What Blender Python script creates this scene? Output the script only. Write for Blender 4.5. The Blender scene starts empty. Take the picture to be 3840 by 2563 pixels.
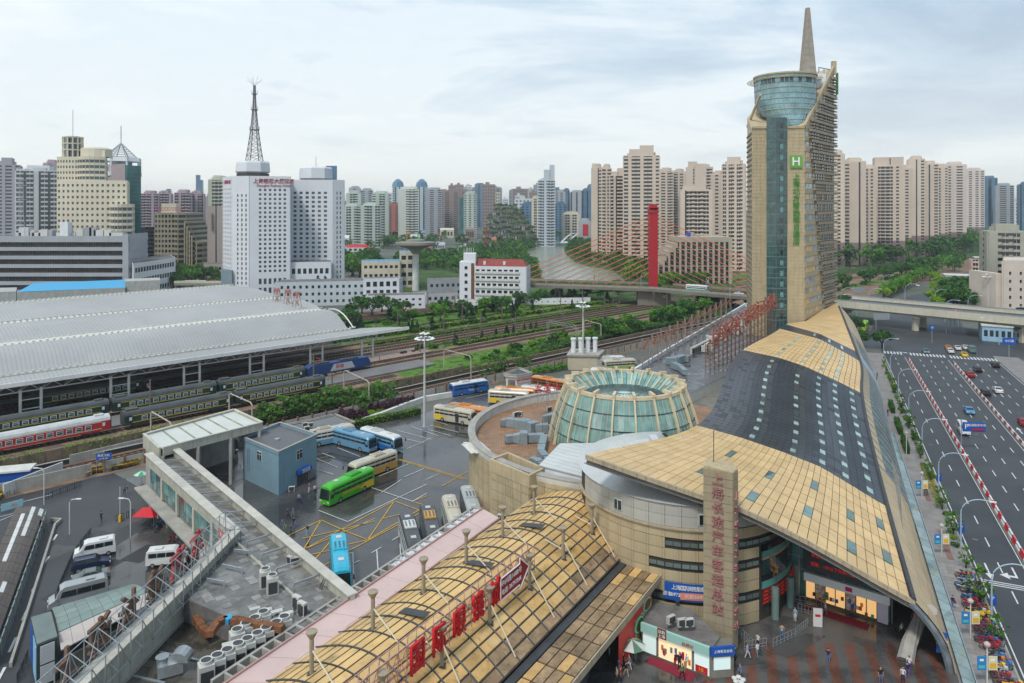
import bpy,math,random
from mathutils import Vector,Matrix
random.seed(7)
VV,cos,sin,ru,rd,rc=Vector,math.cos,math.sin,random.uniform,random.random,random.choice
rg=range
R=math.radians;PI=math.pi
sc=bpy.context.scene;COL=sc.collection
#  camera
FP,HC,CX,HY=720.0,50.0,512.0,207.0
cd=bpy.data.cameras.new('camera');cam=bpy.data.objects.new('camera',cd);COL.objects.link(cam)
cam.location=(0,0,HC);cam.rotation_euler=(R(90),0,0)
cd.sensor_width=36;cd.lens=36*FP/1024;cd.shift_y=-(341.5-HY)/1024
cd.clip_start=0.5;cd.clip_end=20000;sc.camera=cam
#  world, overcast
W=bpy.data.worlds.new('World');sc.world=W;W.use_nodes=True
nt=W.node_tree;nt.nodes.clear();N=nt.nodes.new;L=nt.links.new
def mnode(nt,op,a,b=None):
 n=nt.nodes.new('ShaderNodeMath');n.operation=op
 for i,x in enumerate((a,b)):
  if x is None:continue
  if isinstance(x,(int,float)):n.inputs[i].default_value=x
  else:nt.links.new(x,n.inputs[i])
 return n.outputs[0]
def mixc(nt,f,a,b,bt='MIX'):
 n=nt.nodes.new('ShaderNodeMix');n.data_type='RGBA';n.blend_type=bt
 for i,x in((0,f),(6,a),(7,b)):
  if isinstance(x,(int,float)):n.inputs[i].default_value=x
  elif isinstance(x,(tuple,list)):n.inputs[i].default_value=(*x[:3],1)
  else:nt.links.new(x,n.inputs[i])
 return n.outputs[2]
def ramp(nt,f,stops):
 n=nt.nodes.new('ShaderNodeValToRGB');e=n.color_ramp.elements
 while len(e)<len(stops):e.new(.5)
 for i,(p,c)in enumerate(stops):
  e[i].position=p;e[i].color=(*c[:3],1)if isinstance(c,(tuple,list))else(c,c,c,1)
 nt.links.new(f,n.inputs[0]);return n.outputs[0]
def noise(nt,vec,scale,detail=4,rough=.55,dist=0):
 n=nt.nodes.new('ShaderNodeTexNoise');n.inputs['Scale'].default_value=scale
 n.inputs['Detail'].default_value=detail;n.inputs['Roughness'].default_value=rough;n.inputs['Distortion'].default_value=dist
 if vec is not None:nt.links.new(vec,n.inputs['Vector'])
 return n.outputs['Fac']
tc=N('ShaderNodeTexCoord');sp=N('ShaderNodeSeparateXYZ');L(tc.outputs['Generated'],sp.inputs[0])
X_,Y_,Z_=sp.outputs
zz=mnode(nt,'ADD',mnode(nt,'ABSOLUTE',Z_),.16)
cv=N('ShaderNodeCombineXYZ');L(mnode(nt,'DIVIDE',X_,zz),cv.inputs[0]);L(mnode(nt,'MULTIPLY',mnode(nt,'DIVIDE',Y_,zz),1.25),cv.inputs[1])
n1=noise(nt,cv.outputs[0],.8,7,.6,.5)
n2=noise(nt,cv.outputs[0],1.7,5,.6,.2)
side=mnode(nt,'ADD',mnode(nt,'MULTIPLY',X_,.26),mnode(nt,'MULTIPLY',Z_,.30))
cf=mnode(nt,'ADD',mnode(nt,'ADD',mnode(nt,'MULTIPLY',n1,.95),mnode(nt,'MULTIPLY',n2,.25)),side)
cl=ramp(nt,cf,[(.44,(.69,.745,.775)),(.56,(.60,.68,.73)),(.63,(.62,.69,.735)),(.75,(.43,.535,.63)),(.90,(.31,.41,.52))])
hz=ramp(nt,mnode(nt,'ABSOLUTE',Z_),[(0,(.83,.83,.80)),(.10,(.80,.84,.85)),(.32,0.0)])
hf=ramp(nt,mnode(nt,'ABSOLUTE',Z_),[(0,.85),(.10,.42),(.26,0.0)])
skyc=mixc(nt,hf,cl,(.73,.73,.69))
sky=N('ShaderNodeTexSky');sky.sky_type='NISHITA';sky.sun_disc=False;sky.sun_elevation=R(56);sky.sun_rotation=R(200)
mx=N('ShaderNodeMixShader');b1=N('ShaderNodeBackground');b2=N('ShaderNodeBackground');wo=N('ShaderNodeOutputWorld')
L(sky.outputs[0],b1.inputs[0]);b1.inputs[1].default_value=.10
L(skyc,b2.inputs[0]);b2.inputs[1].default_value=.90
mx.inputs[0].default_value=.93;L(b1.outputs[0],mx.inputs[1]);L(b2.outputs[0],mx.inputs[2]);L(mx.outputs[0],wo.inputs[0])
sd=bpy.data.lights.new('sun','SUN');sd.energy=1.5;sd.angle=R(10);sd.color=(1,.96,.9)
so=bpy.data.objects.new('sun',sd);COL.objects.link(so);so.rotation_euler=(R(34),0,R(-28));so.location=(0,0,200)
vs=sc.view_settings;vs.view_transform='Standard';vs.look='None';vs.gamma=1;vs.use_curve_mapping=False;vs.exposure=0.65
cy=sc.cycles;cy.max_bounces=5;cy.diffuse_bounces=2;cy.glossy_bounces=3;cy.transmission_bounces=3;cy.volume_bounces=0;cy.transparent_max_bounces=6
cy.use_denoising=True
try:cy.denoiser='OPENIMAGEDENOISE'
except Exception:pass
cy.use_adaptive_sampling=True;cy.sample_clamp_indirect=4
def G(px,py,z=0.0):
 Y=FP*(HC-z)/(py-HY);return VV(((px-CX)*Y/FP,Y,z))
def PX(px,Y):return(px-CX)*Y/FP
def ZA(py,Y):return HC-(py-HY)*Y/FP
def YD(d,n,z=0.0):return VV((.714*d-.700*n,.700*d+.714*n,z))
def RD(t,s,z=0.0):return VV((.3935*t+.9193*s,.9193*t-.3935*s,z))
YA=math.atan2(.700,.714);RA=math.atan2(.9193,.3935)
#  materials
MATS={}
def M(name,col,rough=.7,metal=0,var=.12,scale=.6,bump=0,bscale=6,col2=None,lo=.5,hi=.62,streak=0,rand=0,emit=0,spec=.28,vec='Object',dirt=0,mark=None):
 if name in MATS:return MATS[name]
 m=bpy.data.materials.new(name);m.use_nodes=True;nt=m.node_tree
 b=nt.nodes['Principled BSDF'];tc=nt.nodes.new('ShaderNodeTexCoord');v=tc.outputs[vec]
 b.inputs['Roughness'].default_value=rough;b.inputs['Metallic'].default_value=metal
 b.inputs['Specular IOR Level'].default_value=spec
 c=col
 if var:
  f=noise(nt,v,scale,5,.6)
  c=mixc(nt,ramp(nt,f,[(.3,0.),(.7,1.)]),tuple(x*(1-var)for x in col),tuple(min(1,x*(1+var))for x in col))
 if streak:
  mp=nt.nodes.new('ShaderNodeMapping');nt.links.new(v,mp.inputs[0]);mp.inputs['Scale'].default_value=(1.6,1.6,.12)
  f=noise(nt,mp.outputs[0],1.5,5,.65)
  c=mixc(nt,mnode(nt,'MULTIPLY',ramp(nt,f,[(.50,0.),(.68,1.)]),streak),c,tuple(x*.38 for x in col)if not mark else mark)
 if dirt:
  f=noise(nt,v,scale*3.1,7,.7,.4)
  c=mixc(nt,mnode(nt,'MULTIPLY',ramp(nt,f,[(.52,0.),(.66,1.)]),dirt),c,tuple(x*.35 for x in col)if not mark else mark)
 if col2:
  f=noise(nt,v,scale*.7,5,.6,.3);c=mixc(nt,ramp(nt,f,[(lo,0.),(hi,1.)]),c,col2)
 if rand:
  oi=nt.nodes.new('ShaderNodeObjectInfo')
  c=mixc(nt,1.0,c,mnode(nt,'ADD',1-rand,mnode(nt,'MULTIPLY',oi.outputs['Random'],2*rand)),'MULTIPLY')
 if isinstance(c,tuple):b.inputs['Base Color'].default_value=(*c,1)
 else:nt.links.new(c,b.inputs['Base Color'])
 if bump:
  bp=nt.nodes.new('ShaderNodeBump');bp.inputs['Strength'].default_value=bump;bp.inputs['Distance'].default_value=.05
  nt.links.new(noise(nt,v,bscale,4,.6),bp.inputs['Height']);nt.links.new(bp.outputs[0],b.inputs['Normal'])
 if emit:
  b.inputs['Emission Color'].default_value=(*col,1);b.inputs['Emission Strength'].default_value=emit
 MATS[name]=m;return m
def wet(name,c1,c2,scale=.12,r0=.06,r1=.5,lo=.40,hi=.56,patch=.25):
 m=M(name,c1,var=.12,scale=1.3);nt=m.node_tree;b=nt.nodes['Principled BSDF'];b.inputs['Specular IOR Level'].default_value=.6
 tc=nt.nodes.new('ShaderNodeTexCoord');v=tc.outputs['Object']
 f=noise(nt,v,scale,7,.62,.5);src=b.inputs['Base Color'].links[0].from_socket
 g=noise(nt,v,.05,3,.5,0)
 c=mixc(nt,ramp(nt,f,[(lo,1.),(hi,0.)]),src,c2)
 c=mixc(nt,mnode(nt,'MULTIPLY',ramp(nt,g,[(.45,0.),(.58,1.)]),patch),c,tuple(x*1.7 for x in c1))
 nt.links.new(c,b.inputs['Base Color'])
 nt.links.new(ramp(nt,f,[(lo,r0),(hi,r1)]),b.inputs['Roughness'])
 bp=nt.nodes.new('ShaderNodeBump');bp.inputs['Strength'].default_value=.12;bp.inputs['Distance'].default_value=.02
 nt.links.new(mnode(nt,'MULTIPLY',noise(nt,v,9,3),ramp(nt,f,[(lo,0.),(hi,1.)])),bp.inputs['Height']);nt.links.new(bp.outputs[0],b.inputs['Normal'])
 return m
def ribbed(name,col,ang,period,depth=.35,rough=.4,metal=.2,var=.08,scale=.08,dirt=0,bump=.4):
 """standing seams / corrugation running across direction ang"""
 m=M(name,col,rough=rough,metal=metal,var=var,scale=scale,dirt=dirt);nt=m.node_tree;b=nt.nodes['Principled BSDF']
 tc=nt.nodes.new('ShaderNodeTexCoord');mp=nt.nodes.new('ShaderNodeMapping');nt.links.new(tc.outputs['Object'],mp.inputs[0])
 mp.inputs['Rotation'].default_value=(0,0,-ang);mp.inputs['Scale'].default_value=(1/period,1,1)
 s=nt.nodes.new('ShaderNodeSeparateXYZ');nt.links.new(mp.outputs[0],s.inputs[0])
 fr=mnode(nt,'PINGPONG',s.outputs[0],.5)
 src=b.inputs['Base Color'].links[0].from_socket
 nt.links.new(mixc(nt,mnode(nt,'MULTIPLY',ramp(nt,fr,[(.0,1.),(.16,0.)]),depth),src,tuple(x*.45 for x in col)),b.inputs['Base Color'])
 bp=nt.nodes.new('ShaderNodeBump');bp.inputs['Strength'].default_value=bump;bp.inputs['Distance'].default_value=.06
 nt.links.new(fr,bp.inputs['Height']);nt.links.new(bp.outputs[0],b.inputs['Normal']);return m
def flat(name,col,rough=.6,**k):k.setdefault('var',0);return M(name,col,rough=rough,**k)
def glassm(name,col,rough=.08,metal=.0,spec=.9,var=.35,scale=.5,rand=.25):
 return M(name,col,rough=rough,metal=metal,var=var,scale=scale,rand=rand,spec=spec)
#  mesh builder
class MB:
 def __init__(s):s.v=[];s.f=[];s.m=[]
 def poly(s,pts,mi=0):
  b=len(s.v);s.v+=[tuple(p)for p in pts];s.f.append(tuple(rg(b,b+len(pts))));s.m.append(mi)
 def ob(s,o,a,b,c,mi=0):
  o,a,b,c=map(Vector,(o,a,b,c));k=len(s.v)
  for z in(0,1):
   for q in((0,0),(1,0),(1,1),(0,1)):s.v.append(tuple(o+a*q[0]+b*q[1]+c*z))
  for f in((3,2,1,0),(4,5,6,7),(0,1,5,4),(1,2,6,5),(2,3,7,6),(3,0,4,7)):s.f.append(tuple(k+i for i in f));s.m.append(mi)
 def box(s,x,y,z,w,d,h,rz=0,mi=0):
  """centre x,y, bottom z"""
  ca,sa=cos(rz),sin(rz);a=VV((ca*w,sa*w,0));b=VV((-sa*d,ca*d,0))
  s.ob(VV((x,y,z))-a/2-b/2,a,b,(0,0,h),mi)
 def beam(s,p,q,w,h=None,mi=0,up=(0,0,1)):
  p,q=VV(p),VV(q);h=h or w;d=q-p
  if d.length<1e-6:return
  u=VV(up)
  if abs(d.normalized().dot(u))>.98:u=VV((1,0,0))
  a=d.cross(u).normalized()*w;b=a.cross(d).normalized()*h
  s.ob(p-a/2-b/2,d,a,b,mi)
 def tb(s,path,r,n=6,mi=0,caps=True):
  path=[VV(p)for p in path];rs=r if isinstance(r,(list,tuple))else[r]*len(path)
  k=len(s.v)
  for i,p in enumerate(path):
   d=(path[min(i+1,len(path)-1)]-path[max(i-1,0)])
   d=d.normalized()if d.length>1e-9 else VV((0,0,1))
   u=VV((0,0,1))if abs(d.z)<.95 else VV((1,0,0))
   a=d.cross(u).normalized();b=a.cross(d)
   for j in rg(n):
    t=2*PI*j/n;s.v.append(tuple(p+(a*cos(t)+b*sin(t))*rs[i]))
  for i in rg(len(path)-1):
   for j in rg(n):
    A=k+i*n+j;B=k+i*n+(j+1)%n;s.f.append((A,B,B+n,A+n));s.m.append(mi)
  if caps:
   s.f.append(tuple(k+j for j in rg(n))[::-1]);s.m.append(mi)
   s.f.append(tuple(k+(len(path)-1)*n+j for j in rg(n)));s.m.append(mi)
 def lt(s,prof,c=(0,0,0),n=24,mi=0,a0=0,a1=2*PI,cap=True):
  k=len(s.v);full=abs(a1-a0-2*PI)<1e-6;m=n if full else n+1
  for r,z in prof:
   for j in rg(m):
    t=a0+(a1-a0)*j/n;s.v.append((c[0]+r*cos(t),c[1]+r*sin(t),c[2]+z))
  for i in rg(len(prof)-1):
   for j in rg(n):
    A=k+i*m+j;B=k+i*m+(j+1)%m;s.f.append((A,B,B+m,A+m));s.m.append(mi)
  if cap and full:
   if prof[-1][0]>1e-4:s.f.append(tuple(k+(len(prof)-1)*m+j for j in rg(m)));s.m.append(mi)
   if prof[0][0]>1e-4:s.f.append(tuple(k+j for j in rg(m))[::-1]);s.m.append(mi)
 def pr(s,poly,z0,z1,mi=0,top=None,bottom=True):
  n=len(poly)
  ar=sum(poly[i][0]*poly[(i+1)%n][1]-poly[(i+1)%n][0]*poly[i][1]for i in rg(n))
  if ar<0:poly=list(poly)[::-1]
  zt=z1 if isinstance(z1,(list,tuple))else[z1]*n
  if ar<0 and isinstance(z1,(list,tuple)):zt=zt[::-1]
  k=len(s.v);s.v+=[(p[0],p[1],z0)for p in poly];s.v+=[(p[0],p[1],zt[i])for i,p in enumerate(poly)]
  for i in rg(n):s.f.append((k+i,k+(i+1)%n,k+n+(i+1)%n,k+n+i));s.m.append(mi)
  s.f.append(tuple(rg(k+n,k+2*n)));s.m.append(mi if top is None else top)
  if bottom:s.f.append(tuple(rg(k,k+n))[::-1]);s.m.append(mi)
 def wall(s,path,z0,z1,t=.3,mi=0,closed=False):
  """upright wall of thickness t along a polyline"""
  pts=[VV((p[0],p[1],0))for p in path]
  n=len(pts);off=[]
  for i in rg(n):
   a=pts[i]-pts[i-1]if(i or closed)else pts[1]-pts[0]
   b=pts[(i+1)%n]-pts[i]if(i<n-1 or closed)else a
   na=VV((-a.y,a.x,0)).normalized();nb=VV((-b.y,b.x,0)).normalized();m=(na+nb)
   m=m/max(.3,m.length_squared)*2 if m.length>1e-6 else na
   off.append(m*t/2)
  r=rg(n if closed else n-1)
  z0s=z0 if isinstance(z0,(list,tuple))else[z0]*n;z1s=z1 if isinstance(z1,(list,tuple))else[z1]*n
  for i in r:
   j=(i+1)%n;k=len(s.v)
   for q,zb,zt in((i,z0s[i],z1s[i]),(j,z0s[j],z1s[j])):
    for sg in(-1,1):
     p=pts[q]+off[q]*sg;s.v.append((p.x,p.y,zb));s.v.append((p.x,p.y,zt))
   # 0:-b0 1:-t0 2:+b0 3:+t0 4:-b1 5:-t1 6:+b1 7:+t1
   for f in((0,4,5,1),(6,2,3,7),(1,5,7,3),(4,0,2,6)):s.f.append(tuple(k+x for x in f));s.m.append(mi)
   if not closed and i==0:s.f.append((k,k+1,k+3,k+2));s.m.append(mi)
   if not closed and i==n-2:s.f.append((k+4,k+6,k+7,k+5));s.m.append(mi)
 def slab(s,pts,nrm,t,mi=0):
  """thin plate from a loop of points"""
  n=len(pts);k=len(s.v);nv=VV(nrm)*t
  s.v+=[tuple(p)for p in pts];s.v+=[tuple(VV(p)-nv)for p in pts]
  s.f.append(tuple(rg(k,k+n)));s.m.append(mi);s.f.append(tuple(rg(k+n,k+2*n))[::-1]);s.m.append(mi)
  for i in rg(n):s.f.append((k+i,k+n+i,k+n+(i+1)%n,k+(i+1)%n));s.m.append(mi)
 def mesh(s,name,mats,smooth=False):
  me=bpy.data.meshes.new(name);me.from_pydata(s.v,[],s.f)
  for m in(mats if isinstance(mats,(list,tuple))else[mats]):me.materials.append(m)
  if len(me.polygons)==len(s.m):me.polygons.foreach_set('material_index',s.m)
  if smooth:me.polygons.foreach_set('use_smooth',[True]*len(me.polygons))
  me.update();return me
 def B(s,name,mats,parent=None,smooth=False,**k):
  return link(name,s.mesh(name,mats,smooth),parent,**k)
WST={}
def link(name,me,parent=None,loc=None,rz=0,kind=None,label=None,cat=None,group=None,scale=None,rot=None):
 o=bpy.data.objects.new(name,me);COL.objects.link(o)
 if parent is not None:
  o.parent=parent
  if parent.name in WST and loc is None:o.location=-VV(parent.location)
 if loc is not None:
  o.location=VV(loc)-(VV(parent.location)if parent is not None and parent.name in WST else VV())
 if rz:o.rotation_euler=(0,0,rz)
 if rot is not None:o.rotation_euler=rot
 if scale:o.scale=(scale,)*3 if isinstance(scale,(int,float))else scale
 if kind:o['kind']=kind
 if label:o['label']=label
 if cat:o['category']=cat
 if group:o['group']=group
 return o
def rO(name,label,cat,loc=(0,0,0),rz=0,group=None,w=False,kind=None):
 o=bpy.data.objects.new(name,None);COL.objects.link(o);o.location=loc;o.rotation_euler=(0,0,rz)
 o.empty_display_size=.5
 o['label']=label;o['category']=cat
 if group:o['group']=group
 if kind:o['kind']=kind
 if w:WST[o.name]=1
 return o
KIDS={}
def kids(o):
 return[c for c in bpy.data.objects if c.parent is o]
def tree_of(o):
 if o.name not in KIDS:
  def rec(x):return[(c,rec(c))for c in x.children]
  KIDS[o.name]=rec(o)
 return KIDS[o.name]
def dup(o,loc,rz=0,label=None,group=None,scale=None,swap=None):
 def cp(x,sub,par):
  c=x.copy();COL.objects.link(c)
  if par:c.parent=par
  if swap and c.type=='MESH':
   for i,sl in enumerate(c.material_slots):
    nm_=sl.material.name if sl.material else ''
    if nm_ in swap:sl.link='OBJECT';sl.material=swap[nm_]
  for y,s2 in sub:cp(y,s2,c)
  return c
 r=cp(o,tree_of(o),None);r.location=loc;r.rotation_euler=(0,0,rz)
 if scale:r.scale=(scale,)*3 if isinstance(scale,(int,float))else scale
 if label:r['label']=label
 if group:r['group']=group
 return r
def struct(mb,name,mat,**k):return mb.B(name,mat,kind='structure',**k)
TXT={}
def textmesh(s,size=1,ext=.05,mat=None,bold=0):
 key=(s,size,ext,mat.name if mat else '',bold)
 if key in TXT:return TXT[key]
 cu=bpy.data.curves.new('lettering','FONT');cu.body=s;cu.size=size;cu.extrude=ext;cu.align_x='CENTER';cu.align_y='CENTER';cu.offset=bold
 cu.resolution_u=2
 o=bpy.data.objects.new('lettering',cu);me=bpy.data.meshes.new_from_object(o)
 me.name='lettering';me.materials.clear();me.materials.append(mat);bpy.data.objects.remove(o);TXT[key]=me;return me
def text(s,p,n,size,mat,parent=None,ext=.05,name='lettering',bold=0,up=(0,0,1),sx=1,**k):
 """flat lettering standing at p, facing horizontal-ish direction n"""
 me=textmesh(s,size,ext,mat,bold);n=VV(n).normalized();u=VV(up);x=u.cross(n).normalized();u=n.cross(x)
 m=Matrix((x*sx,u,n)).transposed().to_4x4()
 o=bpy.data.objects.new(name,me);COL.objects.link(o)
 if parent is not None:o.parent=parent
 off=VV(parent.location)if parent is not None and parent.name in WST else VV()
 m.translation=VV(p)-off;o.matrix_local=m
 for a,b in k.items():o[a]=b
 return o
# common materials
tan=M('tan_panel',(.69,.48,.235),rough=.42,var=.12,scale=.25,rand=.08,dirt=.2,metal=.1)
tan2=M('pale_tan_cladding',(.46,.375,.235),rough=.5,var=.10,scale=.4,rand=.08,streak=.35)
seam=M('dark_seam',(.05,.045,.04),rough=.8,var=.2)
conc=M('concrete',(.36,.345,.31),rough=.85,var=.18,scale=.5,bump=.3,streak=.25)
concd=M('dark_concrete',(.17,.16,.15),rough=.8,var=.3,scale=.4,dirt=.5)
white=M('white_paint',(.72,.74,.75),rough=.6,var=.06,scale=.4)
offw=M('aged_white',(.60,.60,.56),rough=.65,var=.12,scale=.5,streak=.15)
steel=M('galvanised_steel',(.42,.46,.48),rough=.4,metal=.6,var=.15,scale=2)
dsteel=M('dark_steel',(.07,.075,.08),rough=.5,metal=.3,var=.2)
rust=M('rusty_steel',(.26,.10,.055),rough=.8,var=.35,scale=2)
rubber=flat('rubber',(.02,.02,.02),.8)
dglass=glassm('dark_glass',(.018,.026,.03))
wglass=glassm('window_glass',(.055,.085,.09),rough=.12)
tealg=glassm('teal_glass',(.10,.24,.23),rough=.1,var=.4,scale=.8)
redp=M('red_paint',(.50,.02,.025),rough=.5,var=.15)
bluep=M('blue_paint',(.015,.09,.38),rough=.5,var=.1)
grn=M('green_paint',(.05,.30,.08),rough=.5,var=.1)
whitet=flat('white_lettering',(.8,.8,.8));yel=flat('yellow_paint',(.75,.42,.04),.6)
# setting: ground, water, roads
gm=M('city_ground',(.13,.135,.12),rough=.95,var=.3,scale=.02,col2=(.07,.10,.05))
mb=MB();mb.poly([(-6500,-300,0),(6500,-300,0),(6500,9000,0),(-6500,9000,0)]);struct(mb,'ground',gm)
asph=wet('wet_asphalt',(.068,.065,.063),(.038,.038,.038),scale=.10,r0=.04,r1=.34,lo=.44,hi=.62,patch=.4)
asph2=M('road_asphalt',(.050,.053,.058),rough=.5,var=.2,scale=.10,col2=(.062,.064,.068),lo=.5,hi=.75,bump=.15,bscale=14)
paint=M('road_paint',(.62,.63,.62),rough=.6,var=.15,scale=2);ypaint=M('yellow_line',(.62,.36,.03),rough=.6,var=.2,scale=1)
LZ=[.012]
def lift():
 LZ[0]+=.0045;return LZ[0]
def sheet(name,pts,mat,z=None,**k):
 m=MB();z=lift()if z is None else z;m.poly([(p[0],p[1],z)for p in pts]);return struct(m,name,mat,**k)
# river
rm=M('river_water',(.25,.285,.22),rough=.22,var=.12,scale=.02,bump=.6,bscale=.15,spec=.4)
rp=[G(*p)for p in((550,284),(541,277),(543,271.5),(531,263),(519,254),(531,249),(545,243),(556,240.3),(561,238.5),(563,238.2),(571,240),(568,246),(564,251.5),(568,257),(575,262.5),(588,267),(600,268.5),(614,272),(622,278),(628,286))]
sheet('river',rp,rm,z=.35)
pk_=M('park_ground',(.045,.09,.02),rough=.95,var=.4,scale=.05,col2=(.07,.12,.03))
sheet('river_park',[G(*p)for p in((380,262),(455,250),(518,240),(556,237),(640,236),(720,262),(740,296),(560,300),(380,300))],pk_,z=.2)
sheet('green_belt',[G(*p)for p in((832,274),(832,258),(985,238),(1010,244),(985,256),(900,272))],pk_,z=.2)
# bus station yard, streets
sheet('bus_station_yard',[G(*p)for p in((120,480),(250,445),(335,432),(430,412),(455,398),(560,378),(650,362),(680,392),(640,480),(560,600),(240,683),(150,560))],asph)
sheet('street',[(-200,60),(-30,40),(-36,92),(-60,119),(-66,128),(-80,139.5),(-98,134.5),(-125,107),(-200,60)],asph2)
sheet('street_parking_bay',[G(*p)for p in((118,545),(190,500),(235,520),(250,600),(140,660),(55,612))],asph)
# avenue with kerbs and lane markings
def arect(name,t0,t1,s0,s1,mat,z=None):return sheet(name,[RD(t0,s0),RD(t1,s0),RD(t1,s1),RD(t0,s1)],mat,z)
arect('avenue',20,330,19.5,53,asph2)
sheet('avenue_beyond',[RD(330,19.5),RD(375,24),RD(430,36),RD(500,62),RD(545,90),RD(540,104),RD(480,84),RD(420,66),RD(375,57),RD(330,53)],asph2)
arect('cross_street',283,325,-10,19.5,asph2);arect('cross_street_east',283,325,53,160,asph2)
rb=MB();
def dash(m,t0,t1,s,w=.16,z=0):
 m.poly([RD(t0,s-w/2,z),RD(t0,s+w/2,z),RD(t1,s+w/2,z),RD(t1,s-w/2,z)])
z=lift()
for s in(22.9,30.0,33.1,36.2,42.6,45.9,49.2):
 m=MB();t=42
 while t<268:
  if not(26<s<39 and t>150 and False):dash(m,t,t+3.2,s,.17,z)
  t+=8.3
 o=struct(m,'lane_marking',paint)
m=MB()
for s in(19.9,52.6):dash(m,30,272,s,.15,z)
for s in(25.9,27.1,38.4,39.8):dash(m,30,272,s,.13,z)
struct(m,'edge_line',paint)
m=MB()
for k in rg(34):
 s=20.2+k*.98
 if 26<s<27.2 or 38.6<s<39.6:continue
 m.poly([RD(276,s,z),RD(276,s+.5,z),RD(280.5,s+.5,z),RD(280.5,s,z)])
struct(m,'zebra_crossing',paint)
m=MB()
def arrow(m,t,s,dirn=1,turn=0):
 P=lambda a,b:RD(t+a*dirn,s+b,z)
 m.poly([P(0,-.12),P(0,.12),P(3.2,.12),P(3.2,-.12)])if dirn>0 else m.poly([P(0,-.12),P(3.2,-.12),P(3.2,.12),P(0,.12)])
 if turn==0:m.poly([P(3.2,-.5),P(3.2,.5),P(5.2,0)])
 else:
  m.poly([P(3.2,-.12),P(3.2,.12+turn*1.0),P(2.7,.12+turn*1.0),P(2.7,-.12)]);m.poly([P(3.9,turn*.9),P(2.0,turn*.9),P(2.9,turn*2.0)])
for t,s,d,tu in((95,21,-1,0),(95,24.4,-1,-1),(119,21.2,-1,0),(119,24.4,-1,-1),(119,28.5,-1,-1),(150,41,1,0),(190,41,1,0),(190,44.3,1,0),(190,47.6,1,1),(170,50.8,1,1),(225,41,1,0),(225,44.3,1,0),(225,50.8,1,1),(128,44.3,1,0),(75,24.4,-1,-1)):arrow(m,t,s,d,tu)
struct(m,'road_arrow',paint)
m=MB()
for q in rg(3):
 t=112.4+q*.55;m.poly([RD(t,19.9,z),RD(t,25.9,z),RD(t+.22,25.9,z),RD(t+.22,19.9,z)])
struct(m,'speed_line',paint)
pt=[M('asphalt_patch_dark',(.030,.032,.036),rough=.45,var=.2,scale=.5),M('asphalt_patch_pale',(.085,.086,.088),rough=.6,var=.2,scale=.5)]
for k in rg(34):
 t,s,l,w=ru(75,270),ru(20,51),ru(2,11),ru(.6,2.6)
 sheet('asphalt_patch',[RD(t,s),RD(t,s+w),RD(t+l,s+w),RD(t+l,s)],pt[k%3>1],z=.012+.004*2+.0004*k)
for px,py in((70,575),(95,530),(40,600),(200,530),(25,560),(120,560),(60,630)):
 p=G(px,py);sheet('asphalt_patch',[p,p+VV((3.2,-1,0)),p+VV((5.5,4,0)),p+VV((1.5,4.6,0))],pt[px%2],z=.035)
for k in rg(16):
 p=RD(80+k*11.7,(21.4,31.5,35,44.2)[k%4]);m=MB();m.lt([(.4,0),(.4,.03),(.01,.03)],p+VV((0,0,.05)),12);struct(m,'manhole_cover',concd)
# kerbs and pavements
pav=M('pavement_tiles',(.25,.23,.215),rough=.55,var=.18,scale=.35,rand=.05,dirt=.3,bump=.2)
m=MB();m.ob(RD(40,13.4),RD(235,0),RD(0,5.8),(0,0,.14));pv=struct(m,'sidewalk',pav)
m=MB();m.ob(RD(40,19.22),RD(235,0),RD(0,.22),(0,0,.16));struct(m,'kerb',conc)
m=MB();m.ob(RD(60,53.0),RD(225,0),RD(0,.3),(0,0,.16));m.ob(RD(60,53.31),RD(225,0),RD(0,7),(0,0,.13));struct(m,'east_sidewalk',pav)
# paving slabs of the sidewalk near the viewer: one part each
slabm=MB();slabm.box(0,0,0,.98,.98,.03);sme=slabm.mesh('paving_slab',M('paving_slab_stone',(.27,.25,.235),rough=.5,var=.12,scale=1,rand=.14))
for i in rg(46):
 for j in rg(5):
  p=RD(70+i*1.02,14.5+j*1.0,.142)
  link('paving_slab',sme,pv,loc=p,rz=RA)
redbr=M('red_brick_paving',(.22,.12,.095),rough=.5,var=.2,scale=1)
m=MB()
for a,b in((86,92),(98,106),(118,128),(140,150)):m.poly([RD(a,16.6,.178),RD(b,16.6,.178),RD(b,17.4,.178),RD(a,17.4,.178)][::-1])
struct(m,'red_paving_strip',redbr)
# plaza in front of the terminal: striped paving
plz=wet('plaza_paving',(.10,.095,.09),(.05,.05,.05),scale=.2,r0=.1,r1=.5,patch=.2)
plzr=wet('plaza_red_paving',(.15,.07,.05),(.08,.04,.03),scale=.2,r0=.1,r1=.5,patch=.2)
sheet('plaza',[(2,55),(66,55),(66,60),(47,84),(30,98),(12,90)],plz,z=.05)
for k in rg(13):
 x0=18.5+k*2.25;f=lambda y,w:(x0+w+(y-70)*.30,y)
 sheet('plaza_stripe',[f(57,0),f(57,1.1),f(82.5-max(0,x0-40)*.5,1.1),f(82.5-max(0,x0-40)*.5,0)],plzr,z=.056)
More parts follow.
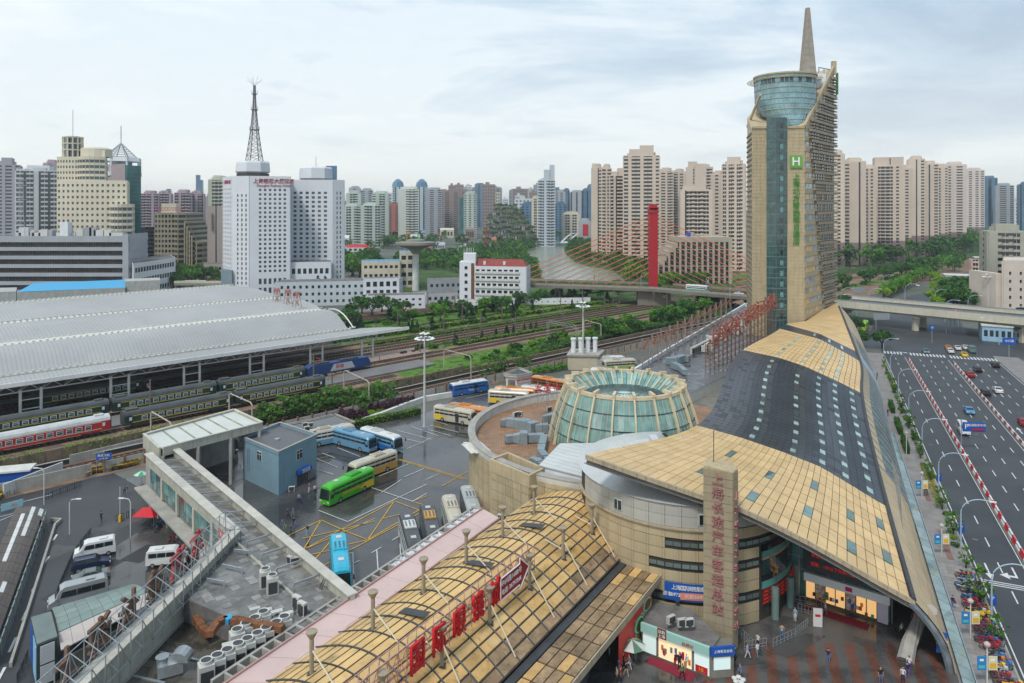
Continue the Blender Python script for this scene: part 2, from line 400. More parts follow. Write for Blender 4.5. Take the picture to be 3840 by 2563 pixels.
#  rail yard
bal=M('track_ballast',(.23,.15,.10),rough=.95,var=.3,scale=.25,col2=(.14,.10,.08),bump=.4,bscale=3)
sheet('rail_yard',[YD(-140,149),YD(900,149),YD(900,292),YD(-140,292)],bal,z=.04)
sheet('yard_verge',[YD(-140,292),YD(900,292),YD(900,300),YD(-140,300)],M('pale_verge',(.22,.215,.20),var=.2),z=.045)
grs=M('grass_ground',(.09,.19,.02),rough=.95,var=.35,scale=.5,col2=(.035,.07,.02),bump=.5,bscale=3)
for a,b,c,d,k in((125,330,170,186,0),(145,330,199,202.5,0),(140,300,220,223,0),(135,420,229,238,0),(135,520,246,264,0),(150,280,206,207.5,0),(330,640,170,178,0),(420,760,229,236,0)):
 sheet('grass_verge',[YD(a,c),YD(b,c),YD(b,d),YD(a+3,d)],grs)
railm=M('rail_steel',(.075,.05,.04),rough=.45,metal=.5,var=.2);sleep=M('sleeper',(.075,.06,.05),rough=.9,var=.2,scale=.3)
NT=[(153.5,-60,420),(157.6,-60,420),(176.5,-80,125),(190.5,-80,700),(195.0,100,700),(205.0,100,700),(209.2,-40,700),(213.4,-40,700),(217.6,-40,700),(226.0,-20,700),(241.0,90,700),(244.6,90,700),(267.5,90,700),(271.5,90,700),(275.5,90,700),(280,90,700)]
for n,a,b in NT:
 rt=rO('railway_track','rusty steel railway track on brown ballast in the rail yard','railway track',YD(a,n,.05),group='parallel tracks of the rail yard',w=True)
 for s in(-.72,.72):
  m=MB();m.ob(YD(a,n+s-.05,.17),YD(b-a,0),YD(0,.1),(0,0,.15));m.B('rail',railm,rt)
 m=MB();st=1.25
 for i in rg(int((min(b,330)-a)/st)):
  m.ob(YD(a+i*st,n-1.3,.05),YD(.5,0),YD(0,2.6),(0,0,.11))
 m.B('sleepers',sleep,rt,kind='stuff')
# retaining wall with dark cable trough and white coping between the upper and lower tracks
wallm=M('stained_retaining_wall',(.21,.155,.11),rough=.9,var=.3,scale=.3,streak=.7,mark=(.07,.05,.04))
rw=rO('retaining_wall','long stained brown retaining wall below the station tracks','wall',YD(-70,163.2),w=True)
for i in rg(62):
 a=-70+i*6;hgt=2.6 if a<140 else 1.6
 m=MB();m.ob(YD(a,163.2),YD(5.96,0),YD(0,.6),(0,0,hgt));m.B('wall_panel',wallm,rw)
tr=rO('cable_trough','black cable trough with pale coping along the lower tracks','cable trough',YD(-70,160.5),w=True)
m=MB();m.ob(YD(-70,160.4),YD(430,0),YD(0,.25),(0,0,1.0));m.B('trough_side',dsteel,tr)
m=MB();m.ob(YD(-70,160.25),YD(430,0),YD(0,.22),(0,0,.12));
for i in rg(len(m.v)):m.v[i]=(m.v[i][0],m.v[i][1],m.v[i][2]+1.0)
m.B('coping',offw,tr)
# panel fence between bus station and tracks
fn=rO('panel_fence','pale concrete panel fence with brown posts beside the lower tracks','fence',YD(60,150.6),w=True)
fpm=M('fence_panel_concrete',(.40,.39,.35),rough=.85,var=.12,streak=.4,rand=.08);fpo=M('fence_post_brown',(.25,.12,.07),var=.2)
for i in rg(66):
 a=40+i*3.6
 m=MB();m.ob(YD(a+.2,150.55),YD(3.2,0),YD(0,.14),(0,0,2.1));m.B('fence_panel',fpm,fn)
 m=MB();m.ob(YD(a-.2,150.45),YD(.38,0),YD(0,.36),(0,0,2.5));m.B('fence_post',fpo,fn)
m=MB();m.ob(YD(-38,150.6),YD(76,0),YD(0,.3),(0,0,2.2));m.B('street_wall',conc,fn)
# platforms
pf=M('platform_paving',(.17,.16,.155),rough=.6,var=.15,scale=.2)
for a,b,c,d in((-80,142,179.2,188.0),(-80,128,198.3,203.0),(-80,120,220.5,223.4),(-60,118,231,238)):
 m=MB();m.ob(YD(a,c),YD(b-a,0),YD(0,d-c),(0,0,.55));struct(m,'platform',pf)
m=MB();m.ob(YD(128,196),YD(26,0),YD(0,9),(0,0,.5));struct(m,'platform_end',M('platform_brick',(.30,.22,.18),var=.15))
# parking bay and yellow box markings in the bus station
mk=MB()
def gl(m,a,b,w=.14,zz=None):
 a=G(*a);b=G(*b);d=(b-a).normalized();n=VV((-d.y,d.x,0))*w/2;q=VV((0,0,zz))
 m.poly([a-n+q,b-n+q,b+n+q,a+n+q])
zy=lift();zw=lift()
def cp(x,y):return(186.7+x*.12976,480+y*.12976)
def c1(x,y):return(240+x*.1191,293.3+y*.1191)
for a,b in((cp(900,540),cp(1450,300)),(cp(900,540),cp(1600,165)),(cp(1600,165),cp(1395,465)),(cp(1395,465),cp(1790,235)),(cp(1790,235),cp(1600,165)),(cp(1240,555),cp(1850,230)),(cp(1240,500),cp(1395,465)),(cp(1195,385),cp(1395,465)),(cp(1035,312),cp(1195,385)),(cp(1035,312),cp(900,540)),(cp(890,455),cp(1195,385)),(cp(990,615),cp(1105,480)),(cp(950,580),cp(1105,545)),(cp(1045,665),cp(1110,635)),(cp(780,435),cp(1035,312)),(cp(1510,300),cp(1640,268)),(cp(1195,385),cp(1450,318)),
   (c1(1310,1395),c1(1870,1565)),(c1(1340,1395),c1(1900,1562)),(c1(1910,1500),c1(1700,1620)),(cp(1740,165),cp(1850,125)),(c1(1930,935),c1(2150,975)),(cp(1740,170),cp(1900,215))):gl(mk,a,b,.16,zy)
struct(mk,'yellow_box_marking',ypaint)
mk=MB()
for a,b in((cp(1240,325),cp(1850,35)),(cp(1425,62),cp(1740,168)),(cp(1018,238),cp(1240,325)),(cp(1740,168),cp(1850,105)),(cp(1280,560),cp(1290,830)),(cp(1240,580),cp(1280,560)),(cp(1285,650),cp(1330,625)),(cp(1465,545),cp(1475,705)),(cp(1425,565),cp(1500,520)),(cp(1640,440),cp(1650,600)),(cp(1585,468),cp(1640,435)),(cp(1790,345),cp(1815,330)),
   (c1(1165,1540),c1(1415,1435)),(c1(1380,1545),c1(1545,1475)),(c1(1560,1568),c1(1675,1515)),(c1(820,1300),c1(1010,1375)),(c1(640,1390),c1(820,1465)),(c1(640,1480),c1(790,1525)),(c1(690,1345),c1(800,1385)),
   (c1(1300,1205),c1(1545,1260)),(c1(1320,1155),c1(1610,1230)),(c1(1440,1122),c1(1665,1200)),(c1(1540,1135),c1(1775,1200)),(c1(1600,1110),c1(1835,1170)),(c1(1630,1075),c1(1740,1105)),(c1(1400,1310),c1(1600,1220)),(c1(1890,885),c1(2100,840)),(cp(1500,100),cp(1655,0))):gl(mk,a,b,.14,zw)
struct(mk,'white_bay_marking',paint)
# pale street marks, left
mk=MB()
for a,b in(((43,565),(49,557)),((32,592),(38,582)),((22,621),(28,609)),((9,653),(16,638)),((-3,683),(5,668)),((53,541),(57,535))):gl(mk,a,b,.3,zw)
for a,b in(((0,517.3),(38,507.8)),((0,521),(22,512)),((0,508),(52,495))):gl(mk,a,b,.16,zw)
struct(mk,'street_line',paint)
# railway station train shed
shed_m=ribbed('shed_roof_sheet',(.40,.405,.395),YA,.9,depth=.40,rough=.5,metal=.1,dirt=.12,var=.08,scale=.05,bump=.5)
gut=M('white_gutter',(.62,.62,.56),rough=.6,var=.10,dirt=.15)
sh=rO('train_shed','large station roof of grey corrugated waves with white gutters over the tracks','station roof',YD(60,201),w=True)
def wave(prof,d0,d1,name='roof_wave',dd=None):
 m=MB();n=len(prof);seg=30
 # smooth the profile
 P=[]
 for i in rg(n-1):
  p0=prof[max(i-1,0)];p1=prof[i];p2=prof[i+1];p3=prof[min(i+2,n-1)]
  for k in rg(5):
   t=k/5;f=lambda a,b,c,e:.5*((2*b)+(-a+c)*t+(2*a-5*b+4*c-e)*t*t+(-a+3*b-3*c+e)*t**3)
   P.append((f(p0[0],p1[0],p2[0],p3[0]),f(p0[1],p1[1],p2[1],p3[1])))
 P.append(prof[-1])
 for th,flip in((0,False),(-.35,True)):
  k=len(m.v)
  for nn,zz in P:
   for dv in(d0,d1 if dd is None else dd(nn)):m.v.append(tuple(YD(dv,nn,zz+th)))
  for i in rg(len(P)-1):
   a=k+2*i;q=(a,a+1,a+3,a+2)
   m.f.append(q if flip is False else q[::-1]);m.m.append(0)
 K=len(P)*2
 for i in rg(len(P)-1):
  m.f.append((2*i+1,2*i+1+K,2*i+3+K,2*i+3));m.m.append(0)
 o=m.B(name,shed_m,sh,smooth=False)
 return o,P
D0=-150
w1,p1_=wave([(206.6,10.0),(209.5,12.0),(213,13.9),(217,14.9),(220,14.9),(222,14.6)],D0,127)
w2,_=wave([(227.5,14.5),(232,15.3),(238,16.0),(244,16.3),(250,16.2),(255,15.8)],D0,129)
w3,_=wave([(259.5,15.8),(266,16.5),(275,17.1),(285,17.3),(294,17.1),(301,16.7)],D0,129)
w0,_=wave([(200.2,8.9),(202,9.35),(204,9.6),(206,9.7)],D0,146,'canopy_sheet',dd=lambda n:147-(n-200.2)*2.6)
for(n0,n1,zz)in((206.0,207.2,10.0),(222.0,227.5,14.45),(255,259.5,15.65),(301,303.2,16.7)):
 m=MB();m.ob(YD(D0,n0,zz-.25),YD(128-D0,0),YD(0,n1-n0),(0,0,.3));m.B('gutter',gut,sh)
 m=MB()
 for i in rg(110):
  a=129-i*1.55
  if a<D0:break
  m.ob(YD(a,n0-.05,zz+.05),YD(.6,0),YD(0,.35),(0,0,.55))
  if n1-n0>2:m.ob(YD(a,n1-.3,zz+.05),YD(.5,0),YD(0,.35),(0,0,.4))
 m.B('gutter_brackets',gut,sh,kind='stuff')
fpan=MB();fpan.box(0,0,0,2.42,.35,1.0);fme=fpan.mesh('fascia_panel',M('fascia_white',(.74,.75,.74),rough=.5,var=.05,rand=.05))
for i in rg(90):link('fascia_panel',fme,sh,loc=YD(145.6-i*2.45,200.0,8.25),rz=YA)
# end gables rim
for pr in(p1_,):
 m=MB();m.tb([YD(129.2,a,b)for a,b in pr],.22,5);m.B('gable_rim',white,sh)
trs=M('truss_white',(.62,.63,.62),rough=.5,var=.05)
m=MB();m.tb([YD(-60,200.6,8.15),YD(140,200.6,8.3)],.13,5);m.tb([YD(-60,203.6,8.2),YD(136,203.6,8.4)],.13,5);m.tb([YD(-60,202.1,6.3),YD(138,202.1,6.6)],.15,5);m.B('truss_chord',trs,sh)
for i in rg(40):
 a=-56+i*4.8;m=MB()
 for s in(200.6,203.6):
  m.tb([YD(a,202.1,6.4),YD(a+2.4,s,8.25)],.075,4,caps=False);m.tb([YD(a+2.4,s,8.25),YD(a+4.8,202.1,6.4)],.075,4,caps=False)
 m.tb([YD(a,200.6,8.2),YD(a,203.6,8.2)],.06,4,caps=False);m.B('truss_web',trs,sh)
colm=MB();colm.tb([(0,0,0),(0,0,7.0)],.33,10);cme=colm.mesh('column',offw)
tiem=MB();tiem.tb([(0,0,0),(4.2,0,0)],.12,6);tme=tiem.mesh('column_tie',offw)
for dd in(38,57.3,75.3,93.8,113,131.5,19,0):
 for s in(0,4.2):link('column',cme,sh,loc=YD(dd+s-2,202.1,0),rz=YA)
 for zz in(2.2,4.4):link('column_tie',tme,sh,loc=YD(dd-2,202.1,zz),rz=YA)
for n in(234,270,322):
 for dd in rg(0,130,18):link('column',cme,sh,loc=YD(dd,n,0),rz=YA,scale=(1,1,1.85))
# rusty frames on the shed roof ridge
for k,(px,py)in enumerate(((277,303),(288,304.5),(297,307))):
 fr=rO('roof_antenna_frame',('first','second','third')[k]+' rusty steel frame standing on the far end of the station roof, counted from the hotel','frame',G(px,py,15.6),w=True)
 c=G(px,py,15.6);m=MB()
 for a in rg(4):
  q=VV((1.6*cos(a*1.57),1.6*sin(a*1.57),0));m.beam(c+q,c+q*.4+VV((0,0,5)),.12);m.beam(c+q,c-q*.7+VV((0,0,2.6)),.09)
 m.B('frame_bar',rust,fr)
 m=MB()
 for a in rg(5):m.beam(c+VV((-1+a*.5,0,3+(a%2))),c+VV((-1+a*.5,0,5.4)),.35,.1)
 m.B('frame_plate',redp,fr)
# trains
cg=M('coach_green',(.022,.045,.035),rough=.35,var=.15);croof=M('coach_roof',(.075,.085,.085),rough=.55,var=.2,scale=.3,streak=.2)
cy_=flat('coach_yellow',(.62,.45,.03),.5);wfr=flat('window_frame_pale',(.55,.62,.65),.4)
cred=M('coach_red',(.42,.03,.035),rough=.4,var=.1);cwhite=M('coach_white_roof',(.50,.52,.52),rough=.5,var=.15)
def coach(name,label,body,stripe,roof,group):
 Lc=24.6
 rt=rO(name,label,'train coach',(0,0,0),group=group)
 m=MB();pr=[(-1.5,0.9),(-1.5,3.0),(-1.32,3.55),(-.8,3.95),(0,4.12),(.8,3.95),(1.32,3.55),(1.5,3.0),(1.5,.9)]
 def ext(m,pr,x0,x1,mi=0):
  k=len(m.v);n=len(pr)
  for x in(x0,x1):
   for y,z in pr:m.v.append((x,y,z))
  for i in rg(n):m.f.append((k+i,k+(i+1)%n,k+n+(i+1)%n,k+n+i)[::-1]);m.m.append(mi)
  m.f.append(tuple(rg(k,k+n)));m.m.append(mi);m.f.append(tuple(rg(k+n,k+2*n))[::-1]);m.m.append(mi)
 ext(m,[pr[0],pr[1],(1.5,3.0),pr[-1]],0,Lc);m.B('body',body,rt)
 m=MB();ext(m,pr[1:-1],-.05,Lc+.05);m.B('roof',roof,rt)
 for s in(-1,1):
  m=MB()
  for z,h in((2.78,.12),(1.35,.12)):m.box(Lc/2,s*1.512,z,Lc-2.4,.03,h)
  m.B('stripe',stripe,rt)
 fm=MB();fm.box(0,0,0,1.25,.06,.98,mi=0);fm.box(0,-.02,.12,1.02,.06,.74,mi=1);fm.box(0,-.04,.55,1.1,.05,.06,mi=0)
 wm=fm.mesh('window',[wfr,wglass])
 for i in rg(12):
  x=2.5+i*1.78
  if i in(0,11):continue
  link('window',wm,rt,loc=(x,-1.515,1.6));link('window',wm,rt,loc=(x,1.515,1.6),rz=PI)
 dm=MB();dm.box(0,0,0,.85,.07,1.95,mi=0);dm.box(0,-.03,.95,.55,.06,.75,mi=1);dme=dm.mesh('door',[body,wfr])
 for x in(1.3,Lc-1.3):link('door',dme,rt,loc=(x,-1.52,.95));link('door',dme,rt,loc=(x,1.52,.95),rz=PI)
 m=MB();m.box(1.9,0,4.0,2.6,1.5,.28);m.box(Lc-1.9,0,4.0,1.8,1.2,.25);m.B('roof_unit',roof,rt)
 for x in(3.6,Lc-3.6):
  m=MB();m.box(x,0,.35,3.4,2.2,.5)
  for q in(-1.2,1.2):
   for s in(-.72,.72):m.tb([(x+q,s-.07,.62),(x+q,s+.07,.62)],.45,12)
  m.B('bogie',dsteel,rt)
 m=MB();m.box(Lc+.2,0,1.0,.5,1.3,2.6);m.B('gangway',rubber,rt)
 return rt
cA=coach('green_coach','dark green coach with yellow lines in the train directly in front of the station roof, nearest the left edge',cg,cy_,croof,'green coaches of the upper train')
nm=['second green coach of the upper train behind the blue locomotive','green coach coupled directly behind the blue locomotive','third green coach of the upper train behind the blue locomotive']
q0=103.0
cA.location=YD(q0-4*25.4,190.5,.25);cA.rotation_euler=(0,0,YA);cA['label']='fourth green coach of the upper train behind the locomotive, cut by the photo edge'
dup(cA,YD(q0-25.4,190.5,.25),YA,'dark green coach coupled directly behind the blue locomotive')
dup(cA,YD(q0-2*25.4,190.5,.25),YA,'second dark green coach behind the blue locomotive')
dup(cA,YD(q0-3*25.4,190.5,.25),YA,'third dark green coach behind the blue locomotive')
for i,l in enumerate(('last green coach of the lower train, its end open beside the ivy wall','middle green coach of the lower train beside the red coach train')):
 dup(cA,YD(72-25.4*i+4,176.5,.25),YA,l,'green coaches of the lower train')
cR=coach('red_coach','red coach with white roof coupled to the lower green train','',None,None,None)if 0 else None
cR=coach('red_coach','red coach with white roof at the left end of the lower train',cred,flat('coach_cream',(.6,.55,.42)),cwhite,None)
cR.location=YD(72-25.4*2+2,176.5,.25);cR.rotation_euler=(0,0,YA)
# blue electric locomotive
lb=M('loco_blue',(.02,.055,.17),rough=.35,var=.12);lg=M('loco_grey',(.42,.44,.46),rough=.45,var=.05)
lo=rO('electric_locomotive','blue electric locomotive with grey panel and red lettering','locomotive',YD(103.3,190.5,.25),YA)
m=MB();Lc=21
side=[(0,.8),(0,3.1),(.9,3.75),(Lc-1.1,3.75),(Lc-.3,2.7),(Lc,1.6),(Lc,.8)]
for s in(0,):
 k=0
 for y in(-1.5,1.5):
  for x,z in side:m.v.append((x,y,z))
 n=len(side);m.f.append(tuple(rg(n)));m.f.append(tuple(rg(n,2*n))[::-1]);m.m+=[0,0]
 for i in rg(n):m.f.append((i,(i+1)%n,n+(i+1)%n,n+i)[::-1]);m.m.append(0)
m.B('body',lb,lo)
m=MB();m.slab([(7,-1.53,1.3),(15.4,-1.53,1.3),(14.3,-1.53,3.3),(8.2,-1.53,3.3)],(0,-1,0),.02);m.B('side_panel',lg,lo)
text('和谐',(10.2,-1.56,2.4),(0,-1,0),1.35,redp,lo,.02)
m=MB();m.slab([(Lc-.93,-1.2,2.72+.45),(Lc-.93,1.2,3.17),(Lc-.28,1.2,2.6),(Lc-.28,-1.2,2.6)][::-1],(.7,0,.7),.03);m.B('windscreen',dglass,lo)
m=MB();m.box(5,0,3.75,4.5,1.8,.35);m.box(14,0,3.75,6,1.9,.3);m.B('roof_equipment',dsteel,lo)
for x in(4.5,17):
 m=MB();m.tb([(x-1.3,0,4.05),(x+.9,0,4.7),(x-.6,0,5.3)],.06,5);m.box(x-.6,0,5.28,.3,1.8,.07);m.B('pantograph',redp if x<10 else dsteel,lo)
for x in(4,Lc-4):
 m=MB();m.box(x,0,.3,4.2,2.3,.55)
 for q in(-1.4,0,1.4):
  for s in(-.72,.72):m.tb([(x+q,s-.07,.62),(x+q,s+.07,.62)],.5,12)
 m.B('bogie',dsteel,lo)
# second shed-side dark train under the roof
c2=dup(cA,YD(40,209.2,.25),YA,'dark coach standing deep under the station roof beside the platform',None)
if 'group' in c2:del c2['group']
# luggage pallets on the platform
pal=MB();pal.box(0,0,0,1.9,2.4,.12);pal.box(0,0,.3,1.9,2.4,.1)
for s in(-.8,.8):pal.box(s,0,.12,.15,2.3,.18)
pme=pal.mesh('pallet_deck',M('pallet_timber',(.30,.20,.10),var=.25,scale=1))
for i in rg(7):
 px,py=((330,375),(337,373),(344,371.5),(289,366),(296,364.5),(303,363.5),(309,362))[i]
 o=link('luggage_pallet',pme,loc=G(px+1,py,.6),rz=YA);o['label']='low timber luggage trolley on the platform '+('below the blue locomotive' if i<3 else 'above the green coach roof');o['category']='luggage trolley';o['group']='luggage trolleys '+('near the locomotive' if i<3 else 'near the green coach')
#  catenary masts
def mast_proto():
 rt=rO('catenary_mast','concrete overhead line mast with bracket arm between the tracks','overhead line mast',(0,0,0),group='overhead line masts of the rail yard')
 m=MB();m.tb([(0,0,0),(0,0,8)],[.22,.17],8);m.B('pole',M('mast_brown',(.17,.13,.10),var=.2),rt)
 m=MB();m.tb([(0,0,6.9),(2.6,0,6.3)],.05,5);m.tb([(0,0,5.6),(2.2,0,6.4)],.05,5);m.tb([(2.2,0,6.4),(2.6,0,5.7),(1.2,0,5.6)],.035,5);ba=m.B('bracket_arm',steel,rt)
 m=MB();
 for x,z in((.45,6.75),(.5,5.78)):m.tb([(x-.15,0,z),(x+.15,0,z)],.09,8)
 m.B('insulator',M('insulator_brown',(.15,.06,.04)),ba)
 return rt
mp_=mast_proto();mast0=YD(150,198,0);mp_.location=mast0;mp_.rotation_euler=(0,0,YA+PI/2)
for n,ds,a in((198,(172,196,224,262,300,345),0),(211.3,(163,190,226,268,310,360),1),(224.5,(150,182,214,252,292,340),0),(239,(141,170,204,243,285,330,390),1),(265.5,(150,185,222,260,305,352,400),0),(284,(140,178,220,262,306,350),1),(161.9,(95,),0),(187.4,(60,104),0),(240,(450,520,600),0),(200,(430,480,540,610),1),(284,(420,500,590),0)):
 for d in ds:dup(mp_,YD(d,n,0),YA+PI/2+(PI if a else 0))
# portal gantries over the lower line, pale rusty
pg=M('gantry_paint',(.42,.36,.30),rough=.7,var=.25,scale=1)
for k,(x0,y0,x1,y1)in enumerate(((344,396,369,409.5),(444,372,471,380),(178.5,465,229,484),(258,420,303,431),(584,338,601,343))):
 a=G(x0,y0);b=G(x1,y1);
 if k==2:a=G(180,506,0);b=G(228,500,0);a=YD(52,150,0)-VV((0,0,0));b=YD(52,162,0)
 if k==3:a=YD(70,165);b=YD(70,153)
 g=rO('overhead_gantry',('pale rusty portal over the lower line above the purple bushes','pale rusty portal over the lower line beside the blue coach bus','grey rusty portal over the track below the red coach','grey portal beside the end of the lower green train','pale portal over the line near the rusty lettering frames')[k],'line gantry',a,w=True)
 m=MB();m.tb([a,a+VV((0,0,6.5))],.17,8);m.B('upright',pg,g);m=MB();m.tb([b,b+VV((0,0,6.5))],.17,8);m.B('upright',pg,g)
 m=MB();m.tb([a+VV((0,0,6.4)),a.lerp(b,.06)+VV((0,0,6.9)),a.lerp(b,.94)+VV((0,0,6.9)),b+VV((0,0,6.4))],.14,8);m.B('crossbeam',pg,g)
# lattice gantry in the yard
lg_=rO('lattice_gantry','grey lattice gantry spanning several yard tracks','line gantry',G(548,330),w=True)
for px,py in((548,343),(577,350)):
 c=G(px,py);m=MB()
 for sx in(-.4,.4):
  for sy in(-.4,.4):m.beam(c+VV((sx,sy,0)),c+VV((sx,sy,8)),.09)
 for k in rg(8):m.beam(c+VV((-.4,-.4,k)),c+VV((.4,.4,k+1)),.06)
 m.B('lattice_leg',steel,lg_)
a=G(548,343)+VV((0,0,7.6));b=G(577,350)+VV((0,0,7.6));m=MB()
for q in(0,.9):m.beam(a+VV((0,0,q)),b+VV((0,0,q)),.12)
for k in rg(12):m.beam(a.lerp(b,k/12)+VV((0,0,.9*(k%2))),a.lerp(b,(k+1)/12)+VV((0,0,.9*((k+1)%2))),.08)
m.B('lattice_beam',steel,lg_)
# small signal
sg=rO('track_signal','dark signal post with head at the edge of the hedge','railway signal',G(503.5,375),w=True);c=G(503.5,375)
m=MB();m.tb([c,c+VV((0,0,4))],.08,6);m.B('post',whitet,sg);m=MB();m.box(c.x,c.y,4,.7,.4,1.6);m.B('signal_head',dsteel,sg)
# hotel tower
tw=rO('hotel_tower','tall tan hotel tower with glass prow, round glass crown and tapering spire','tower',(88,238,0),w=True)
TA,TB,TC,TD,TE=(75.5,226.5),(91.5,225.2),(111.9,250.2),(99,264),(79.4,243)
core=M('tower_core',(.05,.07,.07),rough=.25,var=.3)
m=MB();m.pr([TA,TB,TC,TD,TE],8,74,0)
# slanted top block
zt=[74.6,74.6,98.3,97,80];pp=[TA,TB,TC,TD,TE];b=len(m.v)
m.v+=[(p[0],p[1],74)for p in pp]+[(p[0],p[1],z)for p,z in zip(pp,zt)]
for i in rg(5):j=(i+1)%5;m.f.append((b+i,b+j,b+5+j,b+5+i));m.m.append(1)
m.f+=[(b+5,b+6,b+9),(b+6,b+7,b+8),(b+6,b+8,b+9)];m.m+=[1]*3
m.B('tower_body',[tan2,tan2],tw)
def facade_pt(a,b,u,z,o=0):
 a,b=VV(a),VV(b);d=b-a;n=VV((d.y,-d.x)).normalized();q=a+d*u+n*o;return VV((q.x,q.y,z))
def pl_(m,a,b,u0,u1,z0,z1,o0,o1,mi=0):
 p=facade_pt(a,b,u0,z0,o0);q=facade_pt(a,b,u1,z0,o0);r=facade_pt(a,b,u0,z0,o1)
 m.ob(p,q-p,r-p,(0,0,z1-z0),mi)
# wings: rows of cladding panels
gl0,gl1=79.6,86.3
lw=((75.5,226.5),(79.5,226.2));rw_=((86.4,225.7),(91.5,225.2))
k=0
for(a,b),name in((lw,'left'),(rw_,'right')):
 nb=3
 m=MB()
 z=9.0
 while z<74.4:
  h=min(1.06,74.6-z)
  for i in rg(nb):pl_(m,a,b,i/nb+.006,(i+1)/nb-.006,z+.05,z+h,-.02,.12)
  z+=1.1
 m.B('cladding_panels',tan2,tw,kind='stuff')
# wing faces widen toward the foot where the prow narrows
for sx,(x0,x1)in((1,(79.6,81.3)),(-1,(84.5,86.4))):
 m=MB();z=9.0
 while z<73:
  f=1-(z-9)/64;w=(x1-x0)*f
  if w>.1:
   if sx>0:m.ob((x0,226.15,z),(w,0,0),(0,-.15,0),(0,0,1.03))
   else:m.ob((x1-w,225.75,z),(w,0,0),(0,-.15,0),(0,0,1.03))
  z+=1.1
 m.B('cladding_panels',tan2,tw,kind='stuff')
# left flank fins
m=MB();z=12
while z<74:pl_(m,TE,TA,.02,.98,z,z+.5,0,.3);z+=1.65
m.B('flank_fins',M('fin_brown',(.20,.16,.12),var=.2),tw,kind='stuff')
# glass prow
pg_=M('prow_glass',(.035,.085,.085),rough=.07,var=.5,scale=.6,spec=.9);pg2=M('prow_glass_light',(.16,.30,.31),rough=.1,var=.3,scale=1.5)
PT=(82.3,224.3)
for(a,b)in(((79.9,226.0),PT),(PT,(86.1,225.4))):
 m=MB();pl_(m,a,b,0,1,8,78,-1.2,0,0);m.B('prow_glazing',pg_,tw)
 m=MB();z=14.5
 while z<77:pl_(m,a,b,0,1,z,z+.35,0,.07);pl_(m,a,b,0,1,z+1.5,z+1.62,0,.05);z+=3.3
 m.B('prow_transoms',M('transom_grey',(.12,.17,.16),rough=.4),tw,kind='stuff')
 m=MB()
 for u in(0,.33,.66,.98):pl_(m,a,b,u,u+.02,8,78,0,.09)
 m.B('prow_mullions',MATS['transom_grey'],tw,kind='stuff')
for k in rg(19):
 z=15.3+k*3.3;m=MB();pl_(m,PT,(86.1,225.4),.36,.64,z,z+1.5,0,.06);m.B('window',pg2 if rd()<.4 else dglass,tw)
# right side face: ribbon windows low, louvre bands high
brf=M('louvre_brown',(.34,.275,.20),rough=.55,var=.15,streak=.3);grw=glassm('ribbon_glass',(.30,.36,.38),rough=.15,var=.4,scale=.7)
def zside(u):return 74.6+u*(98.3-74.6)
for k in rg(26):
 z=12.5+k*3.3
 ub=.10+.50*max(0,(75-z)/62);u0=max(.03,(z+3-74.6)/23.7+.02)
 if z<72:
  seg=max(1,int(ub*9))
  for i in rg(seg):
   m=MB();a0=.03+(ub-.05)*i/seg;a1=.03+(ub-.05)*(i+.86)/seg
   pl_(m,TB,TC,a0,a1,z+.4,z+1.9,.02,.10);m.B('ribbon_window',grw if rd()<.75 else MATS['tan_panel'],tw)
  m=MB();pl_(m,TB,TC,.0,ub,z-1.1,z+.25,0,.2);m.B('spandrel_band',tan2,tw)
  u0=ub
 if u0<.97:
  for dz,hh in((0,.28),(1.05,.25),(2.1,.9)):
   m=MB();pl_(m,TB,TC,u0,1.02,z+dz,z+dz+hh,.1,1.0);m.B('louvre_band',brf,tw)
  for i in rg(int((1-u0)*12)):
   if rd()<.6:
    m=MB();a0=u0+i/12.;pl_(m,TB,TC,a0+.01,a0+.05,z+.3,z+2.0,.02,.3);m.B('window',grw,tw)
m=MB();m.beam((TB[0],TB[1],75),(TC[0],TC[1],98.8),.8,1.3);m.beam((TE[0],TE[1],77),(TA[0]+4,TA[1]+4,86),.5,.9);m.beam((TA[0],TA[1]-.1,75),(79.8,226.1,75),.7,.7);m.beam((86.3,225.6,75),(TB[0],TB[1],75),.7,.7);m.B('parapet',tan2,tw)
m=MB();m.ob((TC[0]-.9,TC[1]-.9,96),(1.4,0,0),(0,1.4,0),(0,0,4.6));m.B('corner_pier',tan2,tw)
# glass crown
cg1=M('crown_glass',(.19,.36,.38),rough=.10,var=.35,scale=.35,spec=.9);CC=VV((90.6,239,0));SH=VV((0,-1,0))
KR=[(75.5,2.6),(77,4.2),(78.5,6.2),(80.3,7.9),(82.5,9.0),(85,9.5),(93,9.7)]
def kr(z):
 for(a,b),(c,d)in zip(KR,KR[1:]):
  if z<=c:return b+(d-b)*max(0,z-a)/(c-a)
 return 9.7
def kp(a,z,o=0):r=kr(z)+o;return CC+SH*(9.7-kr(z))*1.15+VV((r*cos(a),r*sin(a),z))
m=MB();NZ=[75.5,77,78.5,80.3,82.5,85,93]
for z in NZ:
 for i in rg(48):m.v.append(tuple(kp(2*PI*i/48,z)))
for j in rg(len(NZ)-1):
 for i in rg(48):m.f.append((j*48+i,j*48+(i+1)%48,(j+1)*48+(i+1)%48,(j+1)*48+i));m.m.append(0)
m.B('crown_glazing',cg1,tw,smooth=True)
m=MB();m.lt([(7,70),(8,92)],CC+VV((0,1.5,0)),20);m.B('crown_core',dsteel,tw)
for k in rg(10):
 z=76.2+k*1.75;m=MB();m.tb([kp(2*PI*i/40,z,.08)for i in rg(41)],.13 if k%2 else .08,4,caps=False);m.B('crown_ring',tan2 if k in(3,7)else steel,tw)
m=MB()
for i in rg(44):
 a=2*PI*i/44;m.tb([kp(a,z,.06)for z in NZ[1:]],.06,4,caps=False)
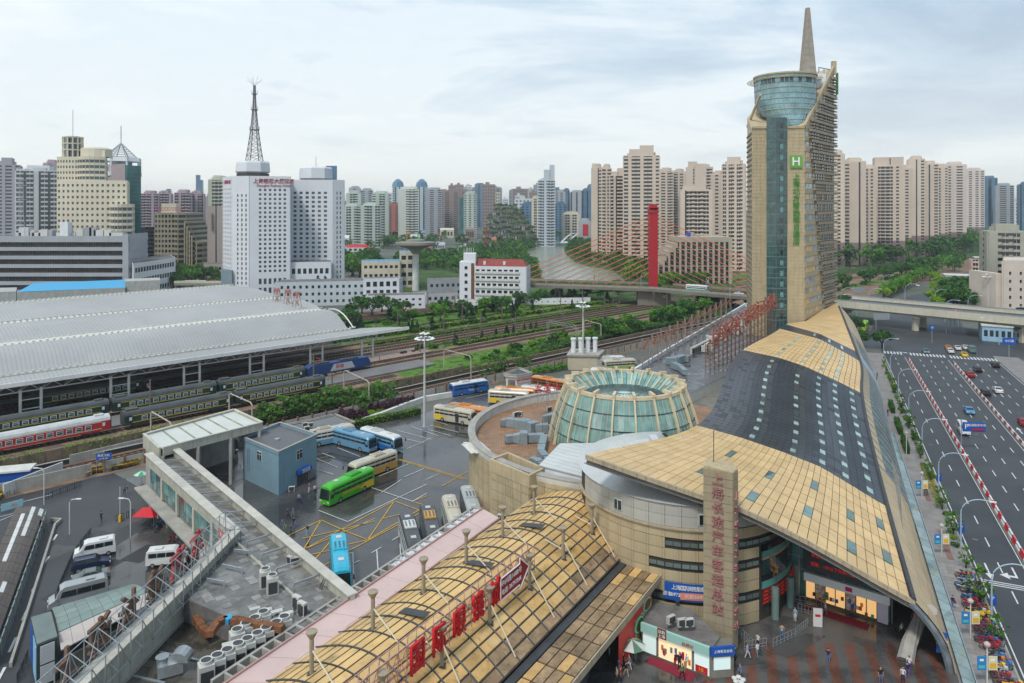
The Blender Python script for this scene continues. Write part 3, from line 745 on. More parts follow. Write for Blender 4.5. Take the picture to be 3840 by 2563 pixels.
m.B('crown_mullions',steel,tw,kind='stuff')
for i in rg(16):
 a=R(-160+i*8.2);
 if rd()<.7:
  m=MB();m.ob(kp(a,90.0,.05),VV((-sin(a),cos(a),0))*1.1,VV((cos(a),sin(a),0))*.03,(0,0,1.6));m.B('crown_window',dglass,tw)
m=MB()
for r in(9.9,10.9,11.9):m.tb([CC+VV((r*cos(R(105+i*5.5)),r*sin(R(105+i*5.5)),91.6))for i in rg(41)],.08,4,caps=False)
for i in rg(55):
 a=R(105+i*4.1);m.beam(CC+VV((9.7*cos(a),9.7*sin(a),91.6)),CC+VV((12*cos(a),12*sin(a),91.6)),.05,.06)
m.B('sun_ring',tan2,tw,kind='stuff')
m=MB();m.lt([(9.6,92.8),(10.1,92.8),(10.1,93.3),(9.6,93.3)],CC,48);m.B('crown_roof',tan2,tw)
# spire
SC=VV((101,246,0));m=MB();k=len(m.v)
for z,h in((91,2.35),(118,.5)):
 for sx,sy in((-1,-1),(1,-1),(1,1),(-1,1)):m.v.append((SC.x+sx*h,SC.y+sy*h,z))
for i in rg(4):m.f.append((i,(i+1)%4,4+(i+1)%4,4+i));m.m.append(0)
m.f.append((4,5,6,7));m.m.append(0);m.B('spire',M('spire_cladding',(.30,.275,.24),rough=.45,var=.15),tw)
m=MB()
for k in rg(12):
 z=93+k*2.2;h=2.37-(z-91)/27*1.85
 m.box(SC.x,SC.y,z,2*h+.06,2*h+.06,.14)
for sx,sy in((-1,-1),(1,-1),(1,1),(-1,1),(0,-1),(-1,0)):m.beam(SC+VV((sx*2.37,sy*2.37,91)),SC+VV((sx*.52,sy*.52,118)),.14)
m.B('spire_ribs',MATS['louvre_brown'],tw,kind='stuff')
for i in rg(4):
 m=MB();c=VV((94+i*2.9,240+i*.6,92.8));m.lt([(1.3,0),(1.3,1.6),(1.1,1.7)],c,14);m.B('cooling_tower',white,tw)
m=MB();m.pr([(98,243),(106,243),(106,249),(98,249)],90,95);m.B('plant_room',white,tw)
m=MB();
for q in rg(3):m.beam((104+q*2.6,244+q*2,90+q),(104+q*2.6,244+q*2,97.5),.3);
m.beam((104,244,97.3),(111,250,97.6),.3);m.beam((104,244,94.5),(111,250,95),.25);m.B('roof_frame',steel,tw)
m=MB();m.ob((112.7,249.2,89),(.3,0,0),(0,1.5,0),(0,0,7.5));m.B('edge_sign',grn,tw)
# hotel emblem and vertical lettering
hs=rO('hotel_sign','green square emblem above vertical green characters on the tan hotel tower','sign',(89,225,40),w=True)
lg1=flat('sign_green',(.13,.38,.06),.5);m=MB();m.ob((87.0,225.25,62.3),(3.6,-.32,0),(0,-.25,0),(0,0,3.7));m.B('emblem_board',lg1,hs)
text('H',(88.7,224.75,64.1),(-.09,-1,0),3.6,whitet,hs,.05,'emblem_letter',.06)
gc=flat('character_green',(.03,.30,.03),.5)
for i,ch in enumerate('上海北方智选假日酒店'):
 text(ch,(88.9,225.05,59.6-i*2.28),(-.09,-1,0),2.2,gc,hs,.12,'character')
# terminal: the big sweeping roof
def pinterp(pl,x):
 if x<=pl[0][0]:return pl[0][1]
 for(a,b),(c,d)in zip(pl,pl[1:]):
  if x<=c:return b+(d-b)*(x-a)/(c-a)
 return pl[-1][1]
ROWS=[(0,(8.95,88),(43.9,78.3),[(585.5,455),(645,476),(704,496),(730,503),(763,518),(807,540),(853,566),(884,584),(915,601)]),
(1,(31.3,122),(51.8,99),[(697,425),(740,437),(781,451),(820,466),(850,484),(881,503),(888.6,507)]),
(2,(58,181),(69.5,142.7),[(743,350),(780,358),(804,366),(835,380),(862.6,393.7)]),
(3,(77,207),(80,165),[(780,328.6),(820,339),(853,357),(861,362)]),
(4,(80.5,212),(82.5,172),[(785,324),(820,334),(857,352)]),
(5,(91.5,224),(97,211),[(804,321.5),(825,316.5),(843,315.6)]),
(6,(111,249),(113.5,251),[(832,303),(836,303)])]
def rowp(r,u):
 _,a,b,pl=ROWS[r];x=a[0]+(b[0]-a[0])*u;y=a[1]+(b[1]-a[1])*u
 return VV((x,y,ZA(pinterp(pl,CX+FP*x/y),y)))
def smooth_rowp(r,u):
 return(rowp(r,max(0,u-.03))+rowp(r,u)*2+rowp(r,min(1,u+.03)))/4 if 0.03<u<.97 else rowp(r,u)
def S(u,v):
 i=min(int(v),5);t=v-i;P=[smooth_rowp(max(0,min(6,i+k)),u)for k in(-1,0,1,2)]
 if i==0:P[0]=P[1]*2-P[2]
 if i>=3:return P[1].lerp(P[2],t)
 # scaled catmull-rom for uneven spacing
 d0=(P[1]-P[0]).length+1e-4;d1=(P[2]-P[1]).length+1e-4;d2=(P[3]-P[2]).length+1e-4
 m1=((P[2]-P[1])/d1*d0+(P[1]-P[0])/d0*d1)/(d0+d1)*d1;m2=((P[3]-P[2])/d2*d1+(P[2]-P[1])/d1*d2)/(d1+d2)*d1
 t2,t3=t*t,t*t*t
 return P[1]*(2*t3-3*t2+1)+m1*(t3-2*t2+t)+P[2]*(-2*t3+3*t2)+m2*(t3-t2)
def Sn(u,v):
 e=.01;a=S(min(1,u+e),v)-S(max(0,u-e),v);b=S(u,min(5.99,v+e))-S(u,max(0,v-e));n=a.cross(b)
 if n.z<0:n=-n
 return n.normalized()
ter=rO('bus_terminal','sweeping saddle roof of the bus terminal in tan and dark panels','terminal building',(40,110,0),w=True)
NU=64
def deck(v0,v1,n,off,mat,name,rev=False):
 m=MB();
 for j in rg(n+1):
  v=v0+(v1-v0)*j/n
  for i in rg(NU+1):u=i/NU;m.v.append(tuple(S(u,v)-Sn(u,v)*off))
 for j in rg(n):
  for i in rg(NU):
   a=j*(NU+1)+i;q=(a,a+1,a+NU+2,a+NU+1);m.f.append(q if not rev else q[::-1]);m.m.append(0)
 return m.B(name,mat,ter,smooth=True)
deck(0,5.98,60,.16,seam,'roof_deck');deck(0,5.98,30,1.0,M('soffit_grey',(.20,.20,.185),rough=.8,var=.2),'soffit',True)
def panel(u0,u1,v0,v1,g=.05,off=0,th=.12,sub=1):
 P=[S(u0,v0),S(u1,v0),S(u1,v1),S(u0,v1)];c=(P[0]+P[1]+P[2]+P[3])/4;n=Sn((u0+u1)/2,(v0+v1)/2)
 Q=[]
 for p in P:
  d=c-p;Q.append(p+d*(g/max(d.length,.01))*1.41+n*off)
 m=MB();
 if(Q[1]-Q[0]).cross(Q[2]-Q[0]).dot(n)<0:Q=Q[::-1]
 m.slab(Q,n,th);return m
skyl=glassm('skylight_glass',(.30,.42,.38),rough=.1,var=.3,scale=1,rand=.15);sky2=glassm('skylight_dark',(.10,.19,.17),rough=.08,rand=.3)
# front tan field: each panel an object
NC,NRW=34,8
skc=[10,17,23,28,32]
for j in rg(NRW):
 for i in rg(NC):
  u0=i/NC*.985;u1=(i+1)/NC*.985
  sk=(i in skc and j in((1,4)if i in(17,28)else(2,5)))
  m=panel(u0,u1,j/NRW,(j+1)/NRW,.08 if i%2 else .11)
  nm='skylight' if sk else 'roof_panel'
  m.B(nm,sky2 if sk else tan,ter)
# dark field, joined past the limit
darkm=M('dark_roof_panel',(.035,.042,.052),rough=.33,var=.25,scale=.12,spec=.6);darkm2=M('dark_roof_panel_dull',(.031,.037,.046),rough=.38,var=.25,scale=.2)
darkm3=M('dark_roof_panel_sheen',(.038,.046,.056),rough=.32,var=.2,scale=.2)
m=MB();ND,NV=26,34
skd={8:1,14:1,18:1,21:1,24:1}
for j in rg(NV):
 sh_=rc((0,1,2))
 for i in rg(ND):
  u0=i/ND*.985;u1=(i+1)/ND*.985;v0=1+j/NV;v1=1+(j+1)/NV
  q=panel(u0,u1,v0,v1,.02,0,.1);b=len(m.v);m.v+=q.v
  sel=(0,0,2,1,0,1,1,0,2,2,0,1,0)[i//2]if rd()<.85 else 1
  for f in q.f:m.f.append(tuple(b+x for x in f));m.m.append(sel)
m.B('dark_panels',[darkm,darkm2,darkm3],ter,kind='stuff')
for i in(8,14,18,21,24):
 for j in rg(1,33,3):
  u0=i/ND*.985;u1=(i+.8)/ND*.985;v0=1+(j)/NV;v1=1+(j+1.05)/NV
  panel(u0,u1,v0,v1,.03,.05,.1).B('skylight',skyl if rd()<.93 else darkm,ter)
# rear tan field
m=MB();NB,NJ=26,11
for(va,vb,nj,mt)in((2,3,11,0),(4,5,5,0),(5,5.97,8,0)):
 for j in rg(nj):
  for i in rg(NB):
   u0=i/NB*.985;u1=(i+1)/NB*.985
   q=panel(u0,u1,va+(vb-va)*j/nj,va+(vb-va)*(j+1)/nj,.07,0,.1);b=len(m.v);m.v+=q.v
   for f in q.f:m.f.append(tuple(b+x for x in f));m.m.append(mt)
m.B('rear_panels',[tan],ter,kind='stuff')
m=MB()
for j in rg(2):
 for i in rg(NB):
  q=panel(i/NB*.985,(i+1)/NB*.985,3+j/2,3+(j+1)/2,.02,0,.1);b=len(m.v);m.v+=q.v
  for f in q.f:m.f.append(tuple(b+x for x in f));m.m.append(0)
m.B('dark_strip',[darkm],ter,kind='stuff')
for i in(8,14,18,21):
 for j in(1,3,5,7,9):panel(i/NB*.985,(i+.8)/NB*.985,2+j/11,2+(j+1)/11,.04,.05,.1).B('skylight',skyl,ter)
for i in(12,17,21):panel(i/NB*.985,(i+.8)/NB*.985,3.3,3.8,.04,.05,.1).B('skylight',skyl,ter)
_RG=[(S(i/40,j/12))for i in rg(41)for j in rg(0,25)]
def roofz(x,y):
 b=min(_RG,key=lambda p:(p.x-x)**2+(p.y-y)**2);d=math.hypot(b.x-x,b.y-y)
 return b.z if d<1.6 else 99
# ridge gutter
m=MB();m.tb([S(.995,v*.1)+VV((0,0,.06))for v in rg(0,58)],.28,6);m.B('ridge_gutter',dsteel,ter)
# front fascia
fas=M('fascia_tan',(.42,.35,.24),rough=.6,var=.15,streak=.5)
for i in rg(40):
 a=S(i/40,0);b=S((i+.97)/40,0);m=MB();m.ob(a+VV((0,0,-.55)),b-a,VV((.12,.3,0)),(0,0,.55));m.B('fascia_panel',fas,ter)
m=MB();m.tb([S(u/40,0)+VV((.25,.6,-1.0))for u in rg(41)],.35,6);m.B('fascia_beam',concd,ter)
# right flank: slope from the ridge down to the sidewalk
def Bs(v):
 rp_=S(1,v);y=rp_.y-1.6 if v>0.02 else 76.9;t=(y+.3935*13.4)/.9193 if 0 else None
 # point on the base line with given y
 tt=(y+.3935*13.4)/.9193;return RD(tt,13.4,.1)
def FL(w,v):
 a=S(1,v);b=Bs(v);p=a.lerp(b,w);bul=sin(PI*w)*.10*(a-b).length;return p+VV((.9193,-.3935,.25))*bul
def flank_panel(w0,w1,v0,v1,g=.05,th=.1):
 P=[FL(w0,v0),FL(w1,v0),FL(w1,v1),FL(w0,v1)];c=sum(P,VV())/4;Q=[p+(c-p)*(g/max((c-p).length,.01))*1.41 for p in P]
 n=(Q[1]-Q[0]).cross(Q[2]-Q[0]).normalized()
 if n.x<0:n=-n;Q=Q[::-1]
 m=MB();m.slab(Q,n,th);return m
m=MB()
for j in rg(61):
 v=j/61*5.9
 for i in rg(7):m.v.append(tuple(FL(i/6,v)-VV((.16,-.07,.1))))
for j in rg(60):
 for i in rg(6):a=j*7+i;m.f.append((a,a+7,a+8,a+1));m.m.append(0)
m.B('flank_deck',seam,ter,smooth=True)
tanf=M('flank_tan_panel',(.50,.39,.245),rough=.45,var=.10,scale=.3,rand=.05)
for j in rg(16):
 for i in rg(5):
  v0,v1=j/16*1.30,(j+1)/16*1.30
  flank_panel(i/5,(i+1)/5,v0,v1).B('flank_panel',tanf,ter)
fg=glassm('flank_glass',(.17,.24,.22),rough=.12,var=.45,scale=.4);m=MB();m2=MB()
for j in rg(44):
 for i in rg(7):
  v0,v1=1.3+j/44*3.3,1.3+(j+1)/44*3.3
  q=flank_panel(i/7,(i+1)/7,v0,v1,.03);b=len(m.v);m.v+=q.v
  for f in q.f:m.f.append(tuple(b+x for x in f));m.m.append(0 if i else 1)
 a=FL(0,1.3+j/44*3.3)
m.B('flank_glazing',[fg,tanf],ter,kind='stuff')
m=MB()
for j in rg(45):
 v=1.3+j/44*3.3
 m.tb([FL(i/6,v)+VV((.1,-.04,.05))for i in rg(7)],.06,4,caps=False)
m.B('flank_mullions',steel,ter,kind='stuff')
m=MB()
for j in rg(16):
 for i in rg(5):
  q=flank_panel(i/5,(i+1)/5,4.6+j/16*1.3,4.6+(j+1)/16*1.3,.05);b=len(m.v);m.v+=q.v
  for f in q.f:m.f.append(tuple(b+x for x in f));m.m.append(0)
m.B('rear_flank_panels',tanf,ter,kind='stuff')
m=MB();m.tb([G(905,662),G(909,655)+VV((0,0,1.2)),G(918,640)+VV((.5,0,3.0)),VV((46.6,80,5.2))],[.9,.8,.7,.6],10);m.B('arch_leg',conc,ter)
m=MB();m.tb([FL(w/10,0)+VV((-.3,.5,-.35))for w in rg(11)],.45,8);m.B('edge_beam',M('edge_beam_blue_grey',(.16,.19,.21),rough=.6,var=.4,scale=.8),ter)
# glass skirt at the foot of the flank
sk=rO('glass_skirt','low pale glass skirt sloping onto the sidewalk along the terminal','glass canopy',RD(120,14),w=True)
skm=glassm('skirt_glass',(.22,.30,.29),rough=.15,var=.2)
for i in rg(46):
 t=72+i*2.3;m=MB();q=[RD(t,13.6,.75),RD(t+2.2,13.6,.75),RD(t+2.2,14.9,.35),RD(t,14.9,.35)];m.slab(q[::-1],(.2,-.1,1),.08);m.B('skirt_pane',skm,sk)
m=MB();m.ob(RD(72,14.95,.14),RD(106,0),RD(0,.12),(0,0,.3));m.B('skirt_kerb',steel,sk)
# body of the hall below the roof
hallm=M('hall_wall',(.20,.19,.165),rough=.7,var=.2,streak=.2)
m=MB();m.pr([(37,94.5),(44.5,88.5),(50,92),RD(128,11.5)[:2],RD(170,10)[:2],RD(230,9)[:2],(100,248),(80,214),(58,183),(38,155),(34.5,134),(35.2,113)],.1,7.2);m.B('hall_body',hallm,ter)
pts=[S(0,v)-VV((0,0,.5))for v in[1+i*.2 for i in rg(20)]]
m=MB();m.wall([(p.x+.4,p.y-.2)for p in pts],3,[p.z for p in pts],.4);m.B('hall_side_wall',offw,ter)
# inner glazed wall under the canopy
m=MB();m.wall([(34.2,95.5),(37.4,92.8),(45.5,86.6)],.1,[10.4,9.2,6.4],.3);m.B('hall_front_glazing',tealg,ter)
m=MB()
for k in rg(9):
 u=k/8;x=34.2+11.3*u;y=95.3-8.9*u;m.beam((x,y-.2,.1),(x,y-.2,10.2-3.9*u),.14)
for z in(3.4,5,6.6):m.beam((34.2,95.2,z),(37.4,92.5,z),.12);
m.B('glazing_frame',steel,ter)
# drum, round building, glass cone, sign column
clad=MB();clad.box(0,0,0,1.93,.10,1.22);clme=clad.mesh('cladding_panel',tan2)
cladw=MB();cladw.box(0,0,0,1.93,.10,1.28);cwme=cladw.mesh('white_cladding_panel',M('pale_cladding',(.42,.41,.37),rough=.5,var=.1,rand=.06,streak=.2))
stripw=MB();stripw.box(0,0,0,1.9,.08,.62,mi=0);stripw.box(-.48,-.03,.06,.85,.06,.5,mi=1);stripw.box(.48,-.03,.06,.85,.06,.5,mi=1)
swme=stripw.mesh('strip_window',[MATS['dark_seam'],glassm('strip_glass',(.16,.22,.20),rough=.15,rand=.5)])
DC=VV((23.6,99.4,0));DR=14.0
dr=rO('drum_building','curved tan clad drum building under the terminal roof with pale upper band','building',DC,w=True)
def dz(a,r=DR):return min(14.4,roofz(DC.x+r*cos(a),DC.y+r*sin(a))-.7)
m=MB();ns=90
for i in rg(ns+1):
 a=2*PI*i/ns;c,s_=cos(a),sin(a);m.v+=[(DC.x+(DR-.1)*c,DC.y+(DR-.1)*s_,0),(DC.x+(DR-.1)*c,DC.y+(DR-.1)*s_,dz(a))]
for i in rg(ns):k=2*i;m.f.append((k,k+2,k+3,k+1));m.m.append(0)
m.B('drum_wall',seam,dr)
NA=45
for i in rg(NA):
 a=2*PI*i/NA-PI;deg=math.degrees(a)
 if not(-172<deg<-8):continue
 c,s=cos(a),sin(a);rz=a+PI/2
 right=deg>-62
 for k in rg(9):
  z=.1+k*1.29
  if right and z<9:continue
  if z+1.2>dz(a):continue
  if(k==7 and deg>-112)or(k==5 and deg>-119)or(k==2 and deg>-117):
   o=link('strip_window',swme,dr,loc=(DC.x+DR*c,DC.y+DR*s,z+.33),rz=rz)
   q=MB();
   continue
  link('cladding_panel',clme,dr,loc=(DC.x+DR*c,DC.y+DR*s,z+.03),rz=rz)
 for k in rg(2 if dz(a)>13.6 else 0):link('upper_panel',cwme,dr,loc=(DC.x+(DR+.06)*c,DC.y+(DR+.06)*s,11.85+k*1.32),rz=rz)
m=MB();m.lt([(DR-.05,11.55),(DR+.35,11.55),(DR+.35,11.8),(DR-.05,11.8)],DC,60,a0=R(-180),a1=R(-66),cap=False);m.B('ledge',fas,dr)
wmb=MB();wmb.box(0,-.08,0,1.25,.12,1.3,mi=0);wmb.box(0,-.15,.08,1.1,.06,1.14,mi=1);wmb.box(0,-.19,.08,.07,.05,1.14,mi=0);wme2=wmb.mesh('window',[wfr,dglass])
for deg in(-137,-93.5,-80):
 a=R(deg);link('window',wme2,dr,loc=(DC.x+(DR+.1)*cos(a),DC.y+(DR+.1)*sin(a),12.3),rz=a+PI/2)
# corrugated white roof on the drum
crm=ribbed('white_corrugated',(.60,.61,.60),R(15),.32,depth=.35,rough=.35,metal=.2,bump=.8,dirt=.15)
m=MB()
for q in rg(7):
 for i in rg(61):
  a=-PI+2*PI*i/60;r=(DR+.35)*(1-q/6*.98);x,y=DC.x+r*cos(a),DC.y+r*sin(a);m.v.append((x,y,min(14.55+q*.28,roofz(x,y)-1.35)))
for q in rg(6):
 for i in rg(60):k=q*61+i;m.f.append((k,k+1,k+62,k+61));m.m.append(0)
m.B('corrugated_roof',crm,dr)
# glazed right side of the drum
def arcband(name,r,z0,z1,d0,d1,mat,par,seg=1,gap=.0,th=.12):
 for q in rg(seg):
  a0=R(d0+(d1-d0)*q/seg);a1=R(d0+(d1-d0)*(q+1-gap)/seg);m=MB()
  m.lt([(r,z0),(r+th,z0),(r+th,z1),(r,z1),(r,z0)],DC,max(2,int(abs(math.degrees(a1-a0))/3)),a0=a0,a1=a1,cap=False);m.B(name,mat,par,smooth=False)
tealb=M('teal_band',(.10,.30,.27),rough=.3,var=.12);dkt=glassm('deep_teal_glass',(.025,.06,.058),rough=.08)
for z0,z1,mt,nm,sg in((8.4,9.1,dglass,'strip_glazing',8),(7.6,8.35,tealb,'teal_band',6),(7.3,7.58,fas,'trim_band',1),(5.5,7.25,dkt,'glazing_pane',12),(4.75,5.45,dglass,'strip_glazing',8),(3.85,4.7,tealb,'teal_band',6)):
 arcband(nm,DR,z0,z1,-62,5,mt,dr,sg,.02)
arcband('lower_glazing',DR-.6,.1,1.9,-62,5,dkt,dr,10,.03)
led=rO('ticket_display','curved red lit ticket display board above the terminal entrance','display board',DC,w=True)
ledm=M('led_board',(.16,.03,.025),rough=.5,var=.4,scale=3);ledt=flat('led_text_red',(.7,.03,.02),.5,emit=.15)
arcband('board_panel',DR+.05,1.95,3.8,-62,5,ledm,led,14,.02)
for q in rg(14):
 a=R(-60+q*4.75)
 for zz in rg(4):
  p=DC+VV(((DR+.22)*cos(a),(DR+.22)*sin(a),2.2+zz*.42));text('上海杭州' if(q+zz)%2 else '南京苏州',p,(cos(a),sin(a),0),.2,ledt,led,.008)
dc=MB();dc.tb([(0,0,0),(0,0,3.7)],.45,12);dcm=dc.mesh('entrance_column',M('column_teal',(.16,.24,.22),rough=.4))
for deg in(-55,-40,-25):link('entrance_column',dcm,dr,loc=(DC.x+(DR+.6)*cos(R(deg)),DC.y+(DR+.6)*sin(R(deg)),.05))
# blue sign on the drum
bs=rO('blue_shop_sign','blue sign board with phone number and orange arrow on the curved tan wall','sign',(20,85.4,5),w=True)
ang=-102.5
for q in rg(6):
 a0,a1=-112+q*3.3,-112+(q+1)*3.3;m=MB();m.lt([(DR+.28,3.2),(DR+.38,3.2),(DR+.38,5.3),(DR+.28,5.3),(DR+.28,3.2)],DC,2,a0=R(a0),a1=R(a1),cap=False);m.B('sign_board',bluep,bs)
def dt(s,deg,z,size,mat,r=.42):
 z-=.85
 a=R(deg);return text(s,DC+VV(((DR+r)*cos(a),(DR+r)*sin(a),z)),(cos(a),sin(a),0),size,mat,bs,.02)
for i,ch in enumerate('上海国际眼镜城'):dt(ch,-107.5+i*2.1,5.6,.62,whitet)
for i,ch in enumerate(('咨询:','567','972','66')):dt(ch,-110.4+i*2.1,4.75,.55,whitet)
m=MB();a=R(-97);n=VV((cos(a),sin(a),0));x=VV((-n.y,n.x,0));c=DC+n*(DR+.42)-VV((0,0,.85))
m.slab([c-x*1.9+VV((0,0,4.3)),c+x*1.2+VV((0,0,4.3)),c+x*1.2+VV((0,0,4.1)),c+x*2.0+VV((0,0,4.7)),c+x*1.2+VV((0,0,5.3)),c+x*1.2+VV((0,0,5.1)),c-x*1.9+VV((0,0,5.1))],n,.05);m.B('arrow',flat('arrow_orange',(.75,.25,.15)),bs)
text('向前50米',c+n*.06+VV((0,0,4.7))-x*.3,n,.55,whitet,bs,.01)
for deg in(-128,-106,-113.5):
 a=R(deg);c=DC+VV(((DR+.5)*cos(a),(DR+.5)*sin(a),3.4 if deg<-110 else 2.9));m=MB();m.box(c.x,c.y,c.z,.4,.35,.3);m.beam(c,DC+VV(((DR)*cos(a),(DR)*sin(a),c.z)),.06)
 if deg!=-113.5:o=m.B('floodlight',dsteel);o['label']='small black floodlight on the tan drum wall '+('left of' if deg<-120 else 'below')+' the blue sign';o['category']='floodlight'
# sign column
sc_=rO('sign_column','tall tan triangular column with pink vertical lettering before the terminal','sign column',(24.7,81,0),w=True)
cp3=[(21.9,82.3),(24.75,80.8),(25.6,81.8),(25.0,83.0),(22.4,83.2)]
m=MB();m.pr(cp3,0,20.1);m.B('column_core',seam,sc_)
for k in rg(22):
 z=.1+k*.915
 for a,b in((cp3[0],cp3[1]),(cp3[1],cp3[2])):
  m=MB();pl_(m,a,b,0,1,z,z+.87,0,.09);m.B('column_panel',M('column_stone',(.33,.275,.185),rough=.5,var=.1,scale=.5,streak=.3,rand=.05),sc_)
m=MB();m.pr(cp3,20.1,[20.5,20.2,20.3,20.7,20.8]);m.B('column_cap',tan2,sc_)
m=MB();m.tb([(23.2,82.8,20.3),(23.2,82.8,24.3)],.05,5);m.B('lightning_rod',dsteel,sc_)
pk=M('pink_character',(.36,.15,.15),rough=.5,var=.1)
d=(VV(cp3[1])-VV(cp3[0])).normalized();nn=VV((d.y,-d.x,0));d2=(VV(cp3[2])-VV(cp3[1])).normalized();n2_=VV((d2.y,-d2.x,0))
for i,ch in enumerate('上海长途汽车客运总站'):
 z=19.2-i*1.63
 text(ch,VV((23.32,81.55,z))+nn*.2,nn,1.4,pk,sc_,.1,'character')
 text(ch,VV((25.17,81.3,z-1.8))+n2_*.2,n2_,1.0,pk,sc_,.1,'character')
# round building
RC=VV((19.8,127,0));RR=27.3
rb_=rO('round_building','round tan clad building with brown tiled roof and curved parapet','building',RC,w=True)
m=MB();m.lt([(RR-.15,0),(RR-.15,9.5)],RC,110);m.B('core_wall',seam,rb_)
brt=M('brown_roof_tiles',(.36,.205,.115),rough=.5,var=.2,scale=.35,dirt=.55,col2=(.42,.30,.20),lo=.55,hi=.75,bump=.3)
m=MB();m.lt([(RR-.2,9.5),(.5,9.55)],RC,110,cap=True);m.B('roof_surface',brt,rb_)
nt=brt.node_tree;bt=nt.nodes.new('ShaderNodeTexBrick');tcn=nt.nodes.new('ShaderNodeTexCoord');nt.links.new(tcn.outputs['Object'],bt.inputs[0]);bt.inputs['Scale'].default_value=1.0;bt.inputs['Brick Width'].default_value=.9;bt.inputs['Row Height'].default_value=.45;bt.inputs['Mortar Size'].default_value=.035
bt.inputs['Color1'].default_value=(1,1,1,1);bt.inputs['Color2'].default_value=(.82,.82,.82,1);bt.inputs['Mortar'].default_value=(.4,.4,.4,1)
bs_=nt.nodes['Principled BSDF'];src=bs_.inputs['Base Color'].links[0].from_socket;nt.links.new(mixc(nt,1.0,src,bt.outputs[0],'MULTIPLY'),bs_.inputs['Base Color'])
NP=86;cl2=MB();cl2.box(0,0,0,1.93,.10,1.5);cl2m=cl2.mesh('cladding_panel',tan2)
for i in rg(NP):
 a=2*PI*i/NP;deg=math.degrees(a)
 if not(128<deg<262):continue
 c,s=cos(a),sin(a)
 for k in rg(7):
  z=.1+k*1.56
  link('cladding_panel',cl2m,rb_,loc=(RC.x+RR*c,RC.y+RR*s,z),rz=a+PI/2)
 if 214<deg<246 and int(i)%2==0:
  for zz in(1.9,5.0):link('strip_window',swme,rb_,loc=(RC.x+(RR+.08)*c,RC.y+(RR+.08)*s,zz),rz=a+PI/2)
m=MB();m.lt([(RR-.9,9.5),(RR-.9,11.0),(RR+.15,11.0),(RR+.15,10.7),(RR-.05,9.5)],RC,110,a0=R(95),a1=R(265),cap=False);m.B('parapet',offw,rb_)
m=MB();m.lt([(RR-1.0,11.0),(RR-1.0,11.15),(RR+.25,11.15),(RR+.25,11.0)],RC,110,a0=R(95),a1=R(265),cap=False);m.B('coping',conc,rb_)
# square stair block and link wall
bl=[(-3.2,110.3),(2.5,103.8),(4.6,106.6),(-.6,113.2)]
m=MB();m.pr(bl,0,9.6);m.wall(bl,9.6,11.4,.4,closed=True);m.B('stair_block_core',tan2,rb_)
m=MB();m.pr([(-2.3,110.2),(2.4,104.9),(3.7,106.6),(-.7,112)],9.6,9.72);m.B('block_roof',dsteel,rb_)
def cladwall(a,b,z0,z1,w,h,par,mesh=None,g=.05,name='cladding_panel',mat=None):
 L_=(VV(b)-VV(a)).length;nc=max(1,round(L_/w));nr=max(1,round((z1-z0)/h))
 for j in rg(nr):
  for i in rg(nc):
   m=MB();pl_(m,a,b,(i+.02)/nc,(i+.98)/nc,z0+(z1-z0)*(j+.03)/nr,z0+(z1-z0)*(j+.97)/nr,.02,.12);m.B(name,mat or tan2,par)
cladwall(bl[0],bl[1],1,11.4,1.75,1.45,rb_);cladwall(bl[1],bl[2],1,11.4,1.75,1.45,rb_)
m=MB();m.wall([(4.4,107),(10.3,103.2),(13,100)],0,8.8,.5);m.B('link_wall_core',seam,rb_)
cladwall((4.6,106.4),(10.2,102.8),3,8.8,1.9,1.2,rb_)
for u in(.15,.6):
 m=MB();pl_(m,(4.6,106.4),(10.2,102.8),u,u+.3,5.1,6.6,.1,.18);m.B('strip_glazing',dglass,rb_)
wsh=rO('white_roof_shed','white rooftop shed with ribbed roof and two dark windows','rooftop shed',(8,106,8.8),w=True)
m=MB();m.pr([(4.7,106.7),(10.3,103.0),(13.5,104),(14.5,110),(8,112)],8.85,11.6);m.B('shed_wall',white,wsh)
m=MB();m.slab([(4.0,106.9,11.7),(10.6,102.5,11.6),(15,104,13.0),(15,111.5,13.5),(7.5,113,12.9)],(0,0,1),.15);m.B('ribbed_roof',ribbed('shed_ribbed',(.58,.60,.58),R(60),.8,depth=.4,rough=.4,metal=.2,dirt=.2),wsh)
for u in(.38,.84):
 p=VV((4.7,106.7,9.3)).lerp(VV((10.3,103.0,9.3)),u);link('window',wme2,wsh,loc=p+VV((-.05,-.05,0)),rz=math.atan2(-3.7,5.6))
# steel ladder leaning on link wall
ld=rO('roof_ladder','dark steel ladder leaning on the tan wall below the white shed','ladder',(7.2,103.6,4.8),w=True)
m=MB();A=VV((6.6,102.3,4.9));B=VV((7.6,104.6,9.3));x=VV((.5,-.3,0));m.beam(A-x*.5,B-x*.5,.09);m.B('rail',rust,ld);m=MB();m.beam(A+x*.5,B+x*.5,.09);m.B('rail',rust,ld)
for k in rg(11):m=MB();p=A.lerp(B,(k+.5)/11);m.beam(p-x*.5,p+x*.5,.06);m.B('rung',rust,ld)
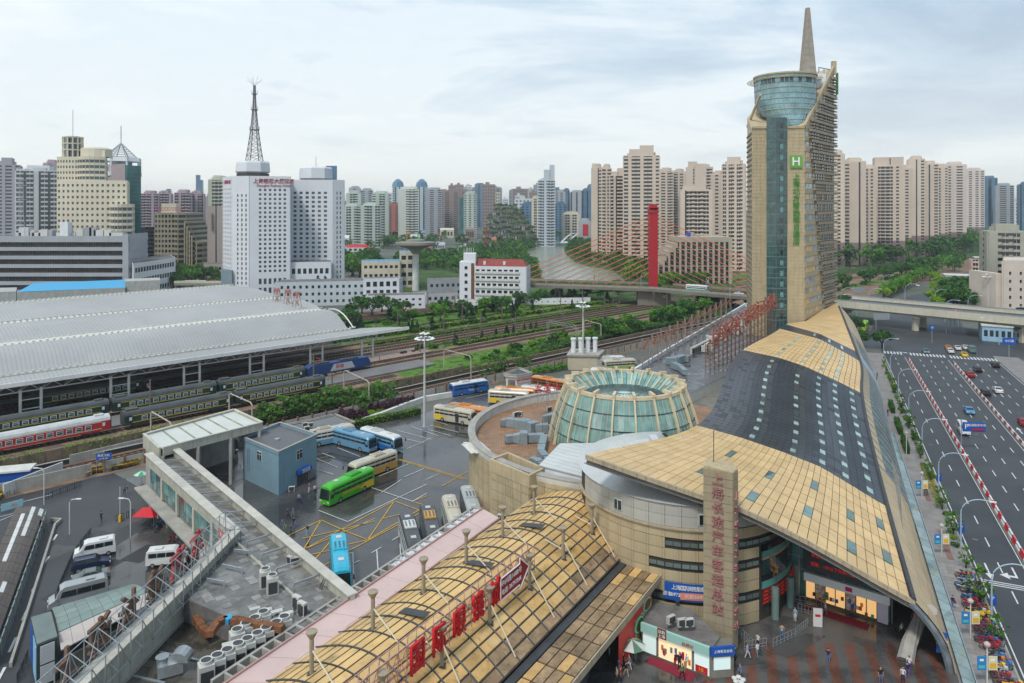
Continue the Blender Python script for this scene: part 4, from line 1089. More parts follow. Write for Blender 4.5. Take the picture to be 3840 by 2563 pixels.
# glass cone
gc_=rO('glass_cone','truncated glass cone with tan ribs rising from the round roof','glass dome',VV((RC.x,RC.y,9.5)),w=True)
CZ0,CZ1,CR0,CR1=9.55,18.9,13.0,10.15
def cr(z):
 t=(z-CZ0)/(CZ1-CZ0);return CR0+(CR1-CR0)*t+.35*sin(PI*t)
cgl=glassm('cone_glass',(.15,.29,.26),rough=.1,var=.45,scale=.35,rand=.12);cgl2=glassm('cone_glass_pale',(.27,.41,.37),rough=.15,rand=.2)
ribm=M('rib_tan',(.60,.50,.34),rough=.5,var=.1,streak=.2)
m=MB();m.lt([(cr(z)-.5,z)for z in(9.55,12,15,18.5)],RC,60,cap=False);m.B('cone_lining',M('cone_lining',(.16,.25,.23),rough=.6,var=.4,scale=.4),gc_,smooth=True)
NRb=20;lv=[9.6,11.6,14.0,16.4,18.6]
for i in rg(NRb*4):
 a0=2*PI*(i+.04)/(NRb*4);a1=2*PI*(i+.96)/(NRb*4)
 if 20<math.degrees(a0)<150:continue
 for k in rg(4):
  z0,z1=lv[k]+.04,lv[k+1]-.04
  m=MB();P=lambda a,z,o=0:VV((RC.x+(cr(z)+o)*cos(a),RC.y+(cr(z)+o)*sin(a),z))
  m.slab([P(a0,z0),P(a1,z0),P(a1,z1),P(a0,z1)],(cos(a0),sin(a0),0),.06);m.B('glass_pane',cgl if rd()<.9 else cgl2,gc_)
for i in rg(NRb):
 a=2*PI*i/NRb;m=MB();c,s=cos(a),sin(a);t=VV((-s,c,0))
 pts=[(z,cr(z)+.25)for z in(9.4,11,13,15,17,19.2)]
 for(z0,r0),(z1,r1)in zip(pts,pts[1:]):
  m.beam((RC.x+r0*c,RC.y+r0*s,z0),(RC.x+r1*c,RC.y+r1*s,z1),.27,.45)
 m.beam((RC.x+(CR1+.6)*c,RC.y+(CR1+.6)*s,19.3),(RC.x+(CR1-1.0)*c,RC.y+(CR1-1.0)*s,19.5),.45,.55)
 m.B('rib',ribm,gc_)
m=MB()
for i in rg(NRb*4):
 if i%4:
  a=2*PI*i/(NRb*4);m.tb([(RC.x+(cr(z)+.06)*cos(a),RC.y+(cr(z)+.06)*sin(a),z)for z in(9.5,12,15,18.8)],.04,4,caps=False)
m.B('mullions',ribm,gc_,kind='stuff')
for z in lv[1:4]:
 m=MB();r=cr(z)+.05;m.lt([(r,z-.05),(r+.1,z-.05),(r+.1,z+.05),(r,z+.05)],RC,60);m.B('ring_bar',dsteel,gc_)
m=MB();m.lt([(CR1-.35,18.6),(CR1+.3,18.6),(CR1+.3,19.15),(CR1-.35,19.15),(CR1-.35,18.6)],RC,60,cap=False);m.B('rim_ring',ribm,gc_)
IR,IZ=7.3,16.9
for i in rg(60):
 a0=2*PI*(i+.05)/60;a1=2*PI*(i+.95)/60
 for q in rg(2):
  r0=IR+(CR1-.3-IR)*q/2;r1=IR+(CR1-.3-IR)*(q+.96)/2;z0=IZ+(18.8-IZ)*q/2;z1=IZ+(18.8-IZ)*(q+.96)/2
  m=MB();P=lambda a,r,z:VV((RC.x+r*cos(a),RC.y+r*sin(a),z));m.slab([P(a0,r0,z0),P(a0,r1,z1),P(a1,r1,z1),P(a1,r0,z0)][::-1],(0,0,1),.05);m.B('funnel_pane',cgl2 if rd()<.55 else cgl,gc_)
m=MB()
for i in rg(30):
 a=2*PI*i/30;m.beam((RC.x+IR*cos(a),RC.y+IR*sin(a),IZ+.05),(RC.x+(CR1-.3)*cos(a),RC.y+(CR1-.3)*sin(a),18.95),.22)
m.B('funnel_bars',ribm,gc_,kind='stuff')
disc=M('oculus_glass',(.42,.54,.50),rough=.12,var=.25,scale=.5)
m=MB();m.lt([(IR,IZ),(.1,IZ+.5)],RC,48);m.B('oculus',disc,gc_,smooth=True)
m=MB()
for r in(1.3,2.9,4.6,6.1,7.1):m.tb([(RC.x+r*cos(2*PI*i/40),RC.y+r*sin(2*PI*i/40),IZ+.08+.5*(1-r/IR))for i in rg(41)],.045,4,caps=False)
for i in rg(24):a=2*PI*i/24;m.beam((RC.x+1.3*cos(a),RC.y+1.3*sin(a),IZ+.5),(RC.x+7.1*cos(a),RC.y+7.1*sin(a),IZ+.08),.07)
m.B('oculus_bars',M('oculus_bar',(.12,.17,.16)),gc_,kind='stuff')
# HVAC ducts on the brown roof
dm_=M('duct_steel',(.27,.33,.36),rough=.45,metal=.35,var=.12,scale=1.5,rand=.08)
def c5(x,y):return(453.3+x*.11904,346.7+y*.11904)
def duct(label,segs,name='air_duct'):
 p0=G(*c5(segs[0][0],segs[0][1]),10.1);rt=rO(name,label,'air duct',(p0.x,p0.y,9.5),w=True)
 pts=[G(*c5(a,b),10.2)for a,b,_,_ in segs]
 for i,(a,b,w,h)in enumerate(segs):
  p=pts[i];q=pts[i+1]if i+1<len(pts)else p+(p-pts[i-1])*.5
  L_=(q-p);e=p+L_*.96;m=MB();k=len(m.v);d=VV((L_.x,L_.y,0)).normalized();s=VV((-d.y,d.x,0));w2,h2=(segs[i+1][2:]if i+1<len(segs)else(w*.8,h*.8))
  for c,ww,hh in((p,w,h),(e,(w+w2)/2 if w<w2 else w,(h+h2)/2 if h<h2 else h)):
   for sx,sz in((-1,-.5),(1,-.5),(1,.5),(-1,.5)):m.v.append(tuple(c+s*ww/2*sx+VV((0,0,sz*hh+.15))))
  for f in((0,1,2,3),(7,6,5,4),(0,4,5,1),(1,5,6,2),(2,6,7,3),(3,7,4,0)):m.f.append(f[::-1]);m.m.append(0)
  m.B('duct_section',dm_,rt)
  m=MB();m.box(p.x,p.y,9.5,.12,.12,.5);m.B('foot',dsteel,rt)
duct('long grey duct with boxes nearest the parapet side of the brown roof',[(400,645,.7,1.0),(450,640,1.3,1.5),(510,645,1.3,1.5),(560,655,1.9,1.8),(640,670,1.9,1.8),(690,690,1.2,1.3),(750,690,1.4,1.5),(800,690,1,1)])
duct('grey duct with tall box ending in a bent chute beside the glass cone',[(440,785,1.0,1.2),(500,775,1.0,1.1),(560,775,1.9,2.2),(625,775,1.2,1.3),(700,770,1.3,1.3),(765,770,1.2,1.2),(745,850,1.2,1.1),(735,900,1.2,1.1),(780,950,1.0,.9)])
duct('short grey duct box against the white shed',[(650,965,.9,1.1),(690,975,1.2,1.3),(730,1000,1.2,1.1)])
duct('short grey duct partly behind the left side of the glass cone',[(750,615,.8,1.2),(790,610,1.2,1.4),(840,600,1.5,1.7)])
# AC units
acw=M('ac_white',(.66,.66,.62),rough=.5,var=.1,dirt=.2)
acb=M('ac_body',(.50,.50,.46),rough=.55,var=.12,rand=.08)
def acproto(name,label,w,d,h,fans,side=True,cat='air conditioner'):
 rt=rO(name,label,cat,(0,0,0))
 m=MB();m.box(0,0,.1,w,d,h-.1);m.B('casing',acb,rt)
 if side:
  m=MB();m.box(0,-d/2-.01,.25,w*.82,.03,h*.65);m.B('grille',dsteel,rt)
  m=MB();m.box(w/2+.01,0,.25,.03,d*.8,h*.65);m.B('grille',dsteel,rt)
 if fans=='top':
  m=MB();m.lt([(w*.36,h),(w*.42,h+.28),(w*.36,h+.28),(w*.3,h)],(0,0,0),14,cap=False);m.B('fan_ring',acw,rt)
  m=MB();m.lt([(w*.35,h+.24),(.02,h+.2)],(0,0,0),12);m.B('fan',dsteel,rt)
 elif fans=='front':
  m=MB();
  for z in((h*.5,)if h<1.1 else(h*.3,h*.72)):
   m.lt([(.28,0),(.28,.05),(.05,.06)],(0,0,0),12)
   for i in rg(len(m.v)-36,len(m.v)):x,y,zz=m.v[i];m.v[i]=(x,-d/2-.02-zz,y+z)
  m.B('fan',dsteel,rt)
 return rt
ac_t=acproto('tower_air_conditioner','tall grey air conditioner with round top fan, last in its row beside the pink strip',1.05,.95,1.75,'top')
ac_b=acproto('box_air_conditioner','grey box air conditioner',.95,.45,1.35,'front')
ac_s=acproto('split_air_conditioner','small pale split air conditioner',.95,.4,.85,'front')
AC=[]
def P2(x,y,z):return G(186.7+x*.12976,480+y*.12976,z)
for i,(x,y)in enumerate(((590,1200),(525,1250),(458,1295),(388,1345))):AC.append((ac_t,P2(x,y,5.9),0.55,'one of four tall grey fan units in the row above the puddle','tall fan units in the upper row'))
for i,(x,y)in enumerate(((752,1240),(690,1285),(612,1330),(545,1375),(468,1420),(395,1460),(312,1510),(235,1555),(150,1600))):AC.append((ac_t,P2(x,y,5.9),0.55,'one of the tall fan units in the long row nearest the pink strip','tall fan units in the lower row'))
for i,(x,y)in enumerate(((525,1095),(610,1125),(692,1135),(773,1150),(325,1395))):AC.append((ac_b,P2(x,y,6.3),0.5,'one of the flat box units with dark grilles behind the tall fan units','flat box units above the rusty duct'))
for i,(x,y)in enumerate(((230,1440),(135,1500))):AC.append((ac_s,P2(x,y,6.1),.5,('white split unit nearest the rusty duct at the end of the long row','white split unit at the lower end of the long row')[i],None))
AC+=[(ac_t,P2(605,830,7.6),.45,'rear one of the two tall grey units on the flat roof','paired grey units'),(ac_t,P2(660,880,7.6),.45,'front one of the two tall grey units on the flat roof','paired grey units'),
(ac_b,P2(850,1000,7.6),-.6,'rear pale box unit beside the pipe near the coffers',None),(ac_b,P2(890,1050,7.6),-.6,'front pale box unit beside the pipe near the coffers',None),
(ac_s,P2(800,650,7.6),-.6,'pale unit seen edge-on beside the yard parapet',None),(ac_s,P2(832,655,7.6),.4,'pale unit with round fan beside the yard parapet',None),
(ac_s,G(*c5(520,590),9.5),.8,'dark-grilled unit at the edge of the brown roof near the duct',None),(ac_s,G(*c5(558,585),9.5),-.3,'pale split unit with fan at the edge of the brown roof',None),(ac_s,G(*c5(805,545),9.5),.5,'lone split unit beside the glass cone near the parapet',None),
(ac_s,G(*c5(405,1470),7.8),-.5,'lone split unit at the end of the pink strip',None),
(ac_s,G(682,627,3.4),.2,'left wall unit above the mint shop sign',None),(ac_s,G(689,627,3.4),.2,'right wall unit above the mint shop sign',None),(ac_s,G(671,624,3.4),.6,'fallen looking pale unit above the mint shop sign',None)]
used_=set()
for pr,p,rz,lab,grp in AC:
 if pr.name not in used_:
  used_.add(pr.name);tree_of(pr);pr.scale=(1.28,)*3 if pr is ac_t else(1.1,)*3;pr.location=p;pr.rotation_euler=(0,0,rz);pr['label']=lab
  if grp:pr['group']=grp
 else:
  o=dup(pr,p,rz,lab,grp,scale=1.28 if grp and('row' in grp or 'rusty duct' in grp)else 1.1)
  if not grp and 'group' in o:del o['group']
# glasses mall: vaulted roof
VO=VV((-.8,97,0));VA=VV((-.53,-.848,0));VP=VV((.848,-.53,0))
def VZ(p):return 8.2-2.0*p/16+2.8*sin(PI*min(max(p,0),16)/16)
def V(s,p,dz=0.0):q=VO+VA*s+VP*p;q.z=VZ(p)+dz;return q
def VL(s,p,z):q=VO+VA*s+VP*p;q.z=z;return q
ml=rO('glasses_mall','low mall with barrel vaulted tan panel roof crossed by dark seams','market building',VL(20,8,0),w=True)
m=MB()
for j in rg(60):
 for i in rg(33):m.v.append(tuple(V(-9+j,i/2,-.12)))
for j in rg(59):
 for i in rg(32):a=j*33+i;m.f.append((a,a+33,a+34,a+1));m.m.append(0)
m.B('vault_deck',seam,ml)
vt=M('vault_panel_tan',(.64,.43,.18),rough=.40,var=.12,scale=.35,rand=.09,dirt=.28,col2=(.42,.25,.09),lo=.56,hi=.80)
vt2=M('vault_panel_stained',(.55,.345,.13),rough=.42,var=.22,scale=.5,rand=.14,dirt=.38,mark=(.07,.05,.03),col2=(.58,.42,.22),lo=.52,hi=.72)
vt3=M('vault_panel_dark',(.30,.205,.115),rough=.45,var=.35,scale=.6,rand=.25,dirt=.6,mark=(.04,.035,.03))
BW=2.85
for j in rg(-1,19):
 s0=-6+j*BW
 for i in rg(16):
  g=.09;m=MB();k=0
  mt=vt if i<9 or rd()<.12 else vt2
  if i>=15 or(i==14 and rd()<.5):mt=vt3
  P=[V(s0+.13,i+g),V(s0+.13,i+.5),V(s0+.13,i+1-g),V(s0+BW-.08,i+1-g),V(s0+BW-.08,i+.5),V(s0+BW-.08,i+g)]
  P=[VV((p.x,p.y,p.z))for p in P]
  b=len(m.v);m.v+=[tuple(p)for p in P]+[tuple(p-VV((0,0,.1)))for p in P]
  m.f+=[(0,1,4,5),(1,2,3,4)]+[((q+1)%6,q,q+6,(q+1)%6+6)for q in rg(6)];m.m+=[0]*8
  m.B('vault_panel',mt,ml)
# black arched ribs
for j in rg(20):
 s=-6+j*BW+.02;m=MB();m.tb([V(s,p/2,.04)for p in rg(0,33)],.07 if j%2 else .10,4);m.B('arch_rib',dsteel,ml)
for j in(3,7,11):
 m=MB();s=-6+j*BW+1.2;m.ob(V(s,5,.12),VA*1.1,VP*3.2+VV((0,0,.5)),(0,0,.05));m.B('patch_plate',dsteel,ml)
cream=M('cream_tube',(.62,.56,.42),rough=.5,var=.1)
# valley gutter and street side canopy
m=MB();m.ob(VL(-8.6,16,5.6),VA*60,VP*.9,(0,0,.25));m.B('valley_gutter',dsteel,ml)
for j in rg(18):
 for i in rg(4):
  s0=-4.5+j*BW;p0=17.0+i*1.05
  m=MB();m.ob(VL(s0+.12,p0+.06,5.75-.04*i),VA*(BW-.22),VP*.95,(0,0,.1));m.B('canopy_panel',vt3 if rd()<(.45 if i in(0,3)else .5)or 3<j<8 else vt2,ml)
m=MB();m.ob(VL(-4.6,16.95,5.4),VA*53,VP*4.3,(0,0,.28));m.B('canopy_deck',seam,ml)
for j in rg(18):
 m=MB();m.ob(VL(-4.6+j*BW,21.3,5.05),VA*(BW-.05),VP*.15,(0,0,.75));m.B('canopy_fascia',fas,ml)
m=MB();m.ob(VL(-4.7,16.95,5.05),VP*4.4,VA*.15,(0,0,.75));m.B('canopy_end',fas,ml)
# street side wall under the canopy with restaurant hoarding
m=MB();m.ob(VL(9.2,16.2,0),VA*45,VP*.5,(0,0,5.6));m.B('street_wall',hallm,ml)
m=MB();m.ob(VL(-4,.2,0),VA*60,VP*.4,(0,0,8));m.ob(VL(9.3,.6,0),VP*16,VA*.4,(0,0,5.6));m.B('inner_wall',hallm,ml)
bb=rO('restaurant_hoarding','colourful restaurant hoarding with a green noodle bowl on yellow and red','billboard',VL(12,21,2),w=True)
P_=17.0 if 0 else 20.9
byel=flat('board_yellow',(.62,.55,.16),.5);bred=flat('board_red',(.62,.05,.03),.5)
def HB(s0,s1,z0,z1,mt,o=0,name='board'):
 m=MB();m.ob(VL(s0,P_+.0+o,z0),VA*(s1-s0),VP*.1,(0,0,z1-z0));m.B(name,mt,bb)
HB(-.0+1.0,6.0,.6,4.9,byel);HB(6.05,10.5,.6,4.9,bred);HB(1.0,6.0,3.6,4.9,bred,.03)
def disc_(c,r0,r1,mt,sq=.5,o=.0,nm='picture'):
 m=MB();n=26;m.slab([c+VA*cos(2*PI*i/n)*r0+VV((0,0,sin(2*PI*i/n)*r1))for i in rg(n)][::-1],VP,.03);m.B(nm,mt,bb)
bc=VL(2.6,P_+.17,3.9)
disc_(bc,1.25,.85,flat('bowl_green',(.03,.42,.28),.4));disc_(bc+VP*.05,1.08,.7,flat('bowl_white',(.7,.75,.7)));disc_(bc+VP*.09,.95,.55,M('food_brown',(.16,.09,.03),var=.6,scale=6))
b2_=VL(5.0,P_+.17,2.7);disc_(b2_,1.4,.95,MATS['bowl_green']);disc_(b2_+VP*.05,1.2,.8,MATS['bowl_white']);disc_(b2_+VP*.09,1.05,.65,M('food_green',(.08,.22,.03),var=.7,scale=6));
disc_(VL(3.3,P_+.2,1.4),1.5,.55,flat('oval_maroon',(.25,.03,.05)));text('味美餐厅',VL(3.3,P_+.27,1.4),VP,.7,byel,bb,.01)
HB(1.0,6.0,.0,.6,bluep,.05)
# masts with trumpet heads and tie rods
mst=MB();mst.tb([(0,0,-.1),(0,0,3.0)],[.2,.2],8);mst.lt([(.2,3.0),(.5,3.55),(.52,3.65),(.3,3.66)],(0,0,0),12)
mstm=M('mast_concrete',(.33,.28,.20),rough=.7,var=.2,streak=.4)
k=0
for side,pp_,ss in(('left',4.6,[.4+7.6*i for i in rg(6)]),('right',12.2,[-1.2+7.8*i for i in rg(6)])):
 for i,s in enumerate(ss):
  c=V(s,pp_)
  rt=rO('roof_mast','trumpet headed mast number %s from the terminal in the row %s'%(('one','two','three','four','five','six')[i],'nearest the pink strip' if side=='left' else 'carrying the red letter frame'),'mast',c,w=True,group='roof masts in two rows')
  me=mst.mesh('pole',mstm);link('pole',me,rt,loc=c)
  q=V(s+.6,8.2 if side=='left' else 15.6,.15);m=MB();m.tb([c+VV((0,0,2.1)),q],.07,6);m.B('tie_rod',cream,rt)
  q=V(s-.5,.6 if side=='left' else 9.5,.2);m=MB();m.tb([c+VV((0,0,2.1 if side=='left' else 1.0)),q],.06,6);m.B('tie_rod',cream,rt)
  m=MB();m.box(c.x,c.y,c.z-.12,.7,.7,.15);m.B('base_plate',dsteel,rt)
# red lettering on lattice frame
rs=rO('red_letter_sign','row of red characters on a rusty lattice frame across the vaulted roof','sign',V(22,12,0),w=True)
fw=M('frame_redwhite',(.45,.25,.22),rough=.6,var=.5,scale=2)
zb=lambda p:V(0,p).z
for hh in(.6,1.6,3.3):
 for o in(0,.9):
  m=MB();m.beam(VL(13,12.0-o,9.35+hh),VL(44,12.0-o,9.35+hh),.08);m.B('frame_rail',fw,rs)
for i in rg(26):
 s=13+i*1.2;m=MB();a=VL(s,12.0,9.5);b=VL(s,12,12.65);m.beam(a,b,.06);m.beam(VL(s,11.1,9.7),VL(s,11.1,12.65),.06);m.beam(VL(s,11.1,12.6),VL(s+1.2,12,12.6),.05);m.beam(VL(s,12,10.0),VL(s+1.2,12,12.6),.04);m.beam(VL(s,11.1,10),VL(s,12,12.6),.05);m.B('frame_bay',fw,rs)
rch=flat('character_red',(.52,.012,.02),.4)
for i,ch in enumerate('国际眼镜城'):
 s=34.6-i*3.05;text(ch,VL(s-1.0,12.35,11.15),VP,2.9,rch,rs,.13,'character',0,sx=.72)
# arrow board
ar=rO('arrow_sign','dark red arrow board with address and phone number above the vault','sign',VL(18,12.4,11),w=True)
def AP(s,z,o=0):return VL(s,12.45+o,z)
m=MB();m.slab([AP(20.6,10.1),AP(16.9,10.1),AP(16.9,9.6),AP(15.0,11.3),AP(16.9,12.9),AP(16.9,12.3),AP(20.6,12.3)],VP,.12);m.B('board',flat('arrow_maroon',(.30,.012,.02),.4),ar)
m=MB();
pp=[AP(20.6,10.1,.02),AP(16.9,10.1,.02),AP(16.9,9.6,.02),AP(15.0,11.3,.02),AP(16.9,12.9,.02),AP(16.9,12.3,.02),AP(20.6,12.3,.02)]
for a,b in zip(pp,pp[1:]+pp[:1]):m.beam(a,b,.1,.1)
m.B('border',whitet,ar)
text('中兴路1688号',AP(18.5,11.65,.02),VP,.68,whitet,ar,.02);text('电话: 56797266',AP(18.5,10.75,.02),VP,.6,whitet,ar,.02)
# pink strip and parapet with coffers
pkm=M('pink_membrane',(.60,.44,.41),rough=.55,var=.07,scale=.2,dirt=.08,streak=.05)
pstr=rO('pink_roof_strip','long smooth pink strip roof between the coffers and the vault','roof strip',G(420,560,8.3),w=True)
def PL(t,z):
 a=G(483,508.7,8.4);b=G(227,683,8.4);return a+(b-a)*t+VV((0,0,z-8.4))
def PR(t,z):a=G(500,518.5,8.4);b=G(275,683,8.4);return a+(b-a)*t+VV((0,0,z-8.4))
m=MB()
for q in rg(12):
 t0,t1=q/10,(q+1)/10-.0015
 m.slab([PL(t0,8.4),PL(t1,8.4),PR(t1,8.4),PR(t0,8.4)],(0,0,1),.3)
m.B('membrane',pkm,pstr)
m=MB();m.beam(PL(0,8.5),PL(1.2,8.5),.16,.2);m.beam(PR(0,8.5),PR(1.2,8.5),.16,.2);m.B('edge_trim',M('pink_trim',(.42,.27,.25),rough=.6,var=.1),pstr)
dirn=(PR(1,0)-PR(0,0)).normalized();sidev=VV((dirn.y,-dirn.x,0))
m=MB();a=PR(-.0,7.9);m.ob(a+VP*.15,PR(1.2,7.9)-a,VP*.9,(0,0,.25));m.B('gutter',concd,pstr)
# coffers
cf=rO('coffered_parapet','parapet of square concrete coffers, some filled with crumpled white sheeting','parapet',G(380,570,7.5),w=True)
n=30;A=PL(-.02,7.5);B=PL(1.0,7.5);dv=(B-A)/n;sv=(VP*-1)*2.2
for i in rg(n):
 o=A+dv*i-VP*.12-VV((0,0,.4));m=MB()
 m.ob(o,dv*.16,sv,(0,0,.8));m.ob(o+dv*.16,dv*.84,sv*.14,(0,0,.8));m.ob(o+dv*.16+sv*.86,dv*.84,sv*.14,(0,0,.8));m.B('coffer_frame',conc,cf)
 m=MB();
 if i<13 and rd()<.85:
  m2=MB();N_=6
  for y in rg(N_+1):
   for x in rg(N_+1):p=o+dv*(.18+.8*x/N_)+sv*(.15+.7*y/N_)+VV((0,0,.45+.35*rd()));m2.v.append(tuple(p))
  for y in rg(N_):
   for x in rg(N_):k=y*(N_+1)+x;m2.f.append((k,k+1,k+N_+2,k+N_+1)[::-1]);m2.m.append(0)
  m2.B('crumpled_sheet',M('white_sheeting',(.55,.58,.60),rough=.4,var=.2,scale=2),cf)
 m.ob(o+dv*.16+sv*.14,dv*.84,sv*.72,(0,0,.12));m.B('coffer_base',concd,cf)
m=MB();m.ob(A+sv*.95-VP*.1-VV((0,0,7.5)),(B-A)*1.1,sv*.05,(0,0,7.1));m.B('yard_wall',hallm,cf)
# L-shaped passage building beside the bus yard
lb_=rO('passage_building','concrete passage building with double parapets, steel roof beams and tall teal windows','building',(-45,95,0),w=True)
ZP,ZR=9.0,7.7
A0,A1=G(178.7,451,ZP),G(353,594.5,ZP);B0,B1,B2,B3=G(148,453,ZP),G(235,530,ZP),G(187,579,ZP),G(84,678,ZP)
A0e=A0+(A0-A1)*.07;B3e=B3+(B3-B2)*.8
roofm=M('wet_felt_roof',(.15,.147,.14),rough=.32,var=.3,scale=.5,dirt=.6,col2=(.26,.255,.24),lo=.5,hi=.68,bump=.2)
m=MB();m.poly([(p.x,p.y,ZR)for p in(A0e,B0,B1,B2,G(176,594,ZR),G(251,626,ZR),G(300,633,ZR),A1)][::-1]);o=m.B('roof_surface',roofm,lb_)
if o.data.polygons[0].normal.z<0:o.data.flip_normals()
# weathered felt strips on the roof, one by one
fs=M('felt_strip',(.25,.245,.23),rough=.4,var=.25,scale=.8,rand=.22,dirt=.5)
base=VV((A1.x,A1.y,0));dA=(VV((A0.x,A0.y,0))-base).normalized();nA=VV((dA.y,-dA.x,0))
if nA.dot(VV((B1.x,B1.y,0))-base)<0:nA=-nA
def inpoly(x,y,P):
 c=False
 for i in rg(len(P)):
  a,b=P[i],P[i-1]
  if(a[1]>y)!=(b[1]>y)and x<(b[0]-a[0])*(y-a[1])/(b[1]-a[1])+a[0]:c=not c
 return c
RPY=[(p.x,p.y)for p in(A1,A0,B0,B1,B2,G(176,594,ZR),G(251,626,ZR),G(300,633,ZR))]
for i in rg(60):
 for j in rg(26):
  s=i*1.0;t=.5+j*1.0;p=base+dA*(s+(0.5 if j%2 else 0))+nA*t
  if inpoly(p.x,p.y,RPY)and inpoly((p+nA*.9).x,(p+nA*.9).y,RPY)and inpoly((p+dA*.9).x,(p+dA*.9).y,RPY)and inpoly((p-nA*.5).x,(p-nA*.5).y,RPY)and rd()<(.32 if t<9.5 else .62):
   m=MB();m.ob(p+VV((0,0,ZR+.005)),dA*.94,nA*.94,(0,0,.02+.012*rd()));m.B('felt_sheet',fs,lb_)
pb=M('parapet_block',(.44,.43,.36),rough=.75,var=.12,scale=.6,rand=.06,streak=.45);cop=M('coping_stone',(.50,.48,.42),rough=.7,var=.12,rand=.07,dirt=.25)
def parapet(a,b,n,th,z0,z1,par,cw=1.15,nm='parapet_panel'):
 a=VV((a.x,a.y,0));b=VV((b.x,b.y,0));d=(b-a)/n;s=VV((d.y,-d.x,0)).normalized()
 for i in rg(n):
  o=a+d*i-s*th/2;m=MB();m.ob(o+VV((0,0,z0)),d*.985,s*th,(0,0,z1-z0));m.B(nm,pb,par)
  m=MB();m.ob(a+d*i-s*cw/2+VV((0,0,z1)),d*.99,s*cw,(0,0,.14));m.B('coping',cop,par)
parapet(A0e,A1,30,.55,ZR-.9,ZP-.1,lb_);parapet(B0,B1,22,.6,ZR,ZP-.1,lb_,1.3);parapet(B1,B2,8,.6,ZR-1.5,ZP-.1,lb_,1.5);parapet(B2,B3e,17,.6,ZR-2.2,ZP-.1,lb_,1.6)
m=MB();m.wall([A0e,A1],0,ZR-.9,.5);m.B('yard_wall',conc,lb_)
# roof beams
for i in rg(12):
 t=.055+i*.075;p=A0.lerp(A1,t);d=(B0.lerp(B1,t*1.55)-p)if t<.6 else nA*4.5
 q=p+d if t<.60 else p+nA*3.4
 m=MB();a=VV((p.x,p.y,ZR+.75));b=VV((q.x,q.y,ZR+.75));m.beam(a,b,.14,.22);
 if t>=.6:m.beam(b,b-VV((0,0,.8)),.16,.16)
 m.B('roof_beam',steel,lb_)
# street facade under parapet B
Bs0,Bs1=VV((B0.x,B0.y,0)),VV((B1.x,B1.y,0));dB=(Bs1-Bs0);nB=VV((dB.y,-dB.x,0)).normalized()
if nB.x>0:nB=-nB
fo=lambda u,z,o=0:Bs0+dB*u+nB*o+VV((0,0,z))
m=MB();m.ob(fo(0,0,-.6),dB,nB*.4,(0,0,ZR));m.B('facade_core',conc,lb_)
for i in rg(22):
 m=MB();m.ob(fo(i/22,7.0,0),dB/22*.97,nB*.16,(0,0,1.85));m.B('upper_cladding',pb,lb_)
fr=M('window_frame_dark',(.12,.15,.14),rough=.5)
for i in rg(5):
 u0=.03+i*.195;
 for k in rg(6):
  for zz,hh in((3.9,1.0),(4.95,1.95)):
   m=MB();m.ob(fo(u0+k*.0285,zz,-.1),dB*.026,nB*.08,(0,0,hh));m.B('window_pane',tealg if rd()<.75 else wglass,lb_)
 m=MB();m.ob(fo(u0+.173,3.7,-.1),dB*.02,nB*.35,(0,0,3.3));m.B('pilaster',pb,lb_)
 m=MB();m.ob(fo(u0,3.8,-.12),dB*.172,nB*.1,(0,0,.08));m.ob(fo(u0,6.92,-.12),dB*.172,nB*.1,(0,0,.08));m.B('window_frame',fr,lb_)
m=MB();m.ob(fo(-.02,3.25,0),dB*1.02,nB*1.9,(0,0,.3));m.B('canopy_slab',conc,lb_)
for i in rg(9):
 m=MB();m.ob(fo(.02+i*.12,0,-.15),dB*.018,nB*.25,(0,0,3.25));m.B('ground_pilaster',conc,lb_)
for i in rg(8):
 m=MB();m.ob(fo(.045+i*.12,.1,-.1),dB*.09,nB*.06,(0,0,2.7));m.B('shop_window',dglass if i%2 else wglass,lb_)
rbn=rO('red_banner','red banner with white characters hanging at the bend of the passage building','banner',fo(.93,6,.3),w=True)
m=MB();m.ob(fo(.865,5.4,.22),dB*.13,nB*.06,(0,0,2.6));m.B('cloth',bred,rbn);text('大众眼镜',fo(.93,7.1,.33),nB,.9,whitet,rbn,.01);text('眼镜超市欢迎您',fo(.93,6.2,.33),nB,.5,whitet,rbn,.01)
m=MB();m.ob(VV((B1.x,B1.y,0))-nB*.3,VV((B2.x-B1.x,B2.y-B1.y,0)),VV((.4,0,0)),(0,0,ZR-1.4));m.ob((B2.x+.1,B2.y,0),(B3e.x-B2.x,B3e.y-B2.y,0),(.4,0,0),(0,0,ZR-2.1));m.B('lower_wall',conc,lb_)
# lower service roof with puddle
pud=wet('puddled_roof',(.09,.08,.065),(.022,.022,.018),scale=.35,r0=.02,r1=.5,lo=.45,hi=.58,patch=.2)
m=MB();m.pr([(p.x,p.y)for p in(G(176,594,5.0),G(186,580,5.0),B1,G(300,640,5.0),G(278,650,5.2),PL(1.3,5.0),VV((B3e.x,B3e.y)))],3.5,5.2);m.B('service_roof',pud,lb_)
m=MB();e=[G(176,594,ZR),G(251,626,ZR),G(300,633,ZR)];m.wall([(p.x,p.y)for p in e],5.2,ZR-.005,.2);m.B('roof_edge',concd,lb_)
# steel props along the low wall
m=MB();
for(px,py)in((187,615),(160,652),(214,664),(120,673)):p=G(px,py,5.25);m.beam(p,p+VV((5,-1.5,0)),.25,.15)
m.B('loose_joists',steel,lb_)
